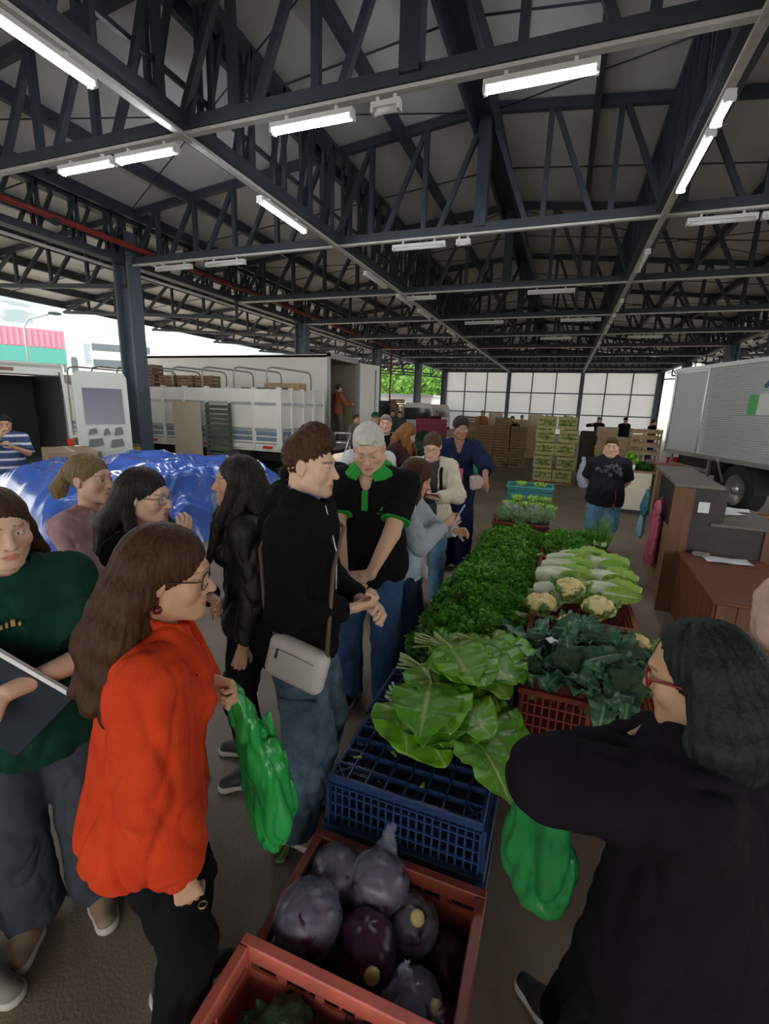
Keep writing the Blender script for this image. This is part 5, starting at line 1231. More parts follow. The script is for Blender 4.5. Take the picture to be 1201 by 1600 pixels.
# cauliflowers
CAUL = mat('cauliflower_curd', (.86, .72, .36), .7, var=.25, vscale=20, bump=.6, bscale=110, c2=(.72, .56, .22))
def cauli(loc, r, seed, label, yaw=0.0, leaves=5):
    e = empty('cauliflower', loc, yaw, label, 'cauliflower'); F = Field((-.14, -.14, -.08), (.14, .14, .16), .005); rr_ = np.random.RandomState(seed)
    F.ell((0, 0, r * .3), (r * .82, r * .82, r * .66), .01)
    for i in range(46):
        ct = rr_.uniform(-.05, 1); ph = i * 2.399; st = math.sqrt(max(0, 1 - ct * ct)); q = r * rr_.uniform(.20, .30); F.ell((r * .86 * st * math.cos(ph), r * .86 * st * math.sin(ph), r * .3 + r * .66 * ct), (q, q, q), .006)
    V, Q = F.nets(); N = vnormals(V, Q); V = V + N * (.003 * perlin(V * 95) + .002 * perlin(V * 190))[:, None]; link('curd', mesh_np('curd', V, Q), CAUL, e)
    MB().tube([(0, 0, r * .0), (0, 0, -r * .5)], [r * .5, r * .3], 10).build('stalk', STEM, e)
    for k in range(leaves):
        a = 2 * PI * k / leaves + seed; V, F2, C2 = leaf_mesh(r * 1.8, r * 1.0, .010, -.9, (.16, .30, .08), (.48, .60, .32), seed * 7 + k, cup=.3, rough=.004)
        solid_leaf('leaf', put(V, R3(a, .35, 0), (-math.sin(a) * r * .35, math.cos(a) * r * .35, -r * .22)), F2, C2, COLL, e)
cauli((.00, 2.93, .68), .088, 3, 'cauliflower at the left front, round and cream coloured', .3); cauli((.165, 3.12, .735), .090, 5, 'cauliflower topmost in the middle with brown flecks', 1.2); cauli((.33, 2.98, .69), .090, 8, 'cauliflower at the right in front of the napa cabbages', 2.0); cauli((.17, 2.72, .66), .078, 11, 'cauliflower half hidden by broad leaves above the broccoli', .8); cauli((.52, 2.72, .625), .070, 15, 'cauliflower at the right rim of the crate')
# broccoli with leaves
BROH = mat('broccoli_head', (.035, .085, .035), .8, var=.4, vscale=40, bump=.9, bscale=260)
def broc(loc, r, yaw, seed, label, pitch=0.0, nl=5, LL=.24, WW=.13):
    e = empty('broccoli', loc, yaw, label, 'broccoli'); e.rotation_euler = (pitch, 0, yaw); F = Field((-.12, -.12, -.06), (.12, .12, .12), .006); rr_ = np.random.RandomState(seed); F.ell((0, 0, .015), (r * .9, r * .9, r * .55), .01)
    for i in range(24):
        ct = rr_.uniform(.0, 1); ph = i * 2.399; st = math.sqrt(1 - ct * ct); q = r * rr_.uniform(.24, .34); F.ell((r * .78 * st * math.cos(ph), r * .78 * st * math.sin(ph), .015 + r * .5 * ct), (q, q, q), .008)
    V, Q = F.nets(); N = vnormals(V, Q); V = V + N * (.0035 * perlin(V * 130))[:, None]; link('head', mesh_np('head', V, Q), BROH, e)
    MB().tube([(0, 0, .0), (.01, .0, -.06), (.02, 0, -.13)], [.025, .018, .02], 8).build('stalk', mat('broccoli_stalk', (.20, .32, .12), .5), e); rq = random.Random(seed)
    for k in range(nl):
        a = 2 * PI * k / nl + rq.uniform(-.4, .4); V, F2, C2 = leaf_mesh(LL * rq.uniform(.75, 1.15), WW * rq.uniform(.8, 1.2), .013, rq.uniform(.4, 1.3), np.array((.030, .095, .050)) * rq.uniform(.75, 1.9), (.24, .36, .18), seed * 9 + k, cup=.25, lobes=.10, rough=.006)
        solid_leaf('leaf', put(V, R3(a, rq.uniform(.3, .8), rq.uniform(-.5, .5)), (-math.sin(a) * r * .3, math.cos(a) * r * .3, -.015)), F2, C2, BROL, e)
BQ = [((-.0, 2.42, .67), .07, 'broccoli with long dark leaves at the back left beside the parsley'), ((.14, 2.50, .68), .07, 'broccoli below the half hidden cauliflower'), ((.30, 2.55, .69), .075, 'broccoli with broad pale leaf behind the right front head'), ((.46, 2.50, .67), .07, 'broccoli at the back right rim of the crate'),
      ((-.02, 2.20, .65), .07, 'broccoli at the left front corner over the red brown crate'), ((.15, 2.26, .69), .085, 'broccoli with big dark head in the middle front'), ((.40, 2.20, .69), .095, 'broccoli with the largest dark head at the right front'), ((.52, 2.32, .66), .07, 'broccoli at the right front rim with rounded pale edged leaves'), ((.27, 2.16, .65), .06, 'broccoli with a pale leaf hanging over the front crate wall')]
for i, (l, r, lb) in enumerate(BQ): broc(l, r, i * 1.1, 40 + i, lb, pitch=.25 if i > 3 else 0.0, nl=6)
e = empty('cauliflower_leaf', (.33, 2.14, .665), 2.9, 'pale blue green leaf lying over the front edge of the broccoli crate', 'leaf'); V, F, C = leaf_mesh(.24, .14, .012, .9, (.10, .20, .11), (.40, .55, .30), 5, lobes=.12, cup=.1); solid_leaf('leaf_blade', V, F, C, BROL, e)
o = MB().grid(lambda u, v: ((u - .5) * .06, (v - .5) * .04, .004 + .012 * math.sin(7 * u + 2) * math.sin(5 * v + 1)), 8, 6).build('paper_scrap', PAP); o.location = (.07, 2.36, .755); tag(o, 'crumpled white paper scrap among the broccoli leaves', 'scrap')
# bagged greens and lettuces on the far stack
FILM = mat('clear_film', (.8, .9, .85), .12, alpha=.10, spec=.9, bump=.5, bscale=35)
def film(o_name, loc, radii, par=None, amp=.02, fr=9, m=None, seed=0, res=.012, neck=True):
    F = Field(-np.array(radii) - .05, np.array(radii) * (1, 1, 1.3) + .06, res); F.ell((0, 0, 0), radii, .01)
    if neck: F.cone((0, radii[1] * .6, radii[2] * .6), (0, radii[1] * 1.1, radii[2] * 1.15), min(radii) * .35, min(radii) * .18, .03)
    V, Q = F.nets(); V = ridge(V, vnormals(V, Q), amp, fr, (1, 1, 1), seed); me = mesh_np(o_name, V + np.array(loc), Q); return link(o_name, me, m or FILM, par)
for i, (x, y) in enumerate(((-.52, 5.58), (-.36, 5.55), (-.20, 5.58), (-.07, 5.66), (-.44, 5.78), (-.20, 5.82))):
    e = empty('bagged_greens', (x, y, .63), .4 * i, 'clear plastic bag of small green leaves on the red brown crate beyond the parsley', 'bag', 'bagged greens on the far crate'); V, F, C = leafball(np.random.RandomState(60 + i), 260, .028, np.array([0, 0, .07]), np.array([.10, .11, .075]), [(.08, .24, .05), (.14, .34, .09), (.22, .42, .16)]); me = mesh_np('leaves', V, F, False); tint(me, C); link('leaves', me, LEAFM, e); film('film', (0, 0, .075), (.115, .125, .085), e, seed=i)
def lettuce(loc, seed, label, group, c=(.34, .58, .08), r=.11):
    e = empty('lettuce', loc, seed, label, 'lettuce', group)
    for k in range(11):
        a = k * 2.399; t = k / 10; V, F, C = leaf_mesh(r * (1.5 - .3 * t), r * 1.25, .014, -1.2 + .5 * t, np.array(c) * (1.1 - .25 * (1 - t)), (.62, .72, .40), seed * 13 + k, nu=10, nv=10, cup=.4, rough=.01)
        solid_leaf('leaf', put(V, R3(a, .25 + .75 * t, 0), (0, 0, .02)), F, C, COLL, e)
for i, (x, y) in enumerate(((-.52, 6.02), (-.34, 6.05), (-.16, 6.05), (-.02, 6.0), (-.44, 6.22), (-.24, 6.25), (-.08, 6.22))): lettuce((x, y, .63 + (.05 if i > 3 else 0)), i + 1, 'pale green lettuce between the bagged greens and the teal crate', 'lettuces on the far crates')
for i, (x, y) in enumerate(((-.45, 6.95), (-.2, 6.95))): lettuce((x, y, .76), 20 + i, 'pale green lettuce inside the topmost teal crate', 'lettuces in the teal crate')
# wrapped red cabbages
REDC = mat('red_cabbage', (.065, .010, .045), .32, var=.5, vscale=7, c2=(.025, .006, .025), spec=.6); WRAP = mat('wrap_film', (.6, .65, .85), .12, alpha=.15, spec=.9, bump=.7, bscale=26); CUT = mat('cut_stem_yellow', (.72, .60, .24), .6)
def redcab(loc, r, seed, label, stem=None, wrap=True):
    e = empty('red_cabbage', loc, 0, label, 'cabbage'); F = Field((-r * 1.3,) * 3, (r * 1.3,) * 3, .008); F.ell((0, 0, 0), (r, r * .97, r * .92), .01); V, Q = F.nets(); th = np.arctan2(V[:, 1], V[:, 0]); V = V * (1 + .025 * np.sin(th * 5 + V[:, 2] * 18 + seed))[:, None]; link('head', mesh_np('head', V, Q), REDC, e)
    if stem is not None:
        d = nrm(stem); MB().tube([d * r * .9, d * r * 1.06], [.026, .022], 10).build('cut_stem', CUT, e)
    if wrap: film('film', (0, 0, 0), (r * 1.07, r * 1.07, r * 1.02), e, amp=.012, fr=9, m=WRAP, seed=seed, res=.008, neck=seed == 6)
RC = [((-.595, 1.03, .285), .105, 'wrapped red cabbage at the left front of the crate, its film bunched up', None), ((-.585, 1.225, .25), .095, 'wrapped red cabbage at the back left corner of the crate', None), ((-.43, 1.235, .27), .100, 'wrapped red cabbage at the back with a pointed tuft of film', None), ((-.405, 1.06, .235), .100, 'bare dark red cabbage in the middle with pale yellow cut stem', (.5, -.75, .2)),
      ((-.30, 1.20, .20), .085, 'red cabbage right of the middle one with yellow cut stem up', (.35, -.3, .85)), ((-.24, 1.02, .13), .095, 'wrapped red cabbage low in the middle right of the crate', (.8, 0, .5)), ((-.28, .995, .27), .06, 'x', None), ((-.16, 1.00, .11), .085, 'red cabbage at the lower right of the crate in shade', None), ((-.48, 1.10, .10), .095, 'red cabbage at the bottom left under the others', None), ((-.17, 1.2, .10), .09, 'red cabbage at the far right bottom of the crate', None)]
for i, (l, r, lb, st) in enumerate(RC):
    if lb != 'x': redcab(l, r, i * 3, lb, st, wrap='bare' not in lb and 'shade' not in lb and 'bottom' not in lb)
e = empty('film_tuft', (-.27, .985, .245), .5, 'crumpled clear film standing up from the red cabbages at the crate front', 'film'); F = Field((-.08, -.08, -.06), (.08, .08, .16), .006); F.cone((0, 0, -.02), (.02, 0, .10), .05, .012, .02, q=.5, front=(0, 1, 0)); person_mesh(F, WRAP, 'film', e, amp=.02, fr=14)
# green heads in the nearest crate
for i, (x, y, r) in enumerate(((-.60, .64, .085), (-.42, .66, .095), (-.24, .64, .085), (-.52, .78, .07), (-.32, .79, .07))):
    lb = ['green broccoli head at the left of the nearest crate', 'dark green broccoli head in the middle of the nearest crate', 'green broccoli head at the right of the nearest crate', 'green broccoli head at the back left of the nearest crate', 'green broccoli head at the back right of the nearest crate'][i]
    broc((x, y, .25), r, i, 70 + i, lb, nl=4, LL=.12, WW=.09)
# fallen leaves on the floor
for i, (x, y) in enumerate(((-.93, 1.35), (-1.02, .62), (-1.28, .48))):
    e = empty('fallen_leaf', (x, y, .012), i * 2.0, ['fallen green leaf on the floor beside the dark shoes', 'bit of green leaf on the floor at the bottom edge', 'small green leaf on the floor near the pale shoe'][i], 'leaf'); V, F, C = leaf_mesh(.10, .07, .008, .2, (.14, .26, .05), (.35, .45, .2), i + 90, nu=8, nv=8); solid_leaf('leaf_blade', V, F, C, COLL, e)
for i, (x, y) in enumerate(((-.35, 1.46), (-.62, 1.52), (-.52, 1.60))):
    e = empty('leaf_scrap', (x, y, .498), i * 2.0, 'small leaf scrap lying in the bare grid of the blue crate', 'leaf', 'leaf scraps on the blue crate'); V, F, C = leaf_mesh(.035, .018, .003, .2, (.25, .42, .08), (.4, .5, .2), i + 95, nu=6, nv=6); solid_leaf('leaf_blade', V, F, C, COLL, e)
# ------------------------------------------------------------------ stacks of wooden crates in the middle of the hall
CR3 = crate_mesh(.46, .36, .33, 3, 'wooden_crate'); CR3.materials.append(WOODG)
GS = 'greenish crates of leafy greens in the tall stack'
LEAFB = mat_attr('pale_leaf', rough=.6, transl=.15)
for k in range(5):
    for i in range(2):
        x = -.60 + .525 * i + (.05 if k % 2 else -.02) * (1 if i else -.3); y = 13.2 + .02 * k; z = .06 + .345 * k
        crate(CR3, (x, y, z), rs.uniform(-.04, .04), 'greenish wooden crate of leafy greens in the tall two wide stack', GS)
        V, F, C = leafball(np.random.RandomState(k * 2 + i), 420, .05, np.array([.23, .18, .17]), np.array([.24, .19, .18]), [(.22, .30, .08), (.13, .22, .06), (.34, .38, .14), (.30, .36, .12)]); V[:, 0] = np.clip(V[:, 0], .005, .455); V[:, 1] = np.clip(V[:, 1], -.004, .355); V[:, 2] = np.maximum(V[:, 2], .015); V[:, 1] = V[:, 1] - .05 * (V[:, 1] < .12)
        me = mesh_np('leafy_greens', V, F, False); tint(me, C); o = link('leafy_greens', me, LEAFB); o.location = (x, y, z + .0); tag(o, 'leafy greens packed in a crate of the tall stack', 'greens', 'leafy greens in the tall stack', 'stuff')
e = empty('pallet', (-.66, 13.1, 0), 0, 'low wooden pallet under the tall stack of leafy crates', 'pallet'); m = MB()
for i in range(5): m.box((i * .24, 0, .04), (i * .24 + .12, .7, .06))
for y in (0, .32, .6): m.box((0, y, 0), (1.08, y + .08, .04))
m.build('boards', WOOD, e)
SG = [('brown crates stacked beyond the woman in navy', -3.15, 16.2, 4, 6, CR1, 'brown wooden crate in the wide stack beyond the woman in navy'), ('pale crates stacked farther back', -2.9, 20.2, 4, 7, CR2, 'pale wooden crate in the farther stack left of the hand cart'), ('pale crates stacked on the right', .95, 14.2, 2, 6, CR2, 'pale wooden crate stacked behind the man in the dark printed shirt'), ('crates by the far tall heap', -6.9, 19.2, 1, 9, CR1, 'wooden crate in the dark narrow stack before the tree filled opening')]
for g_, x0, y0, nx, nz, me, lb in SG:
    hh = .275 if me is CR1 else .255
    for i in range(nx):
        for k in range(nz - rs.randint(0, 1)):
            for r in range(1): crate(me, (x0 + i * .53 + rs.uniform(-.02, .02), y0 + r * .4 + rs.uniform(-.02, .02), k * hh), rs.uniform(-.03, .03), lb, g_)
e = empty('pallet_rack', (1.75, 14.0, 0), 0, 'tall open wooden rack at the left end of the aluminium truck', 'rack'); m = MB()
for z in (.25, .55, .85, 1.05, 1.25, 1.40): m.box((0, 0, z), (.72, .03, z + .10)); m.box((0, .5, z), (.72, .53, z + .10))
for x in (0, .34, .68): m.box((x, .03, 0), (x + .04, .07, 1.52)); m.box((x, .47, 0), (x + .04, .5, 1.52))
m.build('slats', WOODL, e)
o = None; F = Field((.40, 12.6, 0), (.95, 13.2, .9), .02); F.ell((.66, 12.9, .32), (.16, .16, .33), .03); F.cone((.62, 12.9, .5), (.6, 12.9, .75), .10, .05, .04); F.cut((0, 0, .003), (0, 0, -1)); o = person_mesh(F, mat('white_sack', (.55, .60, .72), .5), 'plastic_sack', None, amp=.05, fr=7); tag(o, 'pale plastic sack on the floor right of the tall leafy stack', 'sack')
e = empty('white_drum', (-1.15, 23.2, 0), 0, 'white plastic drum far back in the middle of the hall', 'drum'); MB().lathe([(.26, 0), (.29, .05), (.29, 1.05), (.25, 1.1), (.05, 1.1)], n=20).build('barrel', PAP, e)
e = empty('dark_shelf', (.55, 15.2, 0), 0, 'dark loaded cupboard behind the man in the dark printed shirt', 'cupboard'); MB().bevbox((0, 0, .1), (.48, .5, 1.35), .04).build('body', mat('dark_brown_load', (.07, .04, .03), .7, var=.5), e); MB().box((-.03, -.02, 0), (.52, .5, .1)).build('base', WOODL, e)
e = empty('hand_cart', (-1.75, 16.3, 0), .2, 'red brown sack truck standing in the middle of the hall with a stack of crates', 'cart'); m = MB()
for x in (0, .42): m.tube([(x, 0, .12), (x, .05, 1.25), (x + (.05 if x == 0 else -.05), .10, 1.45), (.21, .12, 1.5)], .025, 7)
for z in (.35, .65, .95): m.tube([(0, .03, z), (.42, .03, z)], .02, 6)
m.build('frame', mat('rusty_frame', (.16, .07, .05), .6), e); MB().box((-.02, -.25, .1), (.44, .05, .13)).build('toe_plate', CHAS, e)
for x in (-.05, .47): MB().lathe([(.02, -.03), (.12, -.03), (.12, .03), (.02, .03)], (x, .08, .12), 16, 'x').build('wheel', RUB, e)
e = empty('folding_frame', (-4.35, 8.3, 0), .3, 'white metal folding frame leaning behind the white haired man', 'frame'); m = MB()
m.tube([(-.28, 0, 0), (.18, .25, 1.35)], .025, 6); m.tube([(.12, 0, 0), (.50, .25, 1.35)], .025, 6)
for q in (.25, .55, .85, .99): m.tube([(-.28 + .46 * q, .25 * q, 1.35 * q), (.12 + .38 * q, .25 * q, 1.35 * q)], .022, 6)
m.build('tubes', RIM, e)
o = None; F = Field((-6.2, 13.2, 0), (-3.0, 16.4, 1.4), .04); F.ell((-4.3, 14.9, .55), (.9, .9, .55), .1); F.ell((-3.8, 15.1, .5), (.6, .6, .48), .1); F.cut((0, 0, .005), (0, 0, -1)); o = person_mesh(F, mat('dark_green_sheet', (.015, .05, .03), .6), 'covered_heap', None, amp=.10, fr=3); tag(o, 'dark green covered heap behind the woman in brown', 'heap')
e = empty('red_crate_stand', (-5.55, 18.5, 0), .1, 'dark pink board stand in front of the far white van', 'stand'); MB().box((0, 0, .5), (1.25, .05, 1.45)).build('board', mat('crimson_board', (.25, .02, .06), .6), e); MB().box((.05, 0, 0), (.12, .05, .5)).box((1.12, 0, 0), (1.2, .05, .5)).build('leg', WOOD, e)
# ------------------------------------------------------------------ the people
HBLK = hairmat('black', (.012, .010, .010), (.030, .024, .020)); HDBR = hairmat('dark_brown', (.034, .013, .007), (.070, .030, .014)); HBRN = hairmat('brown', (.05, .026, .014), (.10, .055, .03)); HGRY = hairmat('grey_white', (.50, .48, .44), (.66, .64, .60)); HBLO = hairmat('dark_blond', (.13, .09, .045), (.24, .17, .09)); HRED = hairmat('auburn', (.12, .045, .015), (.24, .10, .03)); HSLT = hairmat('dark_grey', (.010, .013, .013), (.019, .024, .023)); HSH = hairmat('short_grey', (.16, .14, .12), (.28, .25, .22))
DEN = cloth('blue_denim', (.045, .10, .20), c2=(.03, .065, .14)); DEND = cloth('dark_denim', (.014, .030, .070)); DENL = cloth('pale_denim', (.17, .30, .46), c2=(.10, .20, .34)); DENG = cloth('grey_denim', (.050, .058, .072)); DENC = cloth('washed_denim', (.10, .15, .20), c2=(.05, .08, .12))
BLK = cloth('black', (.0065, .0065, .008)); BLK2 = cloth('soft_black', (.0085, .0065, .010)); NAVY = cloth('navy', (.012, .018, .055)); RED = cloth('red_orange', (.62, .055, .016), c2=(.52, .042, .012)); GRN = cloth('bottle_green', (.008, .045, .030)); PNK = cloth('dusty_pink', (.56, .34, .36)); CRM = cloth('cream', (.62, .55, .44)); LGR = cloth('light_grey', (.36, .40, .45)); DGR = cloth('dark_grey', (.055, .058, .065)); WHT = cloth('white', (.62, .66, .68)); GRY = cloth('grey', (.26, .26, .29)); MRN = cloth('dark_maroon', (.055, .022, .024)); ORG = cloth('faded_orange', (.38, .12, .06)); KHA = cloth('grey_brown', (.16, .13, .11)); PGRN = cloth('polo_green', (.03, .30, .05), fold=0); JGRN = cloth('jade_green', (.02, .26, .13)); TSHB = cloth('faded_black', (.022, .020, .030))
SBLK = mat('black_shoe', (.02, .02, .022), .6); STAN = mat('tan_shoe', (.22, .15, .10), .7); SGRY = mat('grey_shoe', (.20, .18, .16), .7); SWH = mat('white_shoe', (.60, .59, .56), .6); SOL = mat('pale_sole', (.50, .46, .42), .7); SKHA = mat('khaki_shoe', (.30, .27, .18), .7); LAC = mat('lace_white', (.5, .48, .45), .8)
FBLK = mat('black_frame', (.015, .012, .012), .3); FRED = mat('red_frame', (.20, .015, .012), .3); FSIL = mat('silver_frame', (.6, .6, .6), .25, metal=.8)
SK1 = (.62, .37, .26); SK2 = (.55, .31, .20); SK3 = (.66, .42, .31); SK4 = (.34, .18, .11)
def sh(m, sole=SOL, lace=LAC, sz=1.0): return dict(m=m, sole=sole, lace=lace, sz=sz)
def collar(root, g, m, name='collar', r=.072, h=.05, open_=35, up=.0, wide=.028):
    F = Field(g.N - .2, g.N + .2, .005)
    for i in range(14):
        a0, a1 = [math.radians(-180 + open_ + (360 - 2 * open_) * (i + j) / 14) for j in (0, 1)]
        f3 = lambda a, hh, rr: g.N + g.rt * math.sin(a + PI) * rr - g.f * (-math.cos(a + PI) * rr * 1.02 - .018) * 1 + g.u * (hh + .02 * -math.cos(a + PI))
        A = lambda a: g.N + g.rt * math.sin(a) * r * g.s - g.f * math.cos(a) * r * g.s + g.f * .018 + g.u * (.018 + .018 * math.cos(a) + up) * g.s
        B = lambda a: g.N + g.rt * math.sin(a) * (r + wide) * g.s - g.f * math.cos(a) * (r + wide * .8) * g.s + g.f * .018 + g.u * (-.022 + .018 * math.cos(a) + up) * g.s
        [F.cone(A(a0) * (1 - q) + B(a0) * q, A(a1) * (1 - q) + B(a1) * q, .009, .009, .008) for q in np.linspace(0, 1, 3 + int(wide * 90))]
    return person_mesh(F, m, name, root)
def cuff(root, g, k, t0, t1, r, m, name='cuff', upper=True):
    a, b = (g.S[k], g.E[k]) if upper else (g.E[k], g.Wr[k]); p0, p1 = a + (b - a) * t0, a + (b - a) * t1
    F = Field(np.minimum(p0, p1) - r - .04, np.maximum(p0, p1) + r + .04, .005); F.cone(p0, p1, r, r, .004, capb=True, capa=True); return person_mesh(F, m, name, root)
def bag(name, pts, radii, q, front, m, label, handles=None, cat='bag', amp=.03, fr=7, res=.008, flat=None):
    """a hanging bag: pts/radii down its length"""
    P = np.array(pts); lo, hi = P.min(0) - max(radii) - .06, P.max(0) + max(radii) + .06; F = Field(lo, hi, res)
    for i in range(len(pts) - 1): F.cone(pts[i], pts[i + 1], radii[i], radii[i + 1], .03, q=q, front=front)
    base = np.array([P[-1][0], P[-1][1], lo[2]]); e = empty(name, base, 0, label, cat); V, Fq = F.nets(); V = ridge(V, vnormals(V, Fq), amp, fr, (1.3, 1.3, .35), 4); link('pouch', mesh_np('pouch', V - base, Fq), m, e)
    if handles:
        for h in handles: MB().tube([np.array(v) - base for v in h[0]], h[1], 8).build('handle', m, e)
    return e
GBAG = mat('green_bag_plastic', (.03, .42, .09), .22, var=.25, vscale=4, spec=.7, alpha=.88)
# 1 the woman in the red blouse
p = dict(res=0, H=1.575, fem=True, w=1.02, skin=SK2, hyaw=-6, hpitch=4, lean=8, glasses=dict(m=FBLK, size=(.026, .021)), fat=1.08, jaw=.98, neckw=1.08,
         hair=dict(style='long', m=HDBR, len=.30, vol=1.05, wrap=90, amp=.005, wave=.006, tuck=True, locks=[([(.05, -.06, -.06), (.085, -.03, -.17), (.10, .05, -.24), (.08, .10, -.235)], [.028, .026, .018, .008])]),
         tops=[dict(name='blouse', m=RED, e=.032, puff=.026, hem=.10, neck=.066, vee=.02, drape=.02, amp=.013, fr=6, seed=2)], bottom=dict(m=BLK, r=(.090, .068, .075)), shoes=sh(SBLK),
         armL=dict(w=(-.06, .11, 1.15), pole=(-.9, -.7, -.5), d=(.35, .85, -.25), n=(.6, -.5, -.4), curls=[.85, .9, .9, .95], thumb=.7), armR=dict(w=(.19, .05, .70), pole=(.7, -.8, 0), d=(.05, .2, -1), n=(-1, .1, 0), curl=.55))
r1, g1 = person('person', (-.90, .80), (.76, .65), p, 'woman in a bright red blouse with long dark hair, holding a green bag')
for q in (1,):
    T = HF(None, g1).T; m = MB(); m.lathe([(.001, -.011), (.008, -.008), (.011, 0), (.008, .008), (.001, .011)], T((.080, -.006, -.066)), 14); m.tube([T((.079, -.006, -.034)), T((.080, -.006, -.056))], .0018, 5); m.build('earring', mat('dark_red_bead', (.10, .01, .015), .2), r1)
cuff(r1, g1, 'R', .84, 1.0, .048, cloth('smocked_red', (.50, .07, .02), fold=0, bump=.9, bscale=160), 'cuff', False)
collar(r1, g1, RED, r=.070, up=.01)
MB().lathe([(.0098, -.003), (.0112, 0), (.0098, .003)], g1.Wr['R'] + np.array([.0, .045, -.125]), 12, cap=False).build('ring', mat('gold', (.7, .5, .2), .3, metal=.9), r1)
hw = wpt(r1, g1.Wr['L'] + np.array([.01, .075, -.03]))
bag('plastic_bag', [hw + (.005, .0, -.02), hw + (.02, .03, -.13), hw + (.045, .06, -.27), hw + (.06, .08, -.43), hw + (.05, .08, -.52)], [.018, .055, .10, .125, .085], .5, (.5, .8, 0), GBAG, 'green plastic shopping bag hanging from the hand of the woman in red',
    [([hw + (0, 0, -.13), hw + (-.012, -.01, -.02), hw + (.0, .0, .012), hw + (.02, .012, -.02), hw + (.03, .03, -.14)], .009), ([hw + (.04, .05, -.17), hw + (.075, .06, -.11), hw + (.085, .07, -.20)], .012)], amp=.022, fr=8)
# 2 the woman in the dark green shirt at the left edge
p = dict(res=0, H=1.60, fem=True, w=1.08, side=4, skin=SK3, hyaw=22, hpitch=6, lean=3, gaze=(.55, .83, -.1), fat=1.08, hair=dict(style='long', m=HDBR, len=.26, vol=1.0, wrap=95, tuck=True), tops=[dict(name='tee_shirt', m=GRN, e=.030, sleeve='short', slen=.78, drape=.03, hem=.14, amp=.010)], bottom=dict(m=DENG, r=(.095, .085, .095)), shoes=sh(STAN, SOL),
         armL=dict(w=(.02, .27, 1.10), pole=(-1, -.1, -.35), d=(.7, .35, -.25), n=(.1, -.6, -.8), curl=.45), armR=dict(w=(.20, .25, 1.08), pole=(.8, -.6, -.3), curl=.5))
r2, g2 = person('person', (-1.55, .90), (.80, -.62), p, 'woman in a dark green shirt at the left edge, looking sideways above a folder')
c = g2.C + g2.f * .150 + g2.u * .09
m = MB()
for i in range(7): m.cbox(c + g2.rt * (.06 - .015 * i) + g2.u * (.003 * (i % 3)), (.006 + .004 * (i % 2), .012, .010 + .004 * (i % 3)))
m.build('chest_print', mat('gold_print', (.42, .30, .07), .6), r2)
A_, B_, D_ = np.array([-1.375, .735, 1.195]), np.array([-1.245, .825, 1.045]), nrm([-.55, -.35, -1.0]); c_ = (A_ + B_) / 2; ux = nrm(B_ - A_); uy = nrm(D_ - ux * (D_ @ ux)); uz = np.cross(ux, uy); hl = np.linalg.norm(B_ - A_) / 2
e = empty('folder', c_, 0, 'dark blue folder with white edge held by the woman in dark green', 'folder'); e.matrix_world = Matrix((ux, uy, uz)).transposed().to_4x4(); e.location = c_
MB().bevbox((-hl - .10, .002, -.008), (hl, .24, .008), .003).build('cover', mat('dark_blue_cover', (.012, .022, .035), .45), e); MB().box((-hl - .10, -.008, -.007), (hl, .004, .007)).build('page_edge', PAP, e)
# 3 pink top with fair ponytail
p = dict(res=0, H=1.60, fem=True, skin=SK3, hpitch=-2, hair=dict(style='pony', m=HBLO, len=.14), tops=[dict(name='sweater', m=PNK, e=.026, drape=.02)], bottom=dict(m=DENG), shoes=sh(SWH), armR=dict(w=(.02, .30, 1.10), pole=(.8, -.6, -.4), curl=.6), armL=dict(w=(.0, .30, 1.05), pole=(-.8, -.5, -.4), curl=.5))
r3, g3 = person('person', (-2.10, 1.58), (.95, .22), p, 'woman in a dusty pink top with fair ponytail before the blue tarp')
w = wpt(r3, g3.Wr['R'] + np.array([0, .06, .05])); e = empty('pen', w, .4, 'white pen held by the woman in the pink top', 'pen'); MB().tube([(-.075, .0, .0), (.05, 0, .008)], .0045, 8).build('barrel', PAP, e); MB().tube([(.05, 0, .008), (.075, 0, .0095)], [.0045, .001], 8).build('tip', FBLK, e)
# 4 dark haired woman with glasses, hand to her mouth
p = dict(res=0, H=1.59, fem=True, skin=SK3, hair=dict(style='long', m=HBLK, len=.22, vol=1.0, wrap=76, amp=.004), glasses=dict(m=FBLK, size=(.025, .02), r=.0013), tops=[dict(name='blouse', m=BLK, e=.028)], bottom=dict(m=BLK), shoes=sh(SBLK), hpitch=4,
         armR=dict(w=(.10, .20, 1.32), pole=(.5, .3, -1), d=(-.25, .25, .9), n=(-.6, -.75, 0), curl=.4), armL=dict(w=(-.02, .28, 1.05), pole=(-.8, -.5, -.4)))
r4, g4 = person('person', (-1.62, 1.44), (.94, .30), p, 'woman with black hair and thin glasses holding a hand to her mouth')
m = MB(); m.tube([g4.N + g4.rt * .10 - g4.f * .07 - g4.u * .02, g4.N + g4.rt * .105 + g4.f * .0 + g4.u * .012, g4.S['R'] * .6 + g4.C * .4 + g4.f * .12 + g4.rt * .01, g4.W + g4.rt * .12 + g4.f * .13], .010, 6)
e = empty('tote_bag', (r4.location[0], r4.location[1], 0), r4.rotation_euler.z, 'cream cloth bag with thin strap worn by the woman with thin glasses', 'bag'); m.build('strap', CRM, e)
F = Field((.05, -.15, .70), (.42, .25, 1.12), .010); F.rbox((.235, .05, .90), (.035, .14, .15), .03); V, Q = F.nets(); V = ridge(V, vnormals(V, Q), .014, 9); link('pouch', mesh_np('pouch', V, Q), CRM, e)
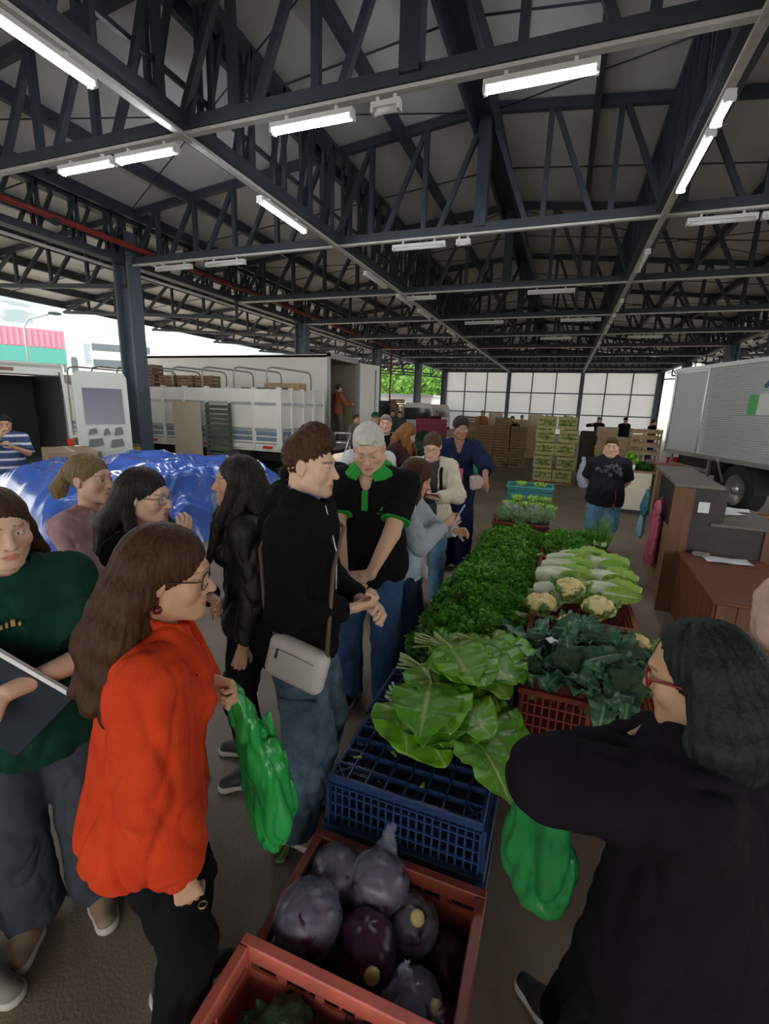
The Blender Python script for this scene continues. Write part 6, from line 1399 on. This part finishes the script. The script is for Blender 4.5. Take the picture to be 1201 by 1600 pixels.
# 5 long dark hair, turned left
p = dict(res=0, H=1.625, fem=True, skin=SK2, hair=dict(style='long', m=HBLK, len=.36, vol=1.02, wrap=84, amp=.004, fwd=.10, locks=[([(-.06, .0, .05), (-.082, .02, -.05), (-.085, .05, -.18), (-.08, .085, -.34)], [.02, .026, .028, .012])]), tops=[dict(name='jacket', m=mat('black_leather', (.010, .009, .010), .58, bump=.3, bscale=90), e=.030)], bottom=dict(m=BLK), shoes=sh(SBLK), hpitch=-2, armR=dict(curl=.4), armL=dict(curl=.4))
r5, g5 = person('person', (-1.36, 1.78), (-.74, -.60), p, 'woman with very long black hair in a dark jacket turned to the left')
# 6 young man in the black hooded top
p = dict(res=0, H=1.765, skin=SK3, hair=dict(style='short', m=HDBR, top=2.4, line=1.0, amp=.006, fade=.975), lean=2, hpitch=4, stubble=.25, tops=[dict(name='hooded_top', m=BLK, e=.030, hood=1, drape=.02, hem=.09, amp=.012), ], bottom=dict(m=DENC, r=(.100, .092, .090), amp=.011, fr=8), shoes=sh(STAN, SOL),
         armR=dict(w=(.06, .19, 1.10), pole=(.8, -.8, -.4), d=(-.35, .85, .1), n=(-.6, .1, .7), curls=[.6, .7, .8, .85], thumb=.5), armL=dict(w=(-.07, .22, 1.09), pole=(-.8, -.8, -.4), d=(.45, .8, .0), n=(.6, -.2, -.6), curl=.6))
r6, g6 = person('person', (-.93, 1.60), (.93, .22), p, 'young man in a black hooded top and washed jeans with a white crossbody bag')
F = Field(g6.N - .2, g6.N + .2, .006)
for i in range(10):
    a0, a1 = [math.radians(-150 + 300 * (i + j) / 10) for j in (0, 1)]; A = lambda a: g6.N + g6.rt * math.sin(a) * .062 - g6.f * (math.cos(a) * .066 - .014) + g6.u * (.040 + .012 * math.cos(a)); F.cone(A(a0), A(a1), .012, .012, .01)
person_mesh(F, cloth('blue_grey_collar', (.16, .17, .26), fold=0), 'shirt_collar', r6)
k6 = (g6.hip['R'] * .4 + g6.knee['R'] * .6); m = MB(); m.bevbox(k6 + (.088, -.075, -.12), k6 + (.108, .075, .08), .006); m.bevbox(k6 + (.09, -.082, .05), k6 + (.116, .082, .10), .006); m.build('cargo_pocket', DENC, r6)
m = MB(); m.tube([g6.N + g6.f * .105 + g6.rt * .04, g6.C + g6.f * .145 + g6.rt * .04 + g6.u * .05, g6.C + g6.f * .15 + g6.rt * .045 - g6.u * .10], .0025, 5); m.build('drawstring', PAP, r6)
e = empty('crossbody_bag', (r6.location[0], r6.location[1], .90), r6.rotation_euler.z, 'white rectangular crossbody bag with zip on the hip of the young man in black', 'bag')
F = Field((-.2, -.3, -.2), (.45, .3, .25), .006); R_ = np.array(Matrix.Rotation(math.radians(-12), 3, 'Z') @ Matrix.Rotation(math.radians(0), 3, 'Y')) @ np.array(Matrix.Rotation(math.radians(-14), 3, 'X')); bc = np.array([.215, .035, .035])
F.rbox(bc, (.038, .125, .090), .036, rot=R_); person_mesh(F, mat('white_leather', (.58, .54, .52), .45, var=.06, bump=.1, bscale=120), 'pouch', e)
bb = lambda v: bc + R_ @ np.array(v)
m = MB(); m.tube([bb((.038, -.08, .050)), bb((.0395, .0, .053)), bb((.038, .08, .050))], .0022, 5); m.build('zip', mat('zip_grey', (.2, .2, .2), .4), e); m = MB(); m.tube([bb((.0395, -.075, .05)), bb((.041, -.075, .012))], .005, 6); m.build('zip_pull', mat('dark_metal', (.10, .10, .11), .35, metal=.7), e)
loc6 = lambda v: np.array(v) - np.array([0, 0, .90])
m = MB(); m.tube([bb((.0, -.11, .07)), loc6(g6.W + g6.rt * .165 - g6.f * .10 + g6.u * .05), loc6(g6.C + g6.rt * .09 - g6.f * .148 + g6.u * .05), loc6(g6.UC - g6.rt * .05 - g6.f * .155), loc6(g6.S['L'] * .6 + g6.N * .4 - g6.f * .035 + g6.u * .062), loc6(g6.UC - g6.rt * .05 + g6.f * .15), loc6(g6.C + g6.rt * .09 + g6.f * .145), bb((.0, .11, .07))], .009, 6); m.build('strap', mat('brown_strap', (.11, .075, .06), .5), e)
# 7 white haired man in the black polo with green trim
p = dict(res=0, H=1.80, w=1.10, skin=SK1, hsz=1.06, fat=1.12, hair=dict(style='short', m=HGRY, top=.9, amp=.003), lean=11, hpitch=24, hyaw=8, hroll=4, belly=.45, brow=(.3, .25, .2), gaze=(0, .9, -.4), tops=[dict(name='polo_shirt', m=BLK, e=.026, sleeve='short', slen=.74, drape=.02, hem=.17, neck=.068, vee=.01, amp=.010)], bottom=dict(m=DEN, r=(.092, .072, .070)), shoes=sh(SBLK, SOL), armw=1.1,
         armR=dict(w=(.055, .36, 1.03), pole=(1, -.55, -.2), d=(-.62, .45, -.5), n=(-.3, -.7, .3), curls=[.55, .6, .65, .7], thumb=.6), armL=dict(w=(-.085, .39, 1.00), pole=(-1, -.55, -.2), d=(.75, .42, -.15), n=(.1, -.9, -.3), curls=[.6, .6, .65, .7], thumb=.5))
r7, g7 = person('person', (-1.00, 2.50), (.14, -1), p, 'white haired man in a black polo shirt with green collar rubbing his hands')
collar(r7, g7, PGRN, r=.076, open_=24, up=.022, wide=.055)
for k in 'RL': cuff(r7, g7, k, .715, .765, .0845 if k else 0, PGRN, 'sleeve_trim')
ch = lambda x, u, o=.0: g7.C + g7.rt * x + g7.u * u + g7.f * (.156 + o)
m = MB(); m.bar(ch(0, .165, -.022), ch(.0, .055, .004), .034, .016, g7.f); m.build('placket', PGRN, r7)
m = MB(); cc = ch(-.10, .065, .002); m.add([cc + g7.u * .024, cc - g7.rt * .016 - g7.u * .004, cc - g7.u * .006 + g7.f * .004, cc + g7.rt * .016 - g7.u * .004], [(0, 1, 2, 3)])
for i in range(5): m.cbox(cc - g7.u * .022 + g7.rt * (.024 - .012 * i), (.008, .006, .010))
m.build('emblem', mat('emblem_green', (.02, .16, .05), .7), r7)
# 8 woman in the light grey sweater with a phone
p = dict(res=1, H=1.53, fem=True, skin=SK2, w=1.05, hair=dict(style='bob', m=HDBR, len=.15, vol=1.16, wrap=118), lean=4, hpitch=20, tops=[dict(name='sweater', m=LGR, e=.030, drape=.025, hem=.05), dict(name='undershirt', m=cloth('pale_aqua', (.42, .60, .60)), e=.024, hem=.085, drape=.02)], bottom=dict(m=DEND, r=(.108, .08, .060)), shoes=sh(SBLK),
         armR=dict(w=(.08, .26, 1.15), pole=(.7, -.4, -.7), d=(-.1, .7, .6), n=(-.9, 0, 0), curl=.6), armL=dict(w=(-.06, .33, 1.08), pole=(-.7, -.5, -.5)))
r8, g8 = person('person', (-.92, 2.98), (.90, .10), p, 'woman with dark bobbed hair in a light grey sweater looking at a phone')
w = wpt(r8, g8.Wr['R'] + np.array([-.03, .085, .07])); e = empty('phone', w, r8.rotation_euler.z, 'phone in the hand of the woman in the light grey sweater', 'phone'); e.rotation_euler = (-.5, .0, r8.rotation_euler.z); MB().bevbox((-.036, -.005, -.075), (.036, .005, .075), .004).build('case', mat('lilac_case', (.32, .34, .55), .3), e); MB().box((-.033, -.0065, -.07), (.033, -.0052, .07)).build('screen', DGL, e)
w = wpt(r8, g8.P + np.array([.08, .17, .03])); e = empty('name_badge', w, r8.rotation_euler.z + .6, 'white badge hanging at the waist of the woman in light grey', 'badge'); MB().bevbox((-.03, -.002, -.09), (.03, .002, 0), .001).build('card', PAP, e); MB().tube([(0, 0, 0), (.01, -.01, .10)], .002, 5).build('cord', PAP, e)
# 9 woman in the cream jacket with a red notebook
p = dict(res=1, H=1.66, fem=True, w=1.06, skin=SK3, hair=dict(style='bun', m=HBRN), hpitch=22, lean=3, tops=[dict(name='shirt', m=DGR, e=.020, hem=.14), dict(name='jacket', m=CRM, e=.036, open=.075, hem=.12)], bottom=dict(m=DENL, r=(.095, .07, .062)), shoes=sh(SKHA, SWH, LAC), glasses=dict(m=FBLK, r=.0012), armR=dict(w=(.05, .33, 1.14), pole=(1, -.3, -.7), d=(-.5, .7, .1), n=(0, 0, 1), curl=.4), armL=dict(w=(-.10, .32, 1.13), pole=(-1, -.3, -.7), d=(.3, .8, .1), n=(0, 0, 1), curl=.35))
r9, g9 = person('person', (-1.09, 4.22), (.12, -1), p, 'woman in a cream jacket over dark grey with backpack straps reading a red notebook')
m = MB()
for q in (1, -1): m.tube([g9.N + g9.rt * q * .10 - g9.f * .10 - g9.u * .05, g9.N + g9.rt * q * .105 + g9.f * .0 + g9.u * .015, g9.UC + g9.rt * q * .10 + g9.f * .135, g9.C + g9.rt * q * .115 + g9.f * .155 - g9.u * .02], .016, 6)
e = empty('backpack', (r9.location[0], r9.location[1], 0), r9.rotation_euler.z, 'dark backpack worn by the woman in the cream jacket', 'backpack'); m.build('strap', BLK2, e); F = Field((-.22, -.42, .85), (.22, -.05, 1.45), .015); F.rbox((0, -.225, 1.14), (.14, .065, .20), .05); person_mesh(F, BLK2, 'pack', e)
w = wpt(r9, (-.02, .43, 1.17)); e = empty('notebook', w, r9.rotation_euler.z, 'open red notebook held by the woman in the cream jacket', 'notebook'); e.rotation_euler = (.35, 0, r9.rotation_euler.z); MB().bevbox((-.11, -.08, -.006), (.11, .08, .002), .002).build('cover', mat('red_cover', (.35, .015, .04), .4), e); MB().box((-.10, -.075, .002), (.10, .075, .008)).build('page', PAP, e)
# 10 tall woman in navy pointing
p = dict(res=1, H=1.79, fem=True, w=1.04, skin=SK4, hair=dict(style='bun', m=HBLK, vol=1.04), hpitch=10, hyaw=10, jaw=1.0, glasses=dict(m=FSIL, r=.0012), tops=[dict(name='blouse', m=NAVY, e=.030, sleeve='long', slen=.55, vee=.10, hem=.16, drape=.02, sw=(.06, .06, .055))], bottom=dict(m=NAVY, r=(.105, .098, .100)), shoes=sh(SBLK), armL=dict(w=(-.25, .46, 1.19), pole=(-1, -.3, -.2), d=(-.05, .75, -.6), n=(.6, -.3, -.6), curls=[.2, .6, .7, .7]), armR=dict(w=(.22, .16, .95)))
r10, g10 = person('person', (-1.08, 5.34), (.32, -1), p, 'tall woman in navy blue with clear glasses holding out her arm over a pale bag')
e = empty('shoulder_bag', (r10.location[0], r10.location[1], .95), r10.rotation_euler.z, 'small pale pink shoulder bag under the arm of the woman in navy', 'bag'); F = Field((-.5, -.1, -.1), (.1, .4, .4), .010); F.rbox((-.24, .13, .15), (.12, .035, .085), .03, rot=R3(.5, 0, .15)); person_mesh(F, mat('pale_pink_leather', (.56, .42, .40), .45), 'pouch', e)
z0 = np.array([0, 0, .95]); MB().tube([(-.33, .09, .21), g10.C + g10.rt * -.20 + g10.f * .08 - z0, g10.S['L'] * .7 + g10.N * .3 + g10.u * .06 + g10.f * .01 - z0, g10.C - g10.rt * .17 - g10.f * .14 - z0, (-.16, .08, .2)], .007, 6).build('strap', mat('pale_strap', (.55, .48, .44), .5), e)
# 11 stout man in the dark printed shirt and denim shorts
p = dict(res=1, H=1.55, w=1.28, skin=SK1, hsz=1.06, fat=1.22, neckw=1.15, belly=.8, hair=dict(style='short', m=HBRN, top=.8), hpitch=-2, tops=[dict(name='tee_shirt', m=TSHB, e=.028, sleeve='short', slen=.85, drape=.03, hem=.12)], bottom=dict(m=DENL, r=(.11, .10, .09), short=.44, name='shorts'), shoes=sh(SBLK), armR=dict(w=(.13, -.19, .86), pole=(1, -.2, 0), d=(-.9, 0, -.2)), armL=dict(w=(-.13, -.19, .86), pole=(-1, -.2, 0), d=(.9, 0, -.2)))
r11, g11 = person('person', (.62, 6.62), (-.10, -1), p, 'stout man in a dark printed shirt and denim shorts, hands behind his back')
rq = random.Random(8); m = MB(); cB = g11.UC + g11.f * .0 - g11.u * .02
for i in range(26):
    x = rq.uniform(-.15, .15); z = rq.uniform(-.10, .06); yy = .195 * math.sqrt(max(.1, 1 - (x / .26) ** 2)) - .9 * max(0, z) * .35 + .25 * max(0, -z) * .6; r_ = rq.uniform(.012, .028); q = cB + np.array([x, yy, z])
    m.tube([q + np.array([r_ * math.cos(t), .0, r_ * .7 * math.sin(t)]) for t in np.linspace(0, rq.uniform(3.5, 6.2), 9)], .0035, 4)
m.build('print', mat('grey_print', (.22, .22, .25), .8), r11)
kq = g11.P + np.array([-.11, .19, .02]); MB().tube([kq + (0, 0, .10), kq + (-.02, .02, .0), kq + (-.01, .02, -.08)], .006, 5).tube([kq + (-.01, .02, -.08), kq + (.0, .025, -.15)], .014, 6).build('key_ring', FRED, r11)
# 12-18 people behind the group
p = dict(res=1, H=1.76, skin=SK1, hair=dict(style='short', m=HSH, top=.7), tops=[dict(name='shirt', m=BLK, e=.020), dict(name='jacket', m=GRY, e=.034, open=.10, hem=.13)], bottom=dict(m=DEND), shoes=sh(SBLK)); r_, g_ = person('person', (-2.25, 6.08), (.30, -1), p, 'grey haired man in a light grey jacket over a black shirt behind the group')
p = dict(res=1, H=1.72, skin=SK2, hair=dict(style='short', m=HBLK, top=1.4), tops=[dict(name='shirt', m=BLK)], bottom=dict(m=BLK), shoes=sh(SBLK)); r_, g_ = person('person', (-1.62, 2.98), (.75, -.62), p, 'dark haired person half hidden behind the young man in the black hooded top')
p = dict(res=1, H=1.71, fem=True, skin=SK1, w=1.1, hair=dict(style='short', m=HBRN, top=1.2), tops=[dict(name='shirt', m=WHT, e=.034, drape=.03)], bottom=dict(m=BLK, r=(.09, .065, .055)), shoes=sh(SBLK, SWH), feet=dict(R=(.13, .02, -8), L=(-.12, .0, 8))); r_, g_ = person('person', (-1.68, 4.10), (-.35, .9), p, 'brown haired person in a loose white shirt seen from behind the white haired man')
p = dict(res=1, H=1.76, fem=True, skin=SK3, hair=dict(style='long', m=HRED, len=.24, vol=1.1, wrap=118), lean=34, hpitch=8, hyaw=-10, tops=[dict(name='jumper', m=MRN, e=.03)], bottom=dict(m=BLK), shoes=sh(SBLK), armR=dict(w=(.1, .62, .98), pole=(.5, -.5, -.5)), armL=dict(w=(-.1, .6, 1.0), pole=(-.5, -.5, -.5))); r_, g_ = person('person', (-1.95, 5.55), (.93, .25), p, 'auburn haired woman in dark maroon bending forward behind the woman in cream')
p = dict(res=1, H=1.60, fem=True, skin=SK2, hair=dict(style='short', m=HBLK), tops=[dict(name='jacket', m=JGRN, e=.05)], bottom=dict(m=BLK), shoes=sh(SBLK)); r_, g_ = person('person', (-1.33, 6.55), (-.2, .9), p, 'person in a jade green jacket mostly hidden behind the woman in navy')
e = empty('pink_folder', (-1.03, 4.86, 1.18), .3, 'bright pink folder between the woman in cream and the woman in navy', 'folder'); MB().bevbox((-.13, -.012, -.14), (.11, .012, .10), .004).build('cover', mat('pink_cover', (.55, .05, .12), .4), e)
STR = bpy.data.materials.new('striped_knit'); STR.use_nodes = True; n = STR.node_tree; b = n.nodes['Principled BSDF']; b.inputs['Roughness'].default_value = .9; t_ = n.nodes.new('ShaderNodeTexCoord'); sp = n.nodes.new('ShaderNodeSeparateXYZ'); mm = n.nodes.new('ShaderNodeMath'); mm.operation = 'MULTIPLY'; mm.inputs[1].default_value = 9.5; fr = n.nodes.new('ShaderNodeMath'); fr.operation = 'FRACT'; rp2 = n.nodes.new('ShaderNodeValToRGB'); rp2.color_ramp.interpolation = 'CONSTANT'; rp2.color_ramp.elements[0].color = (.04, .07, .16, 1); rp2.color_ramp.elements[1].position = .72; rp2.color_ramp.elements[1].color = (.6, .62, .66, 1)
n.links.new(t_.outputs['Object'], sp.inputs[0]); n.links.new(sp.outputs['Z'], mm.inputs[0]); n.links.new(mm.outputs[0], fr.inputs[0]); n.links.new(fr.outputs[0], rp2.inputs['Fac']); n.links.new(rp2.outputs['Color'], b.inputs['Base Color'])
p = dict(res=1, H=1.60, w=1.08, skin=SK2, hair=dict(style='short', m=HBLK), hpitch=10, tops=[dict(name='jersey', m=STR, e=.028, sleeve='short', slen=.9, drape=.03)], bottom=dict(m=BLK), shoes=sh(SBLK), armR=dict(w=(.06, .32, 1.36), pole=(.8, 0, -1), d=(-.2, .3, .8), curl=.6), armL=dict(w=(-.05, .34, 1.22), pole=(-.8, 0, -1), d=(.4, .4, .5), curl=.6)); r_, g_ = person('person', (-7.0, 4.18), (.86, -.48), p, 'man in a blue and white striped jersey raising his hands beside the van')
# the woman in black at the lower right
p = dict(res=0, H=1.465, fem=True, w=1.26, skin=(.50, .30, .19), fat=1.14, hair=dict(style='bob', m=HSLT, len=.14, vol=1.05, wrap=80, amp=.009, fore=1), hpitch=14, hyaw=-2, feet=dict(R=(.12, .24, -5), L=(-.11, .12, 5)), glasses=dict(m=FRED, r=.0028, size=(.026, .02)), tops=[dict(name='sweater', m=BLK2, e=.038, drape=.04, puff=.016, hem=.16, amp=.012, high=.30)], bottom=dict(m=BLK, r=(.10, .09, .08)), shoes=sh(SBLK, SWH),
         armL=dict(w=(-.02, .15, 1.16), pole=(-.6, 1, -.2), d=(.85, -.3, .1), n=(.1, -1, .1), curl=.5), armR=dict(w=(-.02, .27, 1.02), pole=(1, .2, -.6), d=(-.9, .1, .1), n=(0, -1, 0), curl=.5))
r12, g12 = person('person', (.35, 1.01), (-.88, .42), p, 'woman in a loose black sweater with red framed glasses in the lower right')
T = HF(None, g12).T; MB().lathe([(.001, -.004), (.004, 0), (.001, .004)], T((-.080, -.004, -.040)), 10).build('earring', FSIL, r12)
hb = wpt(r12, g12.E['L'] * .75 + g12.Wr['L'] * .25 + np.array([0, .03, -.05]))
bag('plastic_bag', [hb + (-.005, .0, -.03), hb + (-.01, .02, -.12), hb + (-.01, .04, -.24), hb + (-.01, .05, -.33), hb + (-.0, .05, -.37)], [.02, .055, .085, .08, .05], .5, (.3, 1, 0), mat('dark_green_bag', (.02, .22, .06), .3, var=.3, vscale=4, alpha=.9), 'green plastic bag hanging from the arm of the woman in black', [([hb + (-.01, -.02, -.08), hb + (-.005, .0, .02), hb + (-.01, .04, -.08)], .010)], amp=.022)
# person at the right edge and person at the lower left edge, mostly outside the picture
p = dict(res=1, H=1.62, fem=True, skin=SK3, w=1.05, hair=dict(style='bob', m=HBRN, len=.15), tops=[dict(name='sweater', m=cloth('pale_blush', (.60, .42, .36)), e=.034)], bottom=dict(m=BLK), shoes=sh(SBLK), armR=dict(w=(.06, .24, 1.05), pole=(1, -.1, -.2), curl=.5), armL=dict(w=(-.10, .27, 1.2), pole=(-1, -.1, -.6), curl=.5)); r_, g_ = person('person', (1.13, 2.12), (-.75, .66), p, 'person in a pale blush sweater at the right edge, only the bent arm in view')
p = dict(res=1, H=1.66, skin=SK1, hair=dict(style='short', m=HBRN), tops=[dict(name='shirt', m=GRY)], bottom=dict(m=DEND), shoes=sh(SGRY, SOL), feet=dict(R=(.0, .40, 0), L=(-.08, -.12, 8))); r_, g_ = person('person', (-1.99, .545), (.96, .20), p, 'person at the lower left edge, only a pale grey shoe in view')
# distant people
CAPG = cloth('cap_green', (.02, .10, .05), fold=0)
def far(loc, face, H, top, hair, label, bottom=DEND, arms={}, res=2, cap=None, skin=SK2, w=1.0, group=None):
    p = dict(res=res, H=H, w=w, skin=skin, hair=dict(style='short', m=hair), tops=[dict(name='shirt', m=top, e=.028)], bottom=dict(m=bottom), shoes=sh(SBLK)); p.update(arms)
    r, g = person('person', loc, face, p, label, group)
    if cap:
        F = Field(g.Hc - .2, g.Hc + .2, .010); h = HF(F, g); h.ell((0, -.012, .045), (.086, .106, .088), .01); F.cut(h.T((0, 0, .03)), -g.Rh[:, 2]); h.ell((0, .105, .034), (.065, .07, .012), .01); person_mesh(F, cap, 'cap', r)
    return r, g
far((-6.85, 14.0, .72), (.55, .8), 1.78, ORG, HBLK, 'man in a faded orange shirt standing inside the open box truck', KHA, dict(armR=dict(w=(.25, .35, 1.2))), cap=DGR, res=1)
far((-6.95, 17.2), (.5, -.8), 1.74, BLK, HBLK, 'dark haired person in black standing right of the open box truck door')
far((-3.62, 9.15), (.3, -.9), 1.74, DGR, HBLK, 'person wearing a dark green cap behind the grey haired man', cap=CAPG, res=1)
far((-6.45, 18.2), (.5, -.8), 1.72, DGR, HBLK, 'left one of two dark people by the dark narrow crate stack'); far((-6.05, 17.9), (.3, -.8), 1.68, DGR, HBLK, 'right one of two dark people by the dark narrow crate stack')
far((-5.15, 11.6), (.9, -.3), 1.62, KHA, HBRN, 'small far person beside the folding frame')
far((-5.75, 22.5), (.4, -.9), 1.72, MRN, HBRN, 'person in dark maroon near the dark pink board stand')
far((-1.80, 23.3), (.2, .9), 1.66, NAVY, HSH, 'far man in dark blue walking beside the white drum', DENG)
far((-1.62, 17.0), (-.1, -1), 1.66, BLK, HBLK, 'person in black pushing the sack truck in the middle', arms=dict(armR=dict(w=(.18, .35, 1.1)), armL=dict(w=(-.18, .35, 1.1))))
far((-3.55, 22.6), (.2, -.9), 1.80, ORG, HBRN, 'person with a bright sunlit face above the pale crate stack')
far((1.50, 22.8), (-.4, -.8), 1.68, BLK, HBLK, 'left one of the dark people behind the crates at the right', arms=dict(armR=dict(w=(.2, .3, 1.4))))
far((2.55, 23.0), (.3, -.8), 1.70, BLK, HBLK, 'middle one of the dark people behind the crates at the right', cap=BLK)
far((3.55, 22.5), (.8, .3), 1.66, BLK, HBLK, 'right one of the dark people, next to the aluminium truck rear', w=1.1)
